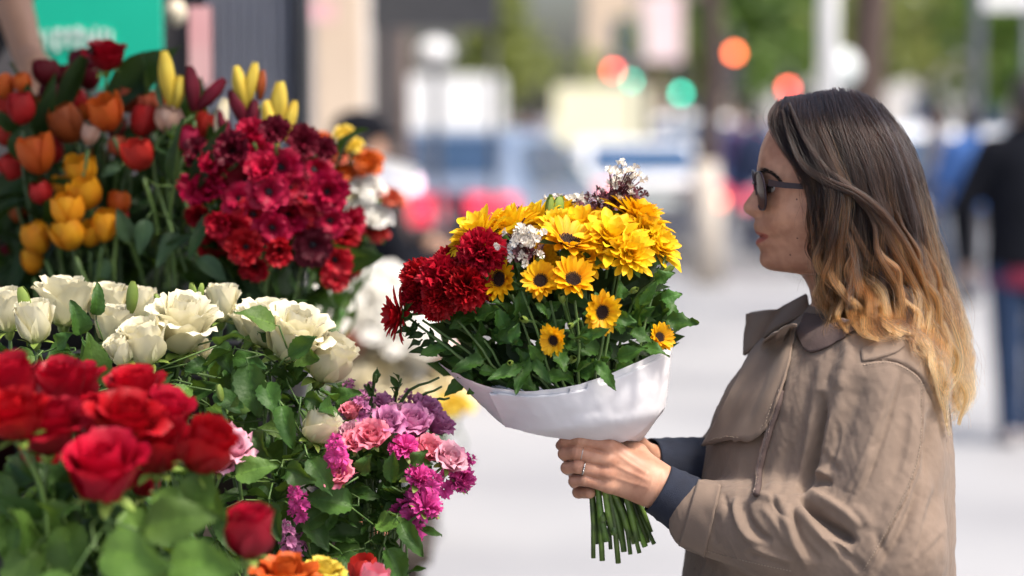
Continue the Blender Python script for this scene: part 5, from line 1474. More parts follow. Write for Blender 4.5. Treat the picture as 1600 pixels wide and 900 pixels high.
for c in names_:
    row = sorted([f for f in FB if f[0] == c], key=lambda f: f[1])
    for i, (c_, px, py, w) in enumerate(row):
        lab = 'blurred %s bloom on the far bench, %s' % (names_[c], 'the only one of its colour' if len(row) == 1 else ordn[i] + ' of its colour from the left')
        Y = 5.5 + rg.uniform(-.15, .15)
        flower('blurred_bloom', lab, 'flower', 'blooms on the far bench', px, py, Y, w / ppm(Y) / .052, (rg.uniform(-.3, .3), -.5, 1), [('bloom', RAN[c], 0)], (-.66, 5.6, .70) if py < 530 and px < 600 else (-.42, 5.45, .70), hh=.02, rg=rg, nleaf=1, leaves=LEAF_P, leaf_scale=1, leaf_span=(.1, .4))
o = bucket(-.21, 3.72, 0.0, .62, .12, M_bucket, 'tall black bucket on the pavement holding the blurred peach rose'); o['group'] = 'buckets on the pavement'
# ================================================================== the woman
YW = 3.05
PXM = YW / F                      # metres per photo pixel in her plane
WROOT = Vector((at(1300, 450, YW).x, YW, 0))
WOM = empty('person', WROOT, 'woman in a brown trench coat and sunglasses smelling a bouquet, wavy brown hair with golden ends', 'person')
WOM['label'] = 'woman in brown trench coat and sunglasses holding a bouquet, wavy hair with golden ends'
M_skin = pmat('skin', (.54, .29, .19), (.39, .185, .117), rough=.48, scale=45, sss=.14, sssr=(.009, .004, .002), bump=.10, bscale=900, attr=[(0, (1, 1, 1)), (.5, (.92, .66, .68)), (1, (.80, .42, .46))], spec=.4)
M_coat = pmat('coat_suede', (.232, .172, .132), (.155, .113, .087), rough=.88, scale=11, bump=.22, bscale=900, sheen=.08, spec=.2, detail=7, contrast=(.25, .75))
M_coatin = pmat('coat_lining', (.10, .066, .058), (.075, .05, .045), rough=.9, scale=14, bump=.2, bscale=500)
M_navy = pmat('navy_cuff', (.006, .011, .028), (.004, .007, .019), rough=.85, scale=40, bump=.4, bscale=900, sheen=.04)
M_zip = pmat('chain_metal', (.42, .33, .27), (.3, .23, .2), rough=.35, metal=.9, scale=50)
M_silverj = pmat('ring_silver', (.75, .74, .72), rough=.2, metal=1.0, scale=50)
M_frame = pmat('glasses_frame', (.045, .028, .036), (.03, .02, .026), rough=.4, scale=20, spec=.3)
M_lens = pmat('glasses_lens', (.055, .020, .017), rough=.3, scale=10, spec=.15)
M_brow = pmat('eyebrow_hair', (.022, .013, .009), rough=.7, scale=60)
M_eyew = pmat('eye_white', (.5, .46, .43), rough=.2, scale=20)
M_haircore = pmat('hair_core', (.030, .017, .011), (.018, .010, .007), rough=.6, scale=40, aniso=(6, 6, 1), attr=[(0, (1, 1, 1)), (.45, (1.1, 1.0, 1)), (1, (3.2, 2.4, 1.5))])
T = lambda V: np.asarray(V, float) - np.array(WROOT)
def wp(px, py, Y=YW): return np.array(at(px, py, Y))
def subdiv(o, n=1):
    m = o.modifiers.new('smooth', 'SUBSURF'); m.levels = m.render_levels = n
    return o

# ---------------------------------------------------------------- head, neck and chest as one lofted skin
fr = np.array([(150, 1288), (152, 1272), (156, 1258), (165, 1240), (180, 1220), (195, 1207), (206, 1200), (218, 1194), (231, 1189), (245, 1186), (256, 1184.5), (265, 1183), (272, 1183.5), (280, 1185.5), (287, 1184.5), (293, 1181.5), (300, 1176.3), (307, 1171.3),
               (314, 1166), (319, 1162.8), (323, 1161.7), (328, 1162.2), (332, 1164.8), (335, 1169), (338, 1174.5), (341, 1179), (345, 1179.8), (350, 1177.8), (355, 1177.6), (360, 1179.5), (364, 1181), (367, 1184), (369.5, 1188), (372, 1185), (376, 1181.4),
               (380, 1180.8), (384, 1182.7), (388, 1186), (394, 1188.5), (400, 1187.2), (407, 1186.8), (412, 1188.6), (416, 1191.5), (420, 1197), (423, 1206), (424.4, 1216), (425.4, 1230), (427, 1243), (430, 1252), (440, 1259), (452, 1265), (470, 1269), (490, 1266), (510, 1255), (540, 1225), (600, 1170)])
ba = np.array([(150, 1181 + 107), (256, 1184.5), (272, 1186), (287, 1188), (323, 1188), (341, 1186), (355, 1186), (370, 1189), (394, 1191), (407, 1191), (416, 1194), (423, 1207), (424.4, 1216)])
bk = np.array([(150, 1292), (152, 1318), (156, 1334), (165, 1350), (180, 1366), (200, 1378), (240, 1387), (280, 1386), (320, 1376), (350, 1366), (424, 1352), (470, 1356), (500, 1375), (540, 1425), (600, 1450)])
hwd = np.array([(150, .002), (152, .014), (156, .024), (165, .038), (180, .050), (200, .059), (230, .067), (270, .0715), (300, .0715), (330, .069), (350, .0645), (370, .059), (390, .053), (410, .046), (420, .041), (424.4, .040), (427, .044), (440, .050), (470, .053), (500, .065), (540, .12), (600, .15)])
wfal = np.array([(150, .07), (256, .05), (272, .020), (280, .0105), (293, .0088), (307, .0105), (319, .0118), (328, .0125), (335, .0125), (341, .016), (350, .022), (364, .023), (369.5, .019), (380, .021), (388, .021), (394, .022), (407, .022), (416, .026), (424, .04), (600, .1)])
pys = np.concatenate([np.linspace(150, 160, 12), np.linspace(162, 256, 40), np.linspace(258, 426, 130), np.linspace(427, 470, 22), np.linspace(475, 600, 12)])
NT = 180
th = np.linspace(-PI, PI, NT, endpoint=False)
GX, GY, GZ, LIP, PXg, PYg = [], [], [], [], [], []
for py in pys:
    xf = np.interp(py, fr[:, 0], fr[:, 1])
    xb = np.interp(py, bk[:, 0], bk[:, 1])
    base = np.interp(py, ba[:, 0], ba[:, 1]) if 256 < py < 424.4 else xf
    base = max(base, xf)
    hw = np.interp(py, hwd[:, 0], hwd[:, 1])
    e = np.interp(py, (320, 380), (.86, .92))
    u = (1 - np.cos(th)) / 2
    px = base + (xb - base) * u
    lat = hw * np.sign(np.sin(th)) * np.abs(np.sin(th)) ** e
    if py > 345 and py < 426:          # the jaw narrows to the chin
        k = np.clip((py - 345) / 75, 0, 1)
        lat = lat * (1 - .42 * k * np.clip(1 - u * 2.1, 0, 1))
    wf = np.interp(py, wfal[:, 0], wfal[:, 1])
    frontw = (np.cos(th) > 0)
    px = px - (base - xf) * np.exp(-(lat / wf) ** 2) * frontw
    # eye sockets, wings of the nose, cheeks
    al = np.abs(lat)
    px = px + 6.5 * np.exp(-((al - .031) / .013) ** 2 - ((py - 291) / 12) ** 2) * frontw
    px = px - 3.5 * np.exp(-((al - .012) / .0045) ** 2 - ((py - 327) / 6.0) ** 2) * frontw
    px = px + 2.0 * np.exp(-((al - .018) / .004) ** 2 - ((py - 331) / 9.0) ** 2) * frontw
    lat = lat + np.sign(lat) * (.0022 * np.exp(-((px - 1179) / 6) ** 2 - ((py - 327) / 6) ** 2) + .0030 * np.exp(-((px - 1222) / 26) ** 2 - ((py - 330) / 26) ** 2) - .0022 * np.exp(-((px - 1206) / 7) ** 2 - ((py - 371) / 7) ** 2)) * frontw
    lat = lat + np.sign(lat) * .0022 * np.exp(-((px - 1200) / 8) ** 2 - ((py - 361) / 12) ** 2) * frontw
    # mouth line
    px = px + 3.2 * np.exp(-((py - 368.5 + 2.4 * (al / .026) ** 2) / 1.5) ** 2) * np.clip(1 - al / .0265, 0, 1) * frontw * (al > .004)
    s_ = np.clip(1 - al / .0262, 0, 1) ** .62
    mid = 369 - 3.4 * (al / .026) ** 2
    lip = np.where(py < mid, np.clip(1.35 - (mid - py) / np.maximum(.4, 8.0 * s_), 0, 1), np.clip(1.35 - (py - mid) / np.maximum(.4, 13.5 * s_), 0, 1)) * (al < .0262) * frontw
    lip = np.clip(lip * 2.2, 0, 1)
    PXg.append(px); PYg.append(np.full(NT, py if py > 205 else 205 - (205 - py) * .84)); GY.append(YW + lat); LIP.append(lip)
PXg, PYg, GY, LIP = map(np.array, (PXg, PYg, GY, LIP))
xm, ym = (PXg - 800) / F, (450 - PYg) / F
dy = CP + ym * SP
X = xm / dy * YW; Zw = CAM_Z + (-SP + ym * CP) / dy * YW
HEADV = np.stack([X, GY, Zw], -1).reshape(-1, 3)
nr = len(pys)
HQ = np.array([(i * NT + j, i * NT + (j + 1) % NT, (i + 1) * NT + (j + 1) % NT, (i + 1) * NT + j) for i in range(nr - 1) for j in range(NT)])
HQ = HQ[:, ::-1]
HEADV = sculpt(HEADV, HQ, [([(1181, 342), (1190, 352), (1200, 364), (1205, 374)], 3.0, -1.0), ([(1196, 320), (1193, 329), (1186, 335)], 2.5, -1.2), ([(1172, 335), (1178, 333.5), (1183, 334)], 1.5, -1.6), ([(1204, 364), (1207, 369), (1206, 374)], 2.6, -1.3),
                          ([(1192, 300), (1200, 304), (1212, 303)], 3, -.8), ([(1193, 281), (1203, 281), (1216, 287)], 3, .9), ([(1195, 287), (1204, 286), (1215, 292)], 1.5, -.8)])
HEADLIP = LIP.reshape(-1)

# ---------------------------------------------------------------- hands
HY = 2.93
def hp(px, py, dY): return np.array(at(px, py, HY + dY / 1000))
def finger(chain, k0=.006):
    """chain of (px, py, depth mm, radius mm)"""
    out = []
    for i in range(len(chain) - 1):
        a, b_ = chain[i], chain[i + 1]
        out.append((cone_sdf(hp(*a[:3]), hp(*b_[:3]), a[3] / 1000, b_[3] / 1000), k0 if i == 0 else .0035))
    return out
def field_union(groups, h):
    lo = np.min([p.lo for g in groups for p, k in g], 0) - 4 * h
    hi = np.max([p.hi for g in groups for p, k in g], 0) + 4 * h
    n = np.ceil((hi - lo) / h).astype(int) + 1
    ax = [lo[q] + h * np.arange(n[q]) for q in range(3)]
    X_, Y_, Z_ = ax[0][:, None, None], ax[1][None, :, None], ax[2][None, None, :]
    fs = []
    for g in groups:
        f = None
        for p, k in g:
            d = p(X_, Y_, Z_).astype(np.float32)
            f = d if f is None else smin(f, d, k)
        fs.append(f)
    return fs, lo
fing = [
    finger([(951, 697, 4, 9.6), (906, 687, -2, 8.0), (884, 689, 10, 7.3), (876, 696, 27, 6.4)]),
    finger([(950, 719, 1, 9.8), (902, 707, -4, 8.6), (882, 709, 10, 7.7), (884, 714, 28, 6.6)]),
    finger([(949, 741, 1, 9.2), (904, 729, -3, 8.2), (886, 731, 11, 7.4), (888, 735, 28, 6.4)]),
    finger([(951, 760, 3, 8.2), (915, 750, 0, 7.2), (897, 752, 10, 6.6), (897, 756, 24, 5.8)]),
]
palm = [(cone_sdf(hp(1052, 768, 8), hp(1020, 757, 6), .0235, .0235), 0), (cone_sdf(hp(1080, 778, 10), hp(1052, 768, 8), .0245, .0235), .01), (cone_sdf(hp(1022, 745, 8), hp(955, 699, 8), .0150, .0108), .016), (cone_sdf(hp(1022, 757, 6), hp(955, 720, 6), .0165, .0112), .012),
        (cone_sdf(hp(1022, 766, 6), hp(955, 742, 6), .0165, .0106), .012), (cone_sdf(hp(1024, 774, 8), hp(957, 760, 8), .0150, .0096), .012), (cone_sdf(hp(1010, 755, 14), hp(975, 725, 16), .016, .013), .012),
        (cone_sdf(hp(1026, 745, 14), hp(996, 708, 28), .0155, .0120), .014), (cone_sdf(hp(996, 708, 28), hp(966, 693, 42), .0118, .0095), .006), (cone_sdf(hp(966, 693, 42), hp(938, 694, 47), .0093, .0078), .005)]
# knuckles and tendons
for (x, y, d, r_) in ((950, 697, -3.2, 7.4), (949, 719, -6.2, 7.6), (948, 741, -6.0, 7.0), (951, 760, -2.6, 6.4)):
    palm.append((ell_sdf(hp(x, y, d), (r_ / 1000 * 1.15, r_ / 1000 * .8, r_ / 1000 * .85)), .009))
h_ = .0011
fs, lo_ = field_union([palm] + fing, h_)
hand = fs[0]
ff = fs[1]
for q in fs[2:]:
    ff = smin(ff, q, .0004)
hand = smin(hand, ff, .0042)
LHV, LHQ = surface_nets(hand, lo_, h_)
LHV = smooth_quads(LHV, LHQ, 2, .5)
LHV = sculpt(LHV, LHQ, [([(1015, 742), (985, 724), (955, 702)], 3.2, .7), ([(1015, 752), (985, 738), (955, 724)], 3.2, .8), ([(1015, 763), (985, 754), (955, 744)], 3.2, .7), ([(990, 762), (1003, 750), (1012, 735)], 2.2, .6), ([(1005, 775), (1015, 762), (1020, 745)], 2, .5),
                        ([(908, 681), (906, 694)], 1.6, -.5), ([(904, 699), (902, 716)], 1.6, -.5), ([(906, 722), (904, 737)], 1.6, -.45), ([(917, 745), (915, 757)], 1.4, -.4), ([(901, 681), (899, 694)], 1.4, -.4), ([(897, 700), (895, 716)], 1.4, -.4),
                        ([(930, 703), (940, 706), (952, 709)], 2.6, -.9), ([(930, 725), (940, 728), (952, 731)], 2.6, -.9), ([(932, 746), (942, 748), (954, 751)], 2.4, -.9), ([(1036, 735), (1030, 760), (1022, 788)], 2.4, -.5)])
# the right hand behind the stems
rfing = [finger([(985, 700, 88, 9), (945, 696, 92, 8), (915, 698, 80, 7.2), (899, 700, 62, 6.4)]), finger([(985, 718, 90, 9), (940, 716, 94, 8.2), (908, 718, 82, 7.4), (893, 720, 60, 6.6)]),
         finger([(985, 738, 90, 9), (940, 740, 92, 8), (908, 742, 78, 7.2), (896, 744, 56, 6.4)]), finger([(988, 756, 86, 8.4), (950, 764, 80, 7.6), (913, 769, 60, 7.4), (904, 769, 34, 7.4), (921, 770, 17, 7.4)])]
rpalm = [(cone_sdf(hp(1062, 730, 120), hp(1030, 728, 108), .022, .0215), 0), (cone_sdf(hp(1030, 722, 108), hp(985, 700, 90), .016, .012), .014), (cone_sdf(hp(1030, 730, 106), hp(985, 720, 90), .017, .0125), .012), (cone_sdf(hp(1030, 738, 104), hp(985, 740, 90), .0165, .012), .012),
         (cone_sdf(hp(1028, 744, 100), hp(988, 757, 86), .0155, .011), .012), (cone_sdf(hp(1024, 718, 98), hp(998, 696, 70), .014, .0115), .012), (cone_sdf(hp(998, 696, 70), hp(984, 688, 52), .011, .0095), .006), (cone_sdf(hp(984, 688, 52), hp(958, 690, 40), .009, .0078), .006)]
fs, lo_ = field_union([rpalm] + rfing, .0014)
f2 = fs[1]
for q in fs[2:]:
    f2 = smin(f2, q, .0004)
RHV, RHQ = surface_nets(smin(fs[0], f2, .004), lo_, .0014)
RHV = smooth_quads(RHV, RHQ, 2, .5)
# arms and legs under the clothes
SHL, ELL, WRL = wp(1372, 600, 2.905), wp(1384, 862, 2.84), hp(1075, 778, 10)
SHR, ELR, WRR = wp(1375, 590, 3.20), wp(1330, 850, 3.29), hp(1062, 728, 120)
hipz = .90
bodyp = [(loft_sdf([(wp(0, 560)[2], wp(1330, 560)[0], YW, .10, .15), (wp(0, 700)[2], wp(1310, 700)[0], YW, .10, .15), (hipz, wp(1300, 450)[0], YW, .11, .16)]), 0), (cone_sdf(SHL, ELL, .045, .036), .03), (cone_sdf(ELL, WRL, .036, .024), .02), (cone_sdf(SHR, ELR, .045, .036), .03), (cone_sdf(ELR, WRR, .036, .024), .02)]
for s_ in (-1, 1):
    hx = np.array([WROOT.x + .01, YW + s_ * .09, hipz]); kn = np.array([WROOT.x - .02, YW + s_ * .09, .48]); an = np.array([WROOT.x + .02, YW + s_ * .09, .08])
    bodyp += [(cone_sdf(hx, kn, .08, .052), .04), (cone_sdf(kn, an, .05, .036), .02), (ell_sdf(an + np.array([-.07, 0, -.04]), (.11, .04, .035)), .02)]
LBV, LBQ = sdf_mesh(bodyp, .012)
V = np.concatenate([HEADV, LHV, RHV, LBV]); o1, o2, o3 = len(HEADV), len(HEADV) + len(LHV), len(HEADV) + len(LHV) + len(RHV)
Q = np.concatenate([HQ, LHQ + o1, RHQ + o2, LBQ + o3])
me = raw_mesh('body', T(V), Q, M_skin)
a_ = me.attributes.new('tt', 'FLOAT', 'POINT'); a_.data.foreach_set('value', np.concatenate([HEADLIP, np.zeros(len(V) - o1)]).astype(np.float32))
link('body', me, WOM)
HEADBVH = BVHTree.FromPolygons([Vector(v) for v in HEADV], [tuple(int(i) for i in q) for q in HQ])
def on(bvh, px, py, off=0.0):
    d = (at(px, py, 3.0) - Vector((0, 0, CAM_Z))).normalized()
    p, n, _, _ = bvh.ray_cast(Vector((0, 0, CAM_Z)), d, 6.0)
    if p is None:
        return None, None
    if n.dot(d) > 0: n = -n
    return p + n * off, n
# eyes, brow
eo = []
for s_ in (-1, 1):
    c = wp(1209, 293, YW); c[1] = YW + s_ * .031
    b = MB(); b.blob(T(c + np.array([.0018, 0, 0])), .0105, (1, 1, 1), 12, 16); ey = link('eye', b.mesh('eye', M_eyew), WOM)
    b = MB(); b.blob(T(c + np.array([-.0075, 0, -.0003])), .0056, (.9, 1, 1), 8, 12); link('iris', b.mesh('iris', M_brow), ey)
    b = MB()
    for k in range(9):
        q = (k - 4) / 4
        p0 = c + np.array([-.0112 + .006 * q * q, q * .0105, .0045 - .003 * q * q]); b.tube([T(p0), T(p0 + np.array([-.004, q * .003, .0005])), T(p0 + np.array([-.0065, q * .005, .003]))], [.0005, .0004, .0001], 4)
    b.tube([T(c + np.array([-.0114 + .006 * q * q, q * .0105, .0042 - .003 * q * q])) for q in np.linspace(-1, 1, 9)], .0011, 5)
    link('eyelash', b.mesh('eyelash', M_brow), ey)
b = MB(); rgb_ = random.Random(3)
for k in range(170):
    t = rgb_.random()
    ctr = spline([(1186, 268), (1196, 266), (1206, 270.5), (1213, 277), (1218, 283)], 40)[int(t * 39)]
    px, py = ctr[0] + rgb_.gauss(0, .6), ctr[1] + rgb_.gauss(0, 1.9 * (1 - .65 * t))
    p, n = on(HEADBVH, px, py, .0004)
    p2, _ = on(HEADBVH, px + rgb_.uniform(4, 7), py + rgb_.uniform(-1.0, 3.0) + 3 * (t - .4), .0012)
    if p is not None and p2 is not None:
        b.tube([p - WROOT, (p + p2) / 2 - WROOT, p2 - WROOT], [.00028, .00024, .0001], 3)
link('eyebrow', b.mesh('eyebrow', M_brow), WOM)
for px, py, r_ in ((1245, 311.5, .0011), (1246, 372, .0012), (1235, 398, .0013)):
    p, n_ = on(HEADBVH, px, py, 0)
    if p is not None:
        b = MB(); b.blob((0, 0, 0), r_, (1, .4, 1), 5, 8); link('mole', b.mesh('mole', pmat('mole', (.12, .05, .035), rough=.6)), WOM, p - WROOT)
# ---------------------------------------------------------------- sunglasses
G = link('sunglasses', None, WOM) if False else empty('sunglasses', (0, 0, 0)); G.parent = WOM
fb = MB()
for s_ in (-1, 1):
    out = []
    for k in range(40):
        a = 2 * PI * k / 40
        yy, zz = .0265 * np.sign(math.cos(a)) * abs(math.cos(a)) ** .7, .0235 * np.sign(math.sin(a)) * abs(math.sin(a)) ** .75
        lat = s_ * (.0335 + yy)
        x = 1180.5 + 7.5 * (abs(lat) / .06) ** 1.7 - (zz / .0235) * 3.0       # wrapped lens, tilted like the brow line
        p = wp(x, 297 - zz / PXM, YW); p[1] = YW + lat
        out.append(p)
    c = np.mean(out, 0)
    fb.tube([T(p) for p in out + out[:2]], .0015, 6)
    lm = MB(); lm.add([T(p) for p in out] + [T(c + np.array([-.0016, 0, 0]))], [(k, (k + 1) % 40, 40) for k in range(40)])
    link('lens', lm.mesh('lens', M_lens), G)
    hinge = out[0] if s_ > 0 else out[20]
    hx = wp(1196, 283.5, YW); hx[1] = YW + s_ * .0655
    tm = MB()
    pts = [np.array(v) for v in ((hx[0] - .003, YW + s_ * .0625, wp(0, 283.0)[2]), (hx[0] + .006, YW + s_ * .071, wp(0, 285)[2]), (wp(1222, 0)[0], YW + s_ * .0775, wp(0, 287)[2]), (wp(1262, 0)[0], YW + s_ * .080, wp(0, 290)[2]), (wp(1300, 0)[0], YW + s_ * .078, wp(0, 298)[2]))]
    pts = spline(pts, 16)
    g = []
    for i, p in enumerate(pts):
        hh = .0042 - .0012 * i / 15
        g.append([T(p + np.array([0, dy_ * .0014, dz * hh])) for dy_, dz in ((-1, -1), (-1, 1), (1, 1), (1, -1))])
    tm.grid(g, wrap=True); link('temple', tm.mesh('temple', M_frame, False), G)
br = [wp(1178, 287.5, YW) + np.array([0, q * .0105, .0012 * (1 - q * q)]) for q in np.linspace(-1, 1, 7)]
fb.tube([T(p) for p in br], .0017, 6)
link('frame', fb.mesh('frame', M_frame), G)

# ---------------------------------------------------------------- trench coat
def lrow(py, L, R, b_, yc=YW): return (wp(0, py)[2], (wp(L, py)[0] + wp(R, py)[0]) / 2, yc, (wp(R, py)[0] - wp(L, py)[0]) / 2, b_)
torso = loft_sdf([lrow(478, 1268, 1392, .060), lrow(495, 1254, 1420, .100), lrow(515, 1228, 1440, .150), lrow(545, 1192, 1456, .178), lrow(575, 1164, 1466, .192), lrow(610, 1136, 1474, .20), lrow(650, 1118, 1480, .20), lrow(700, 1103, 1484, .20), lrow(760, 1090, 1487, .20), lrow(900, 1066, 1488, .20), lrow(1100, 1050, 1486, .215), lrow(1330, 1030, 1490, .24)])
CELL = wp(1384, 866, 2.84)
cuffL = hp(1073, 803, 14)
coatp = [(torso, 0), (cone_sdf(wp(1366, 598, 2.905), CELL, .078, .066), .045), (cone_sdf(CELL, wp(1220, 832, 2.86), .066, .057), .03), (cone_sdf(wp(1220, 832, 2.86), wp(1100, 806, 2.93), .056, .046), .02),
         (cone_sdf(wp(1372, 590, 3.195), ELR, .080, .066), .045), (cone_sdf(ELR, wp(1110, 745, 3.10), .062, .046), .03)]
class _cut: pass
def plane_cut(p0, n):
    p0 = np.array(p0); n = np.array(n) / np.linalg.norm(n)
    return lambda X_, Y_, Z_: (X_ - p0[0]) * n[0] + (Y_ - p0[1]) * n[1] + (Z_ - p0[2]) * n[2]
f, lo_ = sdf_field(coatp, .0045)
CV, CQ = surface_nets(f, lo_, .0045)
CV = smooth_quads(CV, CQ, 2, .5)
# one refinement so that the folds have enough points
def refine(V, Q):
    V = np.asarray(V, float)
    e = np.sort(np.concatenate([Q[:, [i, (i + 1) % 4]] for i in range(4)]), 1)
    key = e[:, 0].astype(np.int64) * len(V) + e[:, 1]
    uq, inv = np.unique(key, return_inverse=True)
    ev = np.stack([uq // len(V), uq % len(V)], 1)
    M = V[ev].mean(1); C = V[Q].mean(1)
    n0, n1 = len(V), len(V) + len(M)
    m = len(Q)
    E_ = inv.reshape(4, m).T + n0
    c = np.arange(m) + n1
    q = [np.stack([Q[:, i], E_[:, i], c, E_[:, (i - 1) % 4]], 1) for i in range(4)]
    return np.concatenate([V, M, C]), np.concatenate(q)
keep = CV[CQ].mean(1)[:, 1] < 3.12
CV, CQ = refine(CV, CQ)
CV = smooth_quads(CV, CQ, 2, .5)
FOLDS = [
    ([(1284, 612), (1279, 660), (1266, 725), (1252, 772)], 8, -13.0), ([(1272, 640), (1262, 700), (1250, 750)], 7, 3.5),
    ([(1250, 776), (1272, 796), (1302, 822), (1334, 846)], 6, -9.0), ([(1256, 764), (1284, 780), (1318, 800), (1345, 826)], 7, 6.0), ([(1246, 792), (1262, 815), (1290, 845), (1316, 866)], 7, 6.0),
    ([(1240, 796), (1246, 828), (1262, 856), (1282, 880)], 6, -5.5), ([(1226, 788), (1230, 825), (1246, 862), (1266, 890)], 7, 5.0),
    ([(1150, 776), (1152, 806), (1164, 832), (1188, 852)], 6, 5.5), ([(1164, 784), (1168, 808), (1182, 830), (1206, 848)], 6, -5.0), ([(1180, 772), (1205, 778), (1226, 786)], 6, 4.0), ([(1190, 790), (1206, 812), (1222, 838), (1240, 866)], 6, 2.5),
    ([(1252, 780), (1290, 812), (1340, 852)], 9, -6.0), ([(1225, 800), (1246, 840), (1276, 884)], 10, 3.5),
    ([(1266, 742), (1282, 736), (1298, 744)], 6, 4.0), ([(1268, 754), (1284, 752), (1300, 756)], 5, -5.0), ([(1280, 700), (1292, 720), (1312, 738)], 6, -2.5),
    ([(1392, 566), (1376, 630), (1352, 706), (1330, 770)], 16, 4.0), ([(1350, 590), (1330, 650), (1306, 715)], 12, -3.5), ([(1318, 580), (1306, 640), (1292, 690)], 10, 3.0),
    ([(1420, 600), (1412, 690), (1392, 770)], 12, -2.5), ([(1352, 820), (1372, 845), (1390, 880)], 8, -3.0), ([(1330, 790), (1352, 810), (1368, 850)], 8, 2.5), ([(1300, 850), (1330, 872), (1352, 896)], 7, -3),
    ([(1100, 790), (1112, 820), (1118, 850)], 8, -1.5), ([(1118, 770), (1128, 800), (1140, 850)], 8, 1.6),
    # seams
    ([(1442, 598), (1442, 690), (1426, 752), (1388, 830), (1350, 896)], 2.0, -3.4), ([(1437, 600), (1437, 690), (1421, 750), (1384, 826), (1345, 892)], 2.4, 1.2),
    ([(1344, 567), (1390, 563), (1428, 580), (1450, 606), (1474, 652)], 2.0, -3.6), ([(1346, 573), (1390, 569), (1426, 586), (1446, 610)], 2.6, 1.6), ([(1385, 500), (1392, 530), (1390, 560)], 2.2, -1.2),
    ([(1462, 630), (1455, 700), (1436, 765), (1400, 845), (1362, 905)], 9, -6.5), ([(1428, 620), (1428, 700), (1410, 760), (1376, 830)], 12, 3.0),
    # back panel
    ([(1455, 640), (1462, 720), (1458, 820)], 9, -3), ([(1470, 660), (1476, 760), (1474, 880)], 8, 2.5), ([(1440, 720), (1442, 790), (1420, 870)], 10, 2.5), ([(1462, 770), (1440, 830), (1432, 890)], 8, -2.5), ([(1478, 700), (1466, 745), (1448, 780)], 7, 2.0),
    # crisp pulls and creases
    ([(1400, 575), (1372, 660), (1330, 760), (1290, 800)], 5, 2.2), ([(1408, 580), (1384, 670), (1350, 765)], 4, -2.4), ([(1365, 700), (1344, 760), (1322, 800)], 5, 2.6), ([(1300, 640), (1290, 690), (1280, 720)], 4, 2.2), ([(1310, 660), (1304, 700), (1296, 730)], 3.5, -2.4),
    ([(1205, 770), (1216, 796), (1236, 820)], 3.5, -3.2), ([(1130, 768), (1136, 790), (1150, 812)], 3.5, -2.4), ([(1168, 850), (1200, 866), (1240, 878)], 4, 2.6), ([(1162, 862), (1196, 876), (1232, 888)], 4, -2.4), ([(1290, 838), (1316, 852), (1334, 872)], 3.5, 2.8),
    ([(1180, 560), (1168, 610), (1150, 660)], 6, 2.2), ([(1205, 560), (1190, 620), (1172, 668)], 6, -2.2), ([(1460, 680), (1452, 740), (1436, 800)], 4, -2.2), ([(1478, 820), (1450, 850), (1420, 886)], 5, 2.2), ([(1425, 640), (1418, 700), (1404, 750)], 4, 2.0),
    # front
    ([(1240, 560), (1232, 610), (1222, 650)], 8, 2), ([(1268, 560), (1256, 640), (1240, 720)], 9, -2.5), ([(1225, 660), (1214, 720), (1200, 770)], 8, 2.0), ([(1236, 690), (1226, 740), (1216, 772)], 6, -2), ([(1130, 700), (1122, 740), (1112, 790)], 9, -2.5), ([(1160, 705), (1152, 750), (1146, 780)], 9, 2),
    ([(1310, 530), (1296, 570), (1288, 610)], 9, -3.5), ([(1330, 535), (1320, 575), (1312, 610)], 9, 3),
]
CV = sculpt(CV, CQ, [(st[0], st[1], st[2] * (1.35 if abs(st[2]) > 2.3 else 1.0)) for st in FOLDS])
nrm = vnormals(CV, CQ)
CV = CV + nrm * (0.0022 * fnoise(CV / .13, 5, 2) + .0007 * np.abs(fnoise(CV / np.array([.035, .035, .06]), 6, 2)) + .0004 * fnoise(CV / .018, 8, 2))[:, None]
# open sleeve end: drop the rounded cap beyond the cuff line
cc = CV[CQ].mean(1)
axL = (wp(1220, 832, 2.86) - wp(1100, 806, 2.93)); axL /= np.linalg.norm(axL)
endL = wp(1076, 802, 2.945)
dL = (cc - endL) @ axL
nearL = (np.linalg.norm(cc - endL, axis=1) < .064) & (cc[:, 1] < 2.985) & (cc[:, 0] < wp(1098, 0)[0])
axR = (ELR - wp(1110, 745, 3.10)); axR /= np.linalg.norm(axR)
endR = wp(1088, 735, 3.085)
dR = (cc - endR) @ axR
nearR = (np.linalg.norm(cc - endR, axis=1) < .058) & (cc[:, 1] > 3.03)
bot = cc[:, 2] < .74
ok_ = ~((dL < 0) & nearL) & ~((dR < 0) & nearR & (cc[:, 0] < wp(1090, 0)[0])) & ~bot
CQ = CQ[ok_]
me = raw_mesh('coat', T(CV), CQ, M_coat)
COAT = link('coat', me, WOM)
sol = COAT.modifiers.new('cloth', 'SOLIDIFY'); sol.thickness = .003; sol.offset = -1
CBVH = BVHTree.FromPolygons([Vector(v) for v in CV], [tuple(int(i) for i in q) for q in CQ])
def drape(name, top, bottom, off, mat, n=36, m=20, thick=.003, parent=None, lift=None, edge=.0):
    """a layer of cloth lying on the coat between two outlines"""
    A, B_ = spline(top, n), spline(bottom, n)
    P = np.zeros((m, n, 3)); last = None
    for j in range(n):
        for i in range(m):
            t = i / (m - 1)
            px, py = A[j] * (1 - t) + B_[j] * t
            p, nn = on(CBVH, px, py, off + (lift(t, j / (n - 1)) if lift else 0))
            if p is None or (last is not None and abs(p.y - last) > .12):
                p = at(px, py, last if last is not None else YW)
            last = p.y
            P[i, j] = p
    for _ in range(3):
        P[1:-1, 1:-1] = .5 * P[1:-1, 1:-1] + .125 * (P[:-2, 1:-1] + P[2:, 1:-1] + P[1:-1, :-2] + P[1:-1, 2:])
    b = MB(); b.grid(T(P))
    o = link(name, b.mesh(name, mat), parent or WOM)
    s = o.modifiers.new('cloth', 'SOLIDIFY'); s.thickness = thick; s.offset = 1
    return o
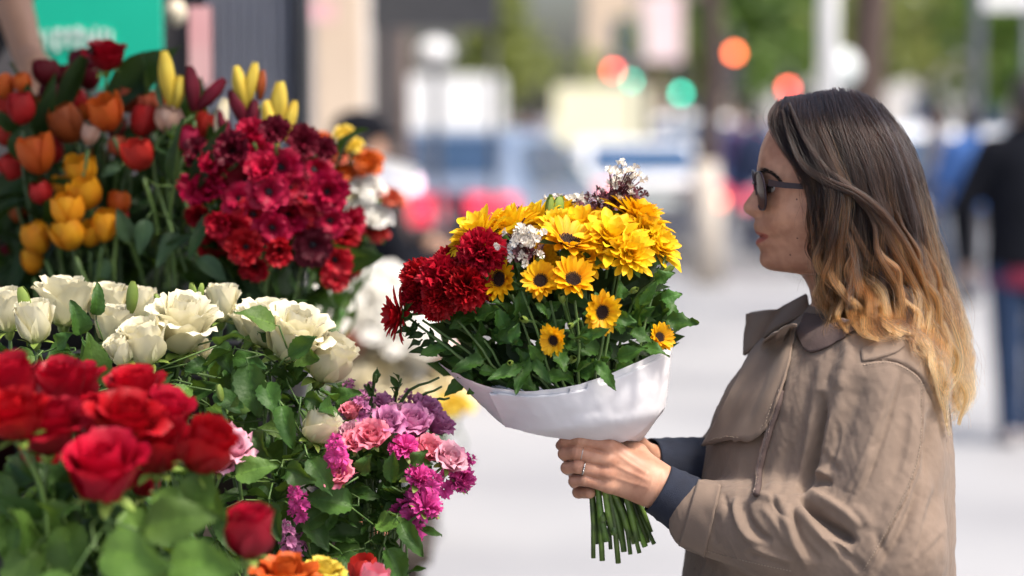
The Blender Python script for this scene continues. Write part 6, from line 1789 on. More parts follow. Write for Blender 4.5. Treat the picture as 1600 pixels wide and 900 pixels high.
drape('storm_flap', [(1174, 556), (1198, 532), (1222, 515), (1240, 509), (1248, 513)], [(1108, 700), (1140, 691), (1178, 690), (1200, 676), (1222, 628)], .005, M_coat, lift=lambda t, u: .006 * t ** 3 + .002 * math.sin(9 * u + 3 * t), parent=COAT)
drape('collar', [(1262, 496), (1290, 500), (1320, 506), (1350, 512)], [(1246, 523), (1262, 550), (1290, 546), (1332, 522)], .004, M_coatin, lift=lambda t, u: .004 * (1 - t), parent=COAT)
drape('shoulder_tab', [(1345, 548), (1368, 534), (1396, 522), (1412, 528)], [(1347, 565), (1370, 560), (1398, 552), (1414, 540)], .002, M_coat, thick=.002, n=16, m=8, parent=COAT)
drape('cuff_strap', [(1092, 752), (1104, 755), (1116, 757), (1128, 760)], [(1062, 850), (1076, 856), (1090, 862), (1102, 868)], .003, M_coat, n=12, m=24, thick=.002, parent=COAT)
# the far lapel standing up in front of the neck
b = MB(); g = []
A_ = spline([(1165, 491), (1192, 488), (1222, 482), (1262, 462)], 22); B_ = spline([(1165, 556), (1185, 540), (1215, 515), (1266, 488)], 22)
for i in range(12):
    t = i / 11; row = []
    for j in range(22):
        px, py = A_[j] * (1 - t) + B_[j] * t
        row.append(T(at(px, py, 3.10 - .035 * t + .03 * (1 - j / 21) + .006 * math.sin(j * .5 + t * 3))))
    g.append(row)
b.grid(g); o = link('lapel', b.mesh('lapel', M_coat), COAT); s = o.modifiers.new('cloth', 'SOLIDIFY'); s.thickness = .004
# chain-like zip along the front edge
zp = spline([(1223, 614), (1216, 640), (1203, 676), (1194, 710), (1187, 742), (1184, 772)], 90)
b = MB()
for k, (px, py) in enumerate(zp):
    p, n = on(CBVH, px, py, .0065)
    if p is None: continue
    q = qz(n, .4 + (k % 2) * 1.57)
    ring = [p + q @ Vector((math.cos(a) * .0021, math.sin(a) * .0013, 0)) for a in np.linspace(0, 2 * PI, 9)]
    b.tube([v - WROOT for v in ring], .0006, 4, cap=False)
link('chain_trim', b.mesh('chain_trim', M_zip), COAT)
b = MB()
pts = []
for px, py in spline([(1224, 612), (1217, 640), (1204, 676), (1195, 710), (1188, 742), (1185, 774)], 30):
    p, n = on(CBVH, px, py, .003)
    if p is not None: pts.append(p - WROOT)
b.tube(pts, .0042, 6); link('front_edge', b.mesh('front_edge', M_coatin), COAT)
# stitched seams
M_thread = pmat('thread', (.33, .26, .20), rough=.8)
b = MB()
for sm, step in (([(1439, 604), (1438, 690), (1422, 751), (1385, 828), (1348, 893)], 5.0), ([(1346, 571), (1390, 567), (1427, 584), (1447, 608)], 5.0), ([(1056, 846), (1110, 862), (1180, 880), (1240, 893)], 5.0), ([(1218, 632), (1198, 672), (1176, 684), (1140, 686), (1112, 695)], 5.0)):
    q = spline(sm, 200); L_ = np.concatenate([[0], np.cumsum(np.linalg.norm(np.diff(q, axis=0), axis=1))])
    for d in np.arange(3, L_[-1] - 4, step):
        e = [on(CBVH, np.interp(v, L_, q[:, 0]), np.interp(v, L_, q[:, 1]), .0004 if sm[0][0] != 1218 else .0105)[0] for v in (d, d + 2.8)]
        if e[0] is not None and e[1] is not None and (e[0] - e[1]).length < .01: b.tube([v - WROOT for v in e], .0005, 4)
link('stitching', b.mesh('stitching', M_thread), COAT)
# navy sleeves of the jumper at both wrists
def cuff(p0, p1, r0, r1, name, ky=1.0):
    p0, p1 = np.array(p0), np.array(p1)
    ax = Vector(p1 - p0); q = qz(ax)
    L_ = ax.length
    prof = [(r0 * .90, .004), (r0 * .97, -.002), (r0 * 1.0, .001), (r0 * 1.01, .006)] + [(r0 + (r1 - r0) * t + .0007 * math.sin(t * 25), L_ * t) for t in np.linspace(.2, 1, 9)]
    b = MB(); b.lathe(prof, 40)
    return link(name, b.mesh(name, M_navy), WOM, Vector(p0) - WROOT, q)
cuff(hp(1030, 764, 8), hp(1092, 800, 10), .0325, .039, 'navy_cuff')
cuff(hp(1014, 724, 104), hp(1092, 735, 140), .0325, .043, 'navy_cuff')
# rings
for (px, py, d, r_, w_) in ((912, 731, -4, .0092, .0011), (909, 709, -5, .0094, .0005)):
    c = hp(px, py, d + 2)
    axv = hp(px - 20, py - 4, d) - hp(px + 20, py + 5, d)
    q = qz(axv)
    b = MB()
    b.tube([q @ Vector((math.cos(a) * r_, math.sin(a) * r_, 0)) for a in np.linspace(0, 2 * PI, 33)], w_, 6, cap=False)
    rg_ = link('ring', b.mesh('ring', M_silverj), WOM, Vector(c) - WROOT)
    if w_ > .001:
        b = MB()
        for k in range(3):
            b.blob((.0006 * k - .0006, -r_ - .0006, (k - 1) * .0026), .0015, nu=4, nv=6)
        link('stone', b.mesh('stone', M_silverj), rg_)
# trousers and shoes
tr = []
for s_ in (-1, 1):
    hx = np.array([WROOT.x + .01, YW + s_ * .09, .90]); kn = np.array([WROOT.x - .02, YW + s_ * .09, .48]); an = np.array([WROOT.x + .02, YW + s_ * .09, .10])
    tr += [(cone_sdf(hx, kn, .10, .068), .04), (cone_sdf(kn, an, .068, .055), .02)]
    b = sdf_mesh([(ell_sdf(an + np.array([-.06, 0, -.05]), (.125, .047, .05)), 0), (ell_sdf(an + np.array([.0, 0, -.02]), (.06, .045, .06)), .02)], .012)
    link('shoe', raw_mesh('shoe', T(b[0]), b[1], M_black), WOM)
b = sdf_mesh(tr, .012); link('trousers', raw_mesh('trousers', T(b[0]), b[1], black), WOM)

# ---------------------------------------------------------------- hair
core = [(ell_sdf(wp(1310, 246, YW), (.0640, .0735, .0700)), 0), (cone_sdf(wp(1342, 280, YW + .005), wp(1388, 450, YW + .015), .066, .058, 1.05), .04), (cone_sdf(wp(1392, 450, YW + .015), wp(1450, 560, YW + .035), .05, .028), .03), (cone_sdf(wp(1450, 560, YW + .035), wp(1484, 620, YW + .035), .024, .006), .02)]
HCV, HCQ = sdf_mesh(core, .005)
me = raw_mesh('hair_core', T(HCV), HCQ, M_haircore)
PC = proj(HCV); a_ = me.attributes.new('tt', 'FLOAT', 'POINT'); a_.data.foreach_set('value', np.clip((PC[:, 1] - 330) / 240, 0, 1).astype(np.float32))
HAIR = link('hair', me, WOM)
GD = [
 [(1224, 162, 3.04), (1210, 188, 3.01), (1227, 226, 2.985), (1250, 260, 2.972), (1267, 300, 2.966), (1277, 345, 2.966), (1282, 395, 2.970), (1289, 445, 2.960), (1298, 488, 2.940), (1308, 516, 2.930)],
 [(1240, 151, 3.04), (1234, 185, 2.995), (1253, 232, 2.970), (1275, 278, 2.956), (1286, 330, 2.952), (1293, 388, 2.954), (1300, 448, 2.945), (1320, 495, 2.925), (1334, 520, 2.915)],
 [(1258, 146, 3.05), (1260, 188, 2.985), (1277, 240, 2.960), (1298, 290, 2.946), (1300, 345, 2.944), (1306, 400, 2.946), (1330, 458, 2.932), (1362, 500, 2.905), (1400, 522, 2.895)],
 [(1275, 142, 3.05), (1287, 188, 2.980), (1308, 244, 2.955), (1325, 300, 2.945), (1328, 360, 2.943), (1340, 420, 2.942), (1374, 470, 2.930), (1410, 505, 2.915), (1440, 532, 2.920)],
 [(1295, 140, 3.05), (1314, 188, 2.980), (1338, 248, 2.955), (1355, 310, 2.946), (1365, 370, 2.945), (1385, 430, 2.945), (1424, 486, 2.940), (1455, 540, 2.950), (1470, 592, 2.965)],
 [(1315, 142, 3.05), (1344, 193, 2.985), (1372, 253, 2.960), (1390, 320, 2.955), (1405, 385, 2.960), (1430, 450, 2.965), (1464, 515, 2.975), (1484, 580, 2.985), (1490, 640, 2.995)],
 [(1335, 148, 3.05), (1370, 198, 2.990), (1400, 258, 2.975), (1420, 325, 2.975), (1438, 395, 2.985), (1462, 465, 2.995), (1488, 535, 3.010), (1502, 600, 3.020), (1494, 668, 3.020)],
 [(1352, 157, 3.06), (1391, 208, 3.020), (1421, 266, 3.000), (1440, 335, 3.010), (1460, 405, 3.020), (1482, 478, 3.030), (1497, 550, 3.040), (1503, 612, 3.045), (1496, 656, 3.045)],
 [(1363, 166, 3.07), (1406, 220, 3.050), (1433, 280, 3.050), (1450, 345, 3.050), (1470, 415, 3.060), (1488, 490, 3.070), (1497, 560, 3.075), (1500, 618, 3.075), (1490, 662, 3.070)]]
NPT = 36
GS = np.array([spline(g, NPT) for g in GD])
LOCKS = [  # single swept locks lying over the rest
 [(1222, 172, 3.00), (1236, 222, 2.965), (1258, 262, 2.946), (1296, 286, 2.932), (1340, 302, 2.926), (1380, 334, 2.928), (1412, 380, 2.936), (1440, 430, 2.945), (1462, 490, 2.955)],
 [(1232, 160, 3.00), (1256, 214, 2.96), (1288, 262, 2.940), (1330, 296, 2.930), (1372, 342, 2.930), (1404, 400, 2.936), (1440, 470, 2.945), (1470, 540, 2.96), (1482, 600, 2.975)],
 [(1262, 290, 2.955), (1270, 340, 2.948), (1276, 390, 2.945), (1298, 425, 2.938), (1322, 452, 2.930), (1326, 490, 2.918), (1345, 520, 2.905), (1372, 527, 2.900)],
 [(1300, 260, 2.940), (1322, 330, 2.934), (1352, 395, 2.934), (1392, 440, 2.934), (1430, 490, 2.935), (1452, 540, 2.942), (1462, 590, 2.955), (1476, 640, 2.97)],
 [(1290, 300, 2.944), (1300, 370, 2.938), (1318, 420, 2.936), (1352, 455, 2.925), (1372, 490, 2.910), (1400, 512, 2.897), (1428, 520, 2.898)],
 [(1400, 330, 2.95), (1432, 400, 2.955), (1456, 460, 2.965), (1490, 520, 2.985), (1500, 570, 2.99), (1478, 620, 2.99), (1486, 680, 2.99)]]
OMB = []
def hair_points(n, seed, NC=170, loose=1.0):
    """locks: each follows a path between the guides, waves on its own and carries a round bundle of strands"""
    r = np.random.RandomState(seed)
    out = np.zeros((n, NPT, 3))
    t = np.linspace(0, 1, NPT)
    cen, par = [], []
    for c in range(NC):
        g = np.clip(8 * (c + r.rand()) / NC + r.normal() * .25 + .5 * r.normal() * t, 0, 8)
        i0 = np.minimum(7, g.astype(int)); f_ = g - i0
        P = GS[i0, np.arange(NPT)] * (1 - f_)[:, None] + GS[i0 + 1, np.arange(NPT)] * f_[:, None]
        amp = r.uniform(6, 21) * np.clip((t - .28) / .45, 0, 1) ** 1.1 * loose
        ph = r.rand() * 6.28 + t ** 1.3 * r.uniform(1.8, 3.6) * 2 * PI
        tan = np.gradient(P[:, :2], axis=0); tan /= np.maximum(1e-6, np.linalg.norm(tan, axis=1))[:, None]
        nn = np.stack([-tan[:, 1], tan[:, 0]], 1)
        P[:, :2] += nn * (amp * np.sin(ph))[:, None]
        P[:, 2] += -.0008 * amp * np.cos(ph) + (r.rand() * .032 - .014) * np.minimum(1, t * 2.5)
        cen.append(P); par.append((r.uniform(9, 17), r.uniform(2.0, 5.5), r.uniform(.82, 1.0), r.uniform(2, 5) * r.choice((-1, 1)), nn, r.normal() * .20, r.uniform(.55, 1.65)))
    for i in range(n):
        c = r.randint(NC)
        R0, R1, cut0, tw, nn, sh, val = par[c]
        a, q_ = r.rand() * 6.28, math.sqrt(r.rand())
        R = (R0 + (R1 - R0) * t) * q_ * (1 - .75 * np.clip((t - .75) / .25, 0, 1))
        an = a + tw * t
        P = cen[c].copy()
        P[:, :2] += nn * (R * np.cos(an))[:, None]
        P[:, 2] += R * np.sin(an) * .0008
        fz = r.normal(size=4); st = 1.0 + 4.5 * (r.rand() < .12)
        P[:, :2] += nn * (r.normal() * 3.2 * (2 * t - .8) * np.minimum(1, t * 6))[:, None]
        P[:, 0] += st * (1.0 * fz[0] * t + .9 * np.sin(t * (8 + 4 * fz[3]) + fz[1] * 9) * t); P[:, 1] += st * .8 * fz[1] * t; P[:, 2] += .0012 * st * fz[2] * t
        cut = cut0 * (r.uniform(.88, 1.0) if r.rand() < .8 else r.uniform(.5, .9))
        q = r.uniform(0, .05) + (cut - .02) * t
        out[i] = np.stack([np.interp(q, t, P[:, k]) for k in range(3)], 1)
        OMB.append((sh, val))
    return out
LOCKS += [[(1276, 330, 2.945), (1284, 372, 2.94), (1276, 405, 2.936), (1292, 436, 2.93), (1316, 462, 2.925), (1308, 492, 2.915), (1326, 518, 2.905)],
 [(1320, 350, 2.938), (1334, 392, 2.93), (1326, 426, 2.926), (1346, 458, 2.92), (1376, 478, 2.908), (1382, 506, 2.90), (1410, 522, 2.895)],
 [(1362, 350, 2.94), (1376, 396, 2.93), (1402, 424, 2.925), (1406, 462, 2.925), (1436, 492, 2.92), (1440, 528, 2.925), (1462, 556, 2.935)],
 [(1408, 350, 2.95), (1436, 394, 2.95), (1438, 432, 2.95), (1466, 470, 2.955), (1472, 516, 2.96), (1496, 556, 2.97), (1490, 604, 2.975), (1502, 640, 2.985)],
 [(1340, 300, 2.938), (1366, 352, 2.93), (1372, 396, 2.926), (1404, 446, 2.925), (1416, 490, 2.92), (1450, 530, 2.93), (1456, 574, 2.94), (1480, 618, 2.96)],
 [(1296, 330, 2.94), (1304, 384, 2.934), (1296, 424, 2.93), (1318, 456, 2.92), (1346, 486, 2.91), (1350, 516, 2.90), (1374, 530, 2.895)],
 [(1440, 380, 2.98), (1466, 430, 2.985), (1472, 480, 2.99), (1498, 530, 3.0), (1494, 580, 3.0), (1510, 622, 3.0), (1500, 664, 3.0)]]
def lock_points(per, seed):
    r = np.random.RandomState(seed); outs = []
    t = np.linspace(0, 1, NPT)
    for L_ in LOCKS:
        S_ = spline(L_, NPT)
        w0_ = r.uniform(4.5, 9.0)
        for i in range(per):
            wd = w0_ * np.sin(PI * np.clip(t * .92 + .06, 0, 1)) + 1.2
            a, r_ = r.rand() * 6.28, math.sqrt(r.rand())
            tw = a + t * 3.2
            P = S_.copy()
            tan = np.gradient(P[:, :2], axis=0); tan /= np.maximum(1e-6, np.linalg.norm(tan, axis=1))[:, None]
            nn = np.stack([-tan[:, 1], tan[:, 0]], 1)
            P[:, :2] += nn * (wd * r_ * np.cos(tw))[:, None] + nn * (2.5 * np.sin(t * 14 + a * .2) * t)[:, None]
            P[:, 2] += .004 * r_ * np.sin(tw)
            P[:, :2] += r.normal(size=2) * .8 * t[:, None]
            outs.append(P); OMB.append((.05, r.uniform(.8, 1.9)))
    return np.array(outs)
HP = np.concatenate([hair_points(9500, 1), lock_points(95, 2)])
far = hair_points(1800, 3); far[:, :, 2] = 2 * YW - far[:, :, 2] + .0
# a few flyaway hairs
r = np.random.RandomState(9); fly = hair_points(260, 8, 90)
fly[:, :, 0] += (np.linspace(0, 1, NPT)[None] ** 2) * r.normal(size=(260, 1)) * 16 + r.normal(size=(260, 1)) * 3; fly[:, :, 1] += (np.linspace(0, 1, NPT)[None]) * r.normal(size=(260, 1)) * 8 - np.abs(r.normal(size=(260, 1))) * 3
HP = np.concatenate([HP, far, fly])
n = len(HP)
# the hair lies on the coat: find how near the cloth comes along each line of sight and keep the strands in front of it
DM = np.full((160, 200), 9.0)
pc = proj(CV); ix = ((pc[:, 0] - 1140) / 2.5).astype(int); iy = ((pc[:, 1] - 430) / 2.5).astype(int)
m_ = (ix >= 0) & (ix < 200) & (iy >= 0) & (iy < 160)
np.minimum.at(DM, (iy[m_], ix[m_]), CV[m_, 1])
for _ in range(2):
    E = np.pad(DM, 1, mode='edge')
    DM = np.minimum.reduce([E[1:-1, 1:-1], E[:-2, 1:-1], E[2:, 1:-1], E[1:-1, :-2], E[1:-1, 2:]])
near_ = HP[..., 2].mean(1) < YW + .03
ix = np.clip(((HP[..., 0] - 1140) / 2.5).astype(int), 0, 199); iy = ((HP[..., 1] - 430) / 2.5).astype(int)
lim = np.where(iy >= 0, DM[np.clip(iy, 0, 159), ix], 9.0)
lim = lim - .003 - .012 * np.random.RandomState(12).rand(n, 1)
newY = np.where(near_[:, None], np.minimum(HP[..., 2], lim), HP[..., 2])
for _ in range(3):
    newY[:, 1:-1] = np.minimum(newY[:, 1:-1], .5 * newY[:, 1:-1] + .25 * (newY[:, :-2] + newY[:, 2:]))
HP[..., 2] = newY
OMB = np.array(OMB)
pxs, pyz, Ys = HP[..., 0], HP[..., 1], HP[..., 2]
xm, ym = (pxs - 800) / F, (450 - pyz) / F
dy = CP + ym * SP
PW = np.stack([xm / dy * Ys, Ys, CAM_Z + (-SP + ym * CP) / dy * Ys], -1)
# keep strands out of the head and the coat
hc = bpy.data.hair_curves.new('strands')
hc.add_curves([NPT] * n)
hc.attributes['position'].data.foreach_set('vector', T(PW.reshape(-1, 3)).astype(np.float32).ravel())
rad = hc.attributes.new('radius', 'FLOAT', 'POINT')
tt = np.linspace(0, 1, NPT)
rr_ = (.00027 * (1 - .6 * tt ** 3))[None] * np.random.RandomState(4).uniform(.7, 1.25, (n, 1))
rr_[-260:] *= .42
rad.data.foreach_set('value', rr_.astype(np.float32).ravel())
ombre = np.clip((pyz - 285) / 290 + OMB[:, :1] + np.random.RandomState(5).normal(size=(n, 1)) * .08, 0, 1)
oa = hc.attributes.new('ombre', 'FLOAT', 'POINT'); oa.data.foreach_set('value', ombre.astype(np.float32).ravel())
va = hc.attributes.new('lock', 'FLOAT', 'CURVE'); va.data.foreach_set('value', OMB[:, 1].astype(np.float32))
hm = bpy.data.materials.new('hair_strands'); hm.use_nodes = True
nt = hm.node_tree; nt.nodes.clear()
ho = nt.nodes.new('ShaderNodeOutputMaterial'); hb = nt.nodes.new('ShaderNodeBsdfHairPrincipled')
hb.parametrization = 'COLOR'
aa = nt.nodes.new('ShaderNodeAttribute'); aa.attribute_name = 'ombre'
cr = nt.nodes.new('ShaderNodeValToRGB')
for p_, c_ in ((0.0, (.009, .005, .004)), (.30, (.026, .0135, .0085)), (.60, (.135, .055, .018)), (1.0, (.32, .148, .056))):
    e = cr.color_ramp.elements.new(p_) if p_ not in (0.0, 1.0) else cr.color_ramp.elements[0 if p_ == 0 else -1]
    e.position = p_; e.color = rgb(c_)
hi = nt.nodes.new('ShaderNodeHairInfo')
hv = nt.nodes.new('ShaderNodeHueSaturation')
mr = nt.nodes.new('ShaderNodeMapRange'); mr.inputs[3].default_value = .3; mr.inputs[4].default_value = 2.1
la = nt.nodes.new('ShaderNodeAttribute'); la.attribute_name = 'lock'; mu = nt.nodes.new('ShaderNodeMath'); mu.operation = 'MULTIPLY'
nt.links.new(hi.outputs['Random'], mr.inputs[0]); nt.links.new(mr.outputs[0], mu.inputs[0]); nt.links.new(la.outputs['Fac'], mu.inputs[1]); nt.links.new(mu.outputs[0], hv.inputs['Value'])
nt.links.new(aa.outputs['Fac'], cr.inputs[0]); nt.links.new(cr.outputs[0], hv.inputs['Color'])
nt.links.new(hv.outputs[0], hb.inputs['Color'])
hb.inputs['IOR'].default_value = 1.36; hb.inputs['Roughness'].default_value = .30; hb.inputs['Radial Roughness'].default_value = .4
nt.links.new(hb.outputs[0], ho.inputs['Surface'])
hc.materials.append(hm)
so_ = bpy.data.objects.new('strands', hc); COL.objects.link(so_); so_.parent = HAIR
# ================================================================== the bouquet in her hands
BQ = at(938, 700, 2.975)
BOUQ = empty('bouquet', BQ, 'bouquet of yellow and red flowers wrapped in white paper in the hands of the woman', 'bouquet')
TB = lambda V: np.asarray(V, float) - np.array(BQ)
rg = random.Random(77)
M_wrap = pmat('wrapping_paper', (.80, .79, .82), (.77, .76, .79), rough=.6, scale=14, transl=.18, bump=.15, bscale=40, spec=.3)
rimx = np.array([(685, 568), (725, 590), (765, 606), (815, 611), (860, 609), (905, 601), (950, 586), (1000, 564), (1050, 540)], float)
nT, nP = 44, 120
P = np.zeros((nT, nP, 3))
for j in range(nP):
    a = 2 * PI * j / nP
    ca, sa = math.cos(a), math.sin(a)
    bx, by, bY = 936 + 62 * ca, 687 + 2 * ca, 2.972 + .034 * sa
    mx, my, mY = 913 + 128 * ca, 648 - 14 * ca + 16 * max(0, -sa), 2.975 + .085 * sa
    rx_ = 868 + 183 * ca
    ry_ = np.interp(rx_, rimx[:, 0], rimx[:, 1])
    if sa > 0: ry_ = ry_ - 26 * sa
    rY = 2.980 + .118 * sa
    for i in range(nT):
        t = i / (nT - 1)
        if t < .42:
            q = t / .42; q2 = q
            px, py, Y = bx + (mx - bx) * q, by + (my - by) * q ** 1.25, bY + (mY - bY) * q
        else:
            q = (t - .42) / .58
            px, py, Y = mx + (rx_ - mx) * q, my + (ry_ - my) * q, mY + (rY - mY) * q
        P[i, j] = at(px, py, Y)
WV = P.reshape(-1, 3)
WQ = np.array([(i * nP + j, i * nP + (j + 1) % nP, (i + 1) * nP + (j + 1) % nP, (i + 1) * nP + j) for i in range(nT - 1) for j in range(nP)])
WV, WQ = refine(WV, WQ)
cr_ = [([(936, 690), (960, 640), (985, 575)], -22, 8.0), ([(955, 690), (1000, 645), (1030, 590)], -18, 7.2), ([(925, 690), (900, 650), (870, 612)], -26, 6.4), ([(915, 688), (860, 660), (800, 618)], -20, 6.4), ([(970, 690), (1010, 660), (1040, 632)], -12, 4.8), ([(860, 614), (930, 640), (1010, 628)], -14, -4.8), ([(810, 616), (850, 650), (905, 676)], -9, -4.0), ([(980, 600), (1010, 615), (1045, 600)], -12, 4.0),
       ([(765, 606), (776, 635), (790, 662)], 5, 5.0), ([(772, 612), (830, 640), (905, 672)], 4, -2.2), ([(764, 604), (812, 626), (880, 650)], 5, 1.8), ([(740, 600), (760, 630), (775, 650)], 9, -4),
       ([(950, 640), (946, 660), (952, 680)], 4.5, -4.5), ([(966, 655), (972, 668), (968, 682)], 8, 6), ([(986, 640), (984, 662), (980, 682)], 4, -4), ([(1000, 570), (1002, 610), (1000, 650)], 7, 3.5), ([(985, 590), (984, 625), (990, 650)], 6, -2.6), ([(1020, 590), (1024, 615), (1016, 640)], 6, -3),
       ([(936, 686), (915, 662), (880, 645)], 3, -2.2), ([(940, 686), (932, 655), (915, 630)], 3, 2.0), ([(950, 686), (962, 640), (970, 605)], 3.5, -2.2), ([(962, 686), (990, 650), (1012, 620)], 3.5, 2.2), ([(915, 686), (880, 668), (830, 655)], 3, 1.8), ([(975, 686), (1005, 660), (1030, 640)], 3, -2.0), ([(1005, 575), (1015, 600), (1035, 612)], 3, 2), ([(880, 622), (930, 625), (975, 612)], 5, 1.4),
       ([(900, 630), (920, 655), (930, 682)], 6, -2.5), ([(880, 640), (900, 662), (915, 684)], 6, 2.2), ([(1010, 566), (1028, 575), (1044, 572)], 4, -2), ([(1012, 585), (1026, 592), (1040, 590)], 4, 1.8), ([(820, 615), (826, 650), (840, 675)], 10, 2.0), ([(705, 580), (725, 610), (745, 632)], 7, 2.5)]
WV = sculpt(WV, WQ[:, ::-1], cr_)
nr_ = vnormals(WV, WQ)
WV = WV + nr_ * (.0016 * np.abs(fnoise(WV / .11, 3, 2)) + .0010 * np.abs(fnoise(WV / .05, 4, 2)) - .001)[:, None]
o = link('wrapping_paper', raw_mesh('wrapping_paper', TB(WV), WQ[:, ::-1], M_wrap), BOUQ)
WBVH = BVHTree.FromPolygons([Vector(v) for v in WV], [tuple(int(i) for i in q) for q in WQ])
NJ = 90
A_ = spline([(767, 603), (815, 610), (860, 608), (905, 600), (950, 585), (1000, 563), (1044, 542)], 90); B_ = spline([(793, 663), (840, 675), (900, 684), (940, 687), (975, 686), (1005, 666), (1036, 634)], 90)
g = np.zeros((26, 90, 3))
for j in range(90):
    for i in range(26):
        t = i / 25
        px, py = A_[j] * (1 - t) + B_[j] * t
        p, n_ = on(WBVH, px, py, .0035 + .0035 * math.exp(-j / 5) * (1 - t * .6))
        if p is None: p = at(px, py, 2.93)
        g[i, j] = p
for _ in range(1):
    g[1:-1, 1:-1] = .5 * g[1:-1, 1:-1] + .125 * (g[:-2, 1:-1] + g[2:, 1:-1] + g[1:-1, :-2] + g[1:-1, 2:])
b = MB(); b.grid(TB(g)); link('paper_fold', b.mesh('paper_fold', M_wrap), BOUQ)
# ---- cut stems under the hand, each running up into the paper
M_cut = pmat('stem_cut', (.10, .18, .028), (.045, .085, .018), rough=.5, scale=45, rnd=.5, contrast=(.42, .58))
tips = [(927, 872, 2.955), (941, 876, 2.96), (966, 880, 2.95), (985, 866, 2.965), (999, 864, 2.955), (1012, 848, 2.97), (1022, 850, 2.975), (954, 858, 2.97), (975, 862, 2.975), (990, 850, 2.98), (1004, 842, 2.985), (948, 846, 2.955), (1016, 832, 2.99), (932, 850, 2.975), (960, 835, 2.95), (972, 848, 2.95), (996, 846, 2.95), (1008, 854, 2.96), (984, 838, 2.95), (939, 840, 2.985)]
for k, (px, py, Y) in enumerate(tips):
    top = (920 + (px - 925) * .62 + rg.uniform(-4, 4), 690, 2.965 + (Y - 2.965) * 1.1)
    midp = (924 + (px - 925) * .64 + rg.uniform(-6, 6), 765, 2.965 + (Y - 2.965) * 1.2)
    a, b_, c = at(*top), at(*midp), at(px, py, Y)
    mb = MB(); r0 = rg.uniform(.0024, .0043)
    mb.tube([v - BQ for v in (a, a.lerp(b_, .5), b_, b_.lerp(c, .5) + Vector((rg.uniform(-.002, .002), 0, 0)), c)], [r0 * .9, r0 * .9, r0 * .95, r0, r0 * 1.02], 9)
    st_ = link('stem', mb.mesh('stem', M_cut), BOUQ)
    if k in (2, 7, 11):
        mb = MB(); n_ = b_.lerp(c, .55) - BQ; mb.blob(n_, r0 * 1.45, (1, 1, 1.4), 5, 7); link('node', mb.mesh('node', M_cut), st_)
# ---- blooms
neck = at(936, 675, 2.975)
def put(name, px, py, Y, me, s, axis, subs=(), hh=.0, stem=True, spin=None):
    ax = Vector(axis).normalized(); c = at(px, py, Y); B = c - ax * hh * s
    ax = (ax + Vector((rg.gauss(0, .12), rg.gauss(0, .12), rg.gauss(0, .12)))).normalized()
    o = link(name, me, BOUQ, B - BQ, qz(ax, rg.uniform(0, 6.28) if spin is None else spin), (s * rg.uniform(.88, 1.1), s * rg.uniform(.88, 1.1), s * rg.uniform(.85, 1.2)))
    for nm, m2 in subs: link(nm, m2, o)
    if stem:
        e = B - ax * .045
        mb = MB(); mb.tube([Vector(v) - BQ for v in spline([neck + Vector(((px - 870) / 9000, 0, .03)), neck.lerp(e, .55) + Vector((0, 0, .01)), e, B], 10)], .0019, 6)
        link('flower_stem', mb.mesh('flower_stem', M_stem), BOUQ)
    return o
RAYS = [daisy_rays(700 + i, M_pt['sun'], n=17 + 2 * i) for i in range(3)]
DISC = daisy_disc(5, M_disc)
MUM = [mum_bloom(720 + i, M_pt[c], n=42 + 6 * i, top=.30 - .08 * i, droop=1.05 + .15 * i, wf=.165) for i, c in enumerate(('sunl', 'sun', 'sunl'))]
MUMR = [ruffle_bloom(740 + i, M_pt['mumred'], r=.030, n=58, ruf=.0032, nv=15, rf=3.4) for i in range(2)]
MUMS = mum_bloom(745, M_pt['mumred'], n=60, top=.3, droop=1.2)
SEP = calyx_mesh(9, M_lbouq, 1.1)
sc_ = lambda w, Y, d: w / ppm(Y) / d
for px, py, w, Y, ax in ((783, 437, 66, 2.90, (-.45, -.9, .35)), (845, 441, 62, 2.875, (-.05, -1, .42)), (894, 441, 66, 2.87, (.12, -1, .45)), (940, 487, 58, 2.855, (.15, -1, .12)), (866, 531, 46, 2.85, (-.35, -.9, -.15)), (1028, 528, 42, 2.91, (.4, -.8, .3)), (888, 382, 84, 2.905, (0, -.62, .8))):
    put('sunflower', px, py, Y, RAYS[px % 3], sc_(w, Y, .060), ax, [('disc', DISC), ('calyx', SEP)])
for px, py, w, Y, ax, v in ((748, 362, 84, 2.93, (-.5, -.35, .9), 0), (800, 350, 80, 2.95, (-.3, -.35, 1), 2), (838, 338, 74, 2.98, (-.1, -.3, 1), 0), (868, 352, 66, 2.95, (-.05, -.5, .9), 2), (908, 350, 76, 2.96, (0, -.45, .9), 0), (958, 370, 100, 2.915, (.1, -.55, .85), 2),
                             (1004, 332, 88, 2.98, (.55, -.15, .85), 1), (1032, 380, 78, 2.95, (.65, -.45, .6), 0), (930, 340, 70, 3.02, (.1, -.2, 1), 1), (985, 398, 62, 2.90, (.25, -.8, .35), 2), (790, 352, 56, 3.03, (-.4, -.2, 1), 1), (918, 398, 58, 2.90, (0, -.8, .5), 1), (975, 350, 64, 3.0, (.3, -.3, .9), 0), (850, 398, 46, 2.91, (-.1, -.8, .5), 1), (725, 376, 60, 2.95, (-.6, -.3, .7), 1), (878, 330, 60, 3.02, (0, -.2, 1), 2), (1010, 362, 70, 2.95, (.4, -.6, .6), 2)):
    put('chrysanthemum', px, py, Y, MUM[v], sc_(w, Y, .060), ax, [('calyx', SEP)], hh=.012)
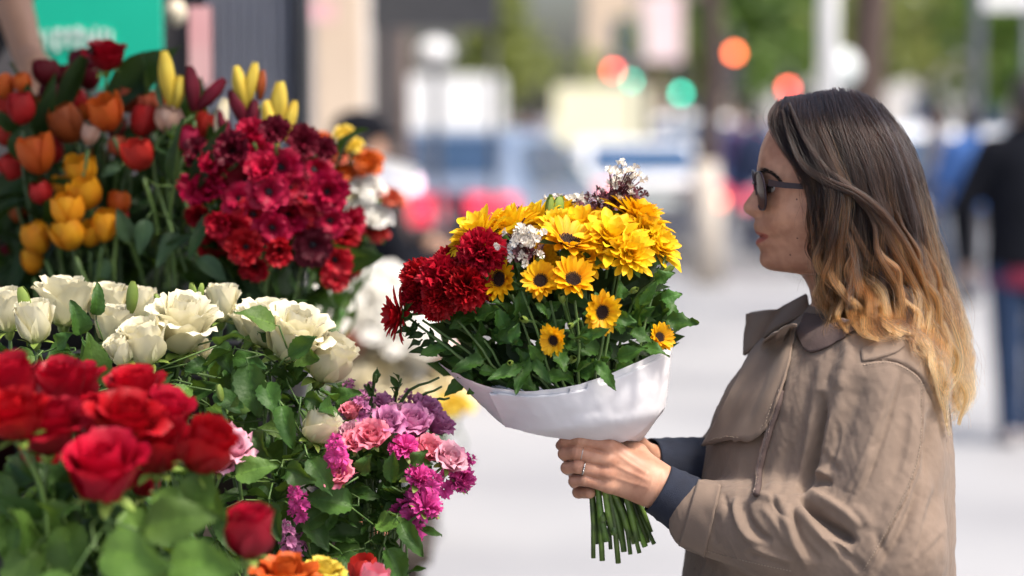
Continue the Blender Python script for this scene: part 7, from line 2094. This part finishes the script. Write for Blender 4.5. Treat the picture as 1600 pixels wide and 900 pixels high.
for px, py, w, Y, ax, v in ((757, 400, 70, 2.90, (-.25, -.6, .8), 0), (700, 440, 78, 2.92, (-.35, -.8, .5), 1), (664, 440, 62, 2.95, (-.8, -.5, .4), 0), (730, 448, 72, 2.90, (-.1, -.9, .3), 1), (690, 466, 62, 2.91, (-.3, -.9, .0), 0), (735, 420, 64, 2.94, (-.3, -.6, .7), 1), (705, 412, 58, 2.97, (-.5, -.4, .8), 0), (775, 420, 50, 2.94, (0, -.7, .6), 0), (682, 482, 40, 2.92, (-.4, -.8, -.3), 1), (652, 462, 50, 2.95, (-.9, -.4, .1), 1)):
    put('red_carnation', px, py, Y, MUMR[v], sc_(w, Y, .061), ax, [('calyx', SEP)], hh=.008)
put('red_chrysanthemum', 622, 492, 2.95, MUMS, sc_(84, 2.95, .070), (-1, -.12, .12), [('calyx', SEP)], hh=.006)
# statice sprays
M_stat = pmat('statice_white', (.78, .75, .66), (.62, .55, .48), rough=.6, scale=60, transl=.2)
M_statd = pmat('statice_maroon', (.12, .02, .035), (.08, .03, .03), rough=.7, scale=60)
def statice(seed, w, h, n, white=.6):
    r_ = random.Random(seed); mb, md = MB(), MB()
    for k in range(n):
        p = Vector((r_.gauss(0, .4) * w, r_.gauss(0, .4) * w, h * r_.random() ** .7))
        d = Vector((p.x * 2, p.y * 2, h)).normalized()
        m_ = mb if r_.random() < white * (.5 + p.z / h) else md
        q = qz(d + Vector((r_.gauss(0, .4), r_.gauss(0, .4), 0)), r_.uniform(0, 6))
        for j in range(5):
            petal(m_, .0062, .0026, .0006, 0, .25, 1.0 + r_.uniform(-.3, .5), j * 1.257, .004, shape=shape_fan, nu=4, nv=4, ruffle=.0006, rg=r_, base=p, rot=q)
        md.tube([Vector((p.x * .2, p.y * .2, p.z * .2 - .01)), p * .6, p], .0006, 3)
    return mb.mesh('florets', M_stat), md.mesh('statice_spray', M_statd)
for i, (px, py, Y, w, h, n, wh, ax) in enumerate(((958, 318, 3.0, .026, .052, 60, .75, (.05, -.1, 1)), (828, 402, 2.885, .024, .036, 60, .7, (-.1, -.6, .9)), (900, 330, 3.03, .028, .018, 34, .7, (0, -.2, 1)), (975, 325, 3.01, .026, .026, 40, .12, (.3, -.2, 1)), (805, 372, 2.97, .02, .03, 30, .5, (-.2, -.4, 1)), (935, 325, 3.03, .024, .02, 30, .15, (0, -.2, 1)))):
    fl, sp = statice(800 + i, w, h, n, wh)
    o = put('statice_spray', px, py, Y, sp, 1.0, ax, [('florets', fl)])
BUDB = [bud_mesh(30 + i, M_bud, L=.030, W=.007) for i in range(2)]
for px, py, Y, s, ax in ((868, 322, 2.99, 1.1, (-.1, -.1, 1)), (856, 332, 2.97, 1.0, (-.1, -.2, 1)), (845, 408, 2.88, .8, (.1, -.7, .6)), (688, 404, 2.98, .8, (-.3, -.2, 1)), (895, 505, 2.85, .6, (0, -1, .3)), (822, 500, 2.86, .6, (-.2, -1, .2)), (990, 452, 2.88, .6, (.4, -.8, .5)), (880, 468, 2.86, .6, (0, -.9, .4)), (795, 565, 2.87, .6, (-.3, -.9, .3)), (1040, 425, 2.93, .7, (.6, -.4, .6)), (895, 560, 2.86, .7, (.2, -.9, .4))):
    put('flower_bud', px, py, Y, BUDB[px % 2], s, ax, hh=.015)
# ---- leaves spread through the dome
LEAF_BQ = [leaf_mesh(940 + i, M_lbouq, L, L * w_, b, f, serr=.10, petiole=.004, lobes=lo) for i, (L, w_, b, f, lo) in enumerate(((.050, .22, .5, .35, 0), (.042, .30, 1.0, .4, 3), (.056, .18, .2, .3, 0), (.046, .26, -.4, .4, 3), (.034, .3, .8, .4, 0)))]
nleaf = 0
def bleaf(px, py, Y, hx, hy, s, me=None, tilt=.5):
    x = Vector((hx, rg.uniform(-.55, .1), -hy)).normalized()
    z = Vector((rg.uniform(-.5, .5), -.8, tilt + rg.uniform(-.3, .4))); z = (z - x * z.dot(x)).normalized()
    link('leaf', me or rg.choice(LEAF_BQ), BOUQ, at(px, py, Y) - BQ, Matrix((x, z.cross(x), z)).transposed().to_quaternion(), s)
for px, py, Y, hx, hy, s in ((1035, 500, 2.92, 1, .25, 1.1), (1030, 470, 2.93, 1, -.3, .8), (1020, 440, 2.93, .9, -.4, .8), (950, 500, 2.86, 1, .05, 1.1), (980, 520, 2.87, .8, .3, .9), (1000, 540, 2.89, 1, .4, .9), (700, 490, 2.92, .8, .1, 1.0), (740, 495, 2.9, .7, -.1, 1.0), (700, 540, 2.93, -.9, .5, .9), (690, 560, 2.94, .9, .5, 1.0),
                          (800, 540, 2.86, .3, -1, .9), (830, 560, 2.86, .5, .6, .8), (870, 545, 2.85, .2, 1, .9), (905, 535, 2.85, .9, -.4, .9), (930, 560, 2.86, .4, .6, .9), (860, 500, 2.86, -.5, -.5, .7), (820, 570, 2.88, -1, .5, 1.0), (760, 560, 2.9, -.9, .4, 1.0), (745, 575, 2.9, .9, .45, 1.1), (800, 590, 2.89, .8, .4, 1.0), (850, 585, 2.87, .9, .3, .9), (895, 580, 2.87, .8, -.1, .9), (960, 560, 2.88, .9, -.3, 1.0), (1000, 480, 2.9, .5, -.9, .8), (975, 470, 2.89, -.2, -.9, .8)):
    bleaf(px, py, Y, hx, hy, s * .85)
for k in range(70):
    u = rg.random()
    px, py = rg.uniform(700, 1045), rg.uniform(440, 600)
    if py > np.interp(px, rimx[:, 0], rimx[:, 1]) + 2 or (px < 760 and py < 480): py = rg.uniform(500, 570); px = rg.uniform(740, 1030)
    d = math.hypot((px - 870) / 185, (py - 540) / 130)
    bleaf(px, py, 2.87 + .09 * min(1, d) ** 2 + rg.uniform(.0, .05), rg.gauss(0, 1), rg.gauss(-.2, .8), rg.uniform(.6, 1.05))
# deep greenery that fills the inside of the dome: nobody could count it
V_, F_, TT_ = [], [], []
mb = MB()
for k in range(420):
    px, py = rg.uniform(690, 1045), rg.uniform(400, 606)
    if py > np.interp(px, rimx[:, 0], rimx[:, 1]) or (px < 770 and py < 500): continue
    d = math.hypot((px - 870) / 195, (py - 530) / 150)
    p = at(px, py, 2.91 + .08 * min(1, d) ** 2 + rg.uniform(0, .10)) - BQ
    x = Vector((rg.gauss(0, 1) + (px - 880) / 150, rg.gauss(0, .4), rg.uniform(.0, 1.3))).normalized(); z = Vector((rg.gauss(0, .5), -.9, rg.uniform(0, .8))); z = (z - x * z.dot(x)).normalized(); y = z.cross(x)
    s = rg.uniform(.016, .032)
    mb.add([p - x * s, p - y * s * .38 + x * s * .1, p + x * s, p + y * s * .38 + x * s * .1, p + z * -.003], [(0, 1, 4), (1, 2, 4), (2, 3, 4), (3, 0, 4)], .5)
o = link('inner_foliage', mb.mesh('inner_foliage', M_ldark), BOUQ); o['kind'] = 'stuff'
# thin upright stems seen between the leaves, and loose twigs on the left
for (a, b_) in (((850, 600, 2.90), (800, 460, 2.885)), ((868, 600, 2.90), (816, 455, 2.88)), ((905, 600, 2.9), (898, 470, 2.875)), ((940, 590, 2.91), (972, 410, 2.91)), ((800, 590, 2.92), (735, 505, 2.915)), ((880, 600, 2.9), (860, 470, 2.88)), ((775, 580, 2.93), (660, 500, 2.94)), ((760, 585, 2.94), (640, 498, 2.95)), ((745, 575, 2.93), (668, 520, 2.93)), ((930, 590, 2.9), (945, 510, 2.87)), ((990, 575, 2.92), (1040, 400, 2.94)), ((790, 590, 2.91), (715, 500, 2.91))):
    A_, B_ = at(*a), at(*b_)
    mb = MB(); mb.tube([Vector(v) - BQ for v in spline([neck, A_, A_.lerp(B_, .5) + Vector((rg.uniform(-.004, .004), -.004, .002)), B_], 12)], .0017, 6)
    link('flower_stem', mb.mesh('flower_stem', M_stem), BOUQ)
TW = leaf_mesh(900, M_ldark, .022, .004, .4, .2, petiole=.002)
for px, py, hx, hy in ((655, 505, -.6, .6), (665, 520, -.9, .3), (672, 512, .2, 1), (650, 500, -.3, 1), (680, 530, -.8, .5), (690, 545, -.9, .1), (660, 530, -.7, .5), (676, 500, -.2, -.9), (668, 545, -.9, .2), (645, 510, -.9, .4)):
    bleaf(px, py, 2.94, hx, hy, 1.0, TW)
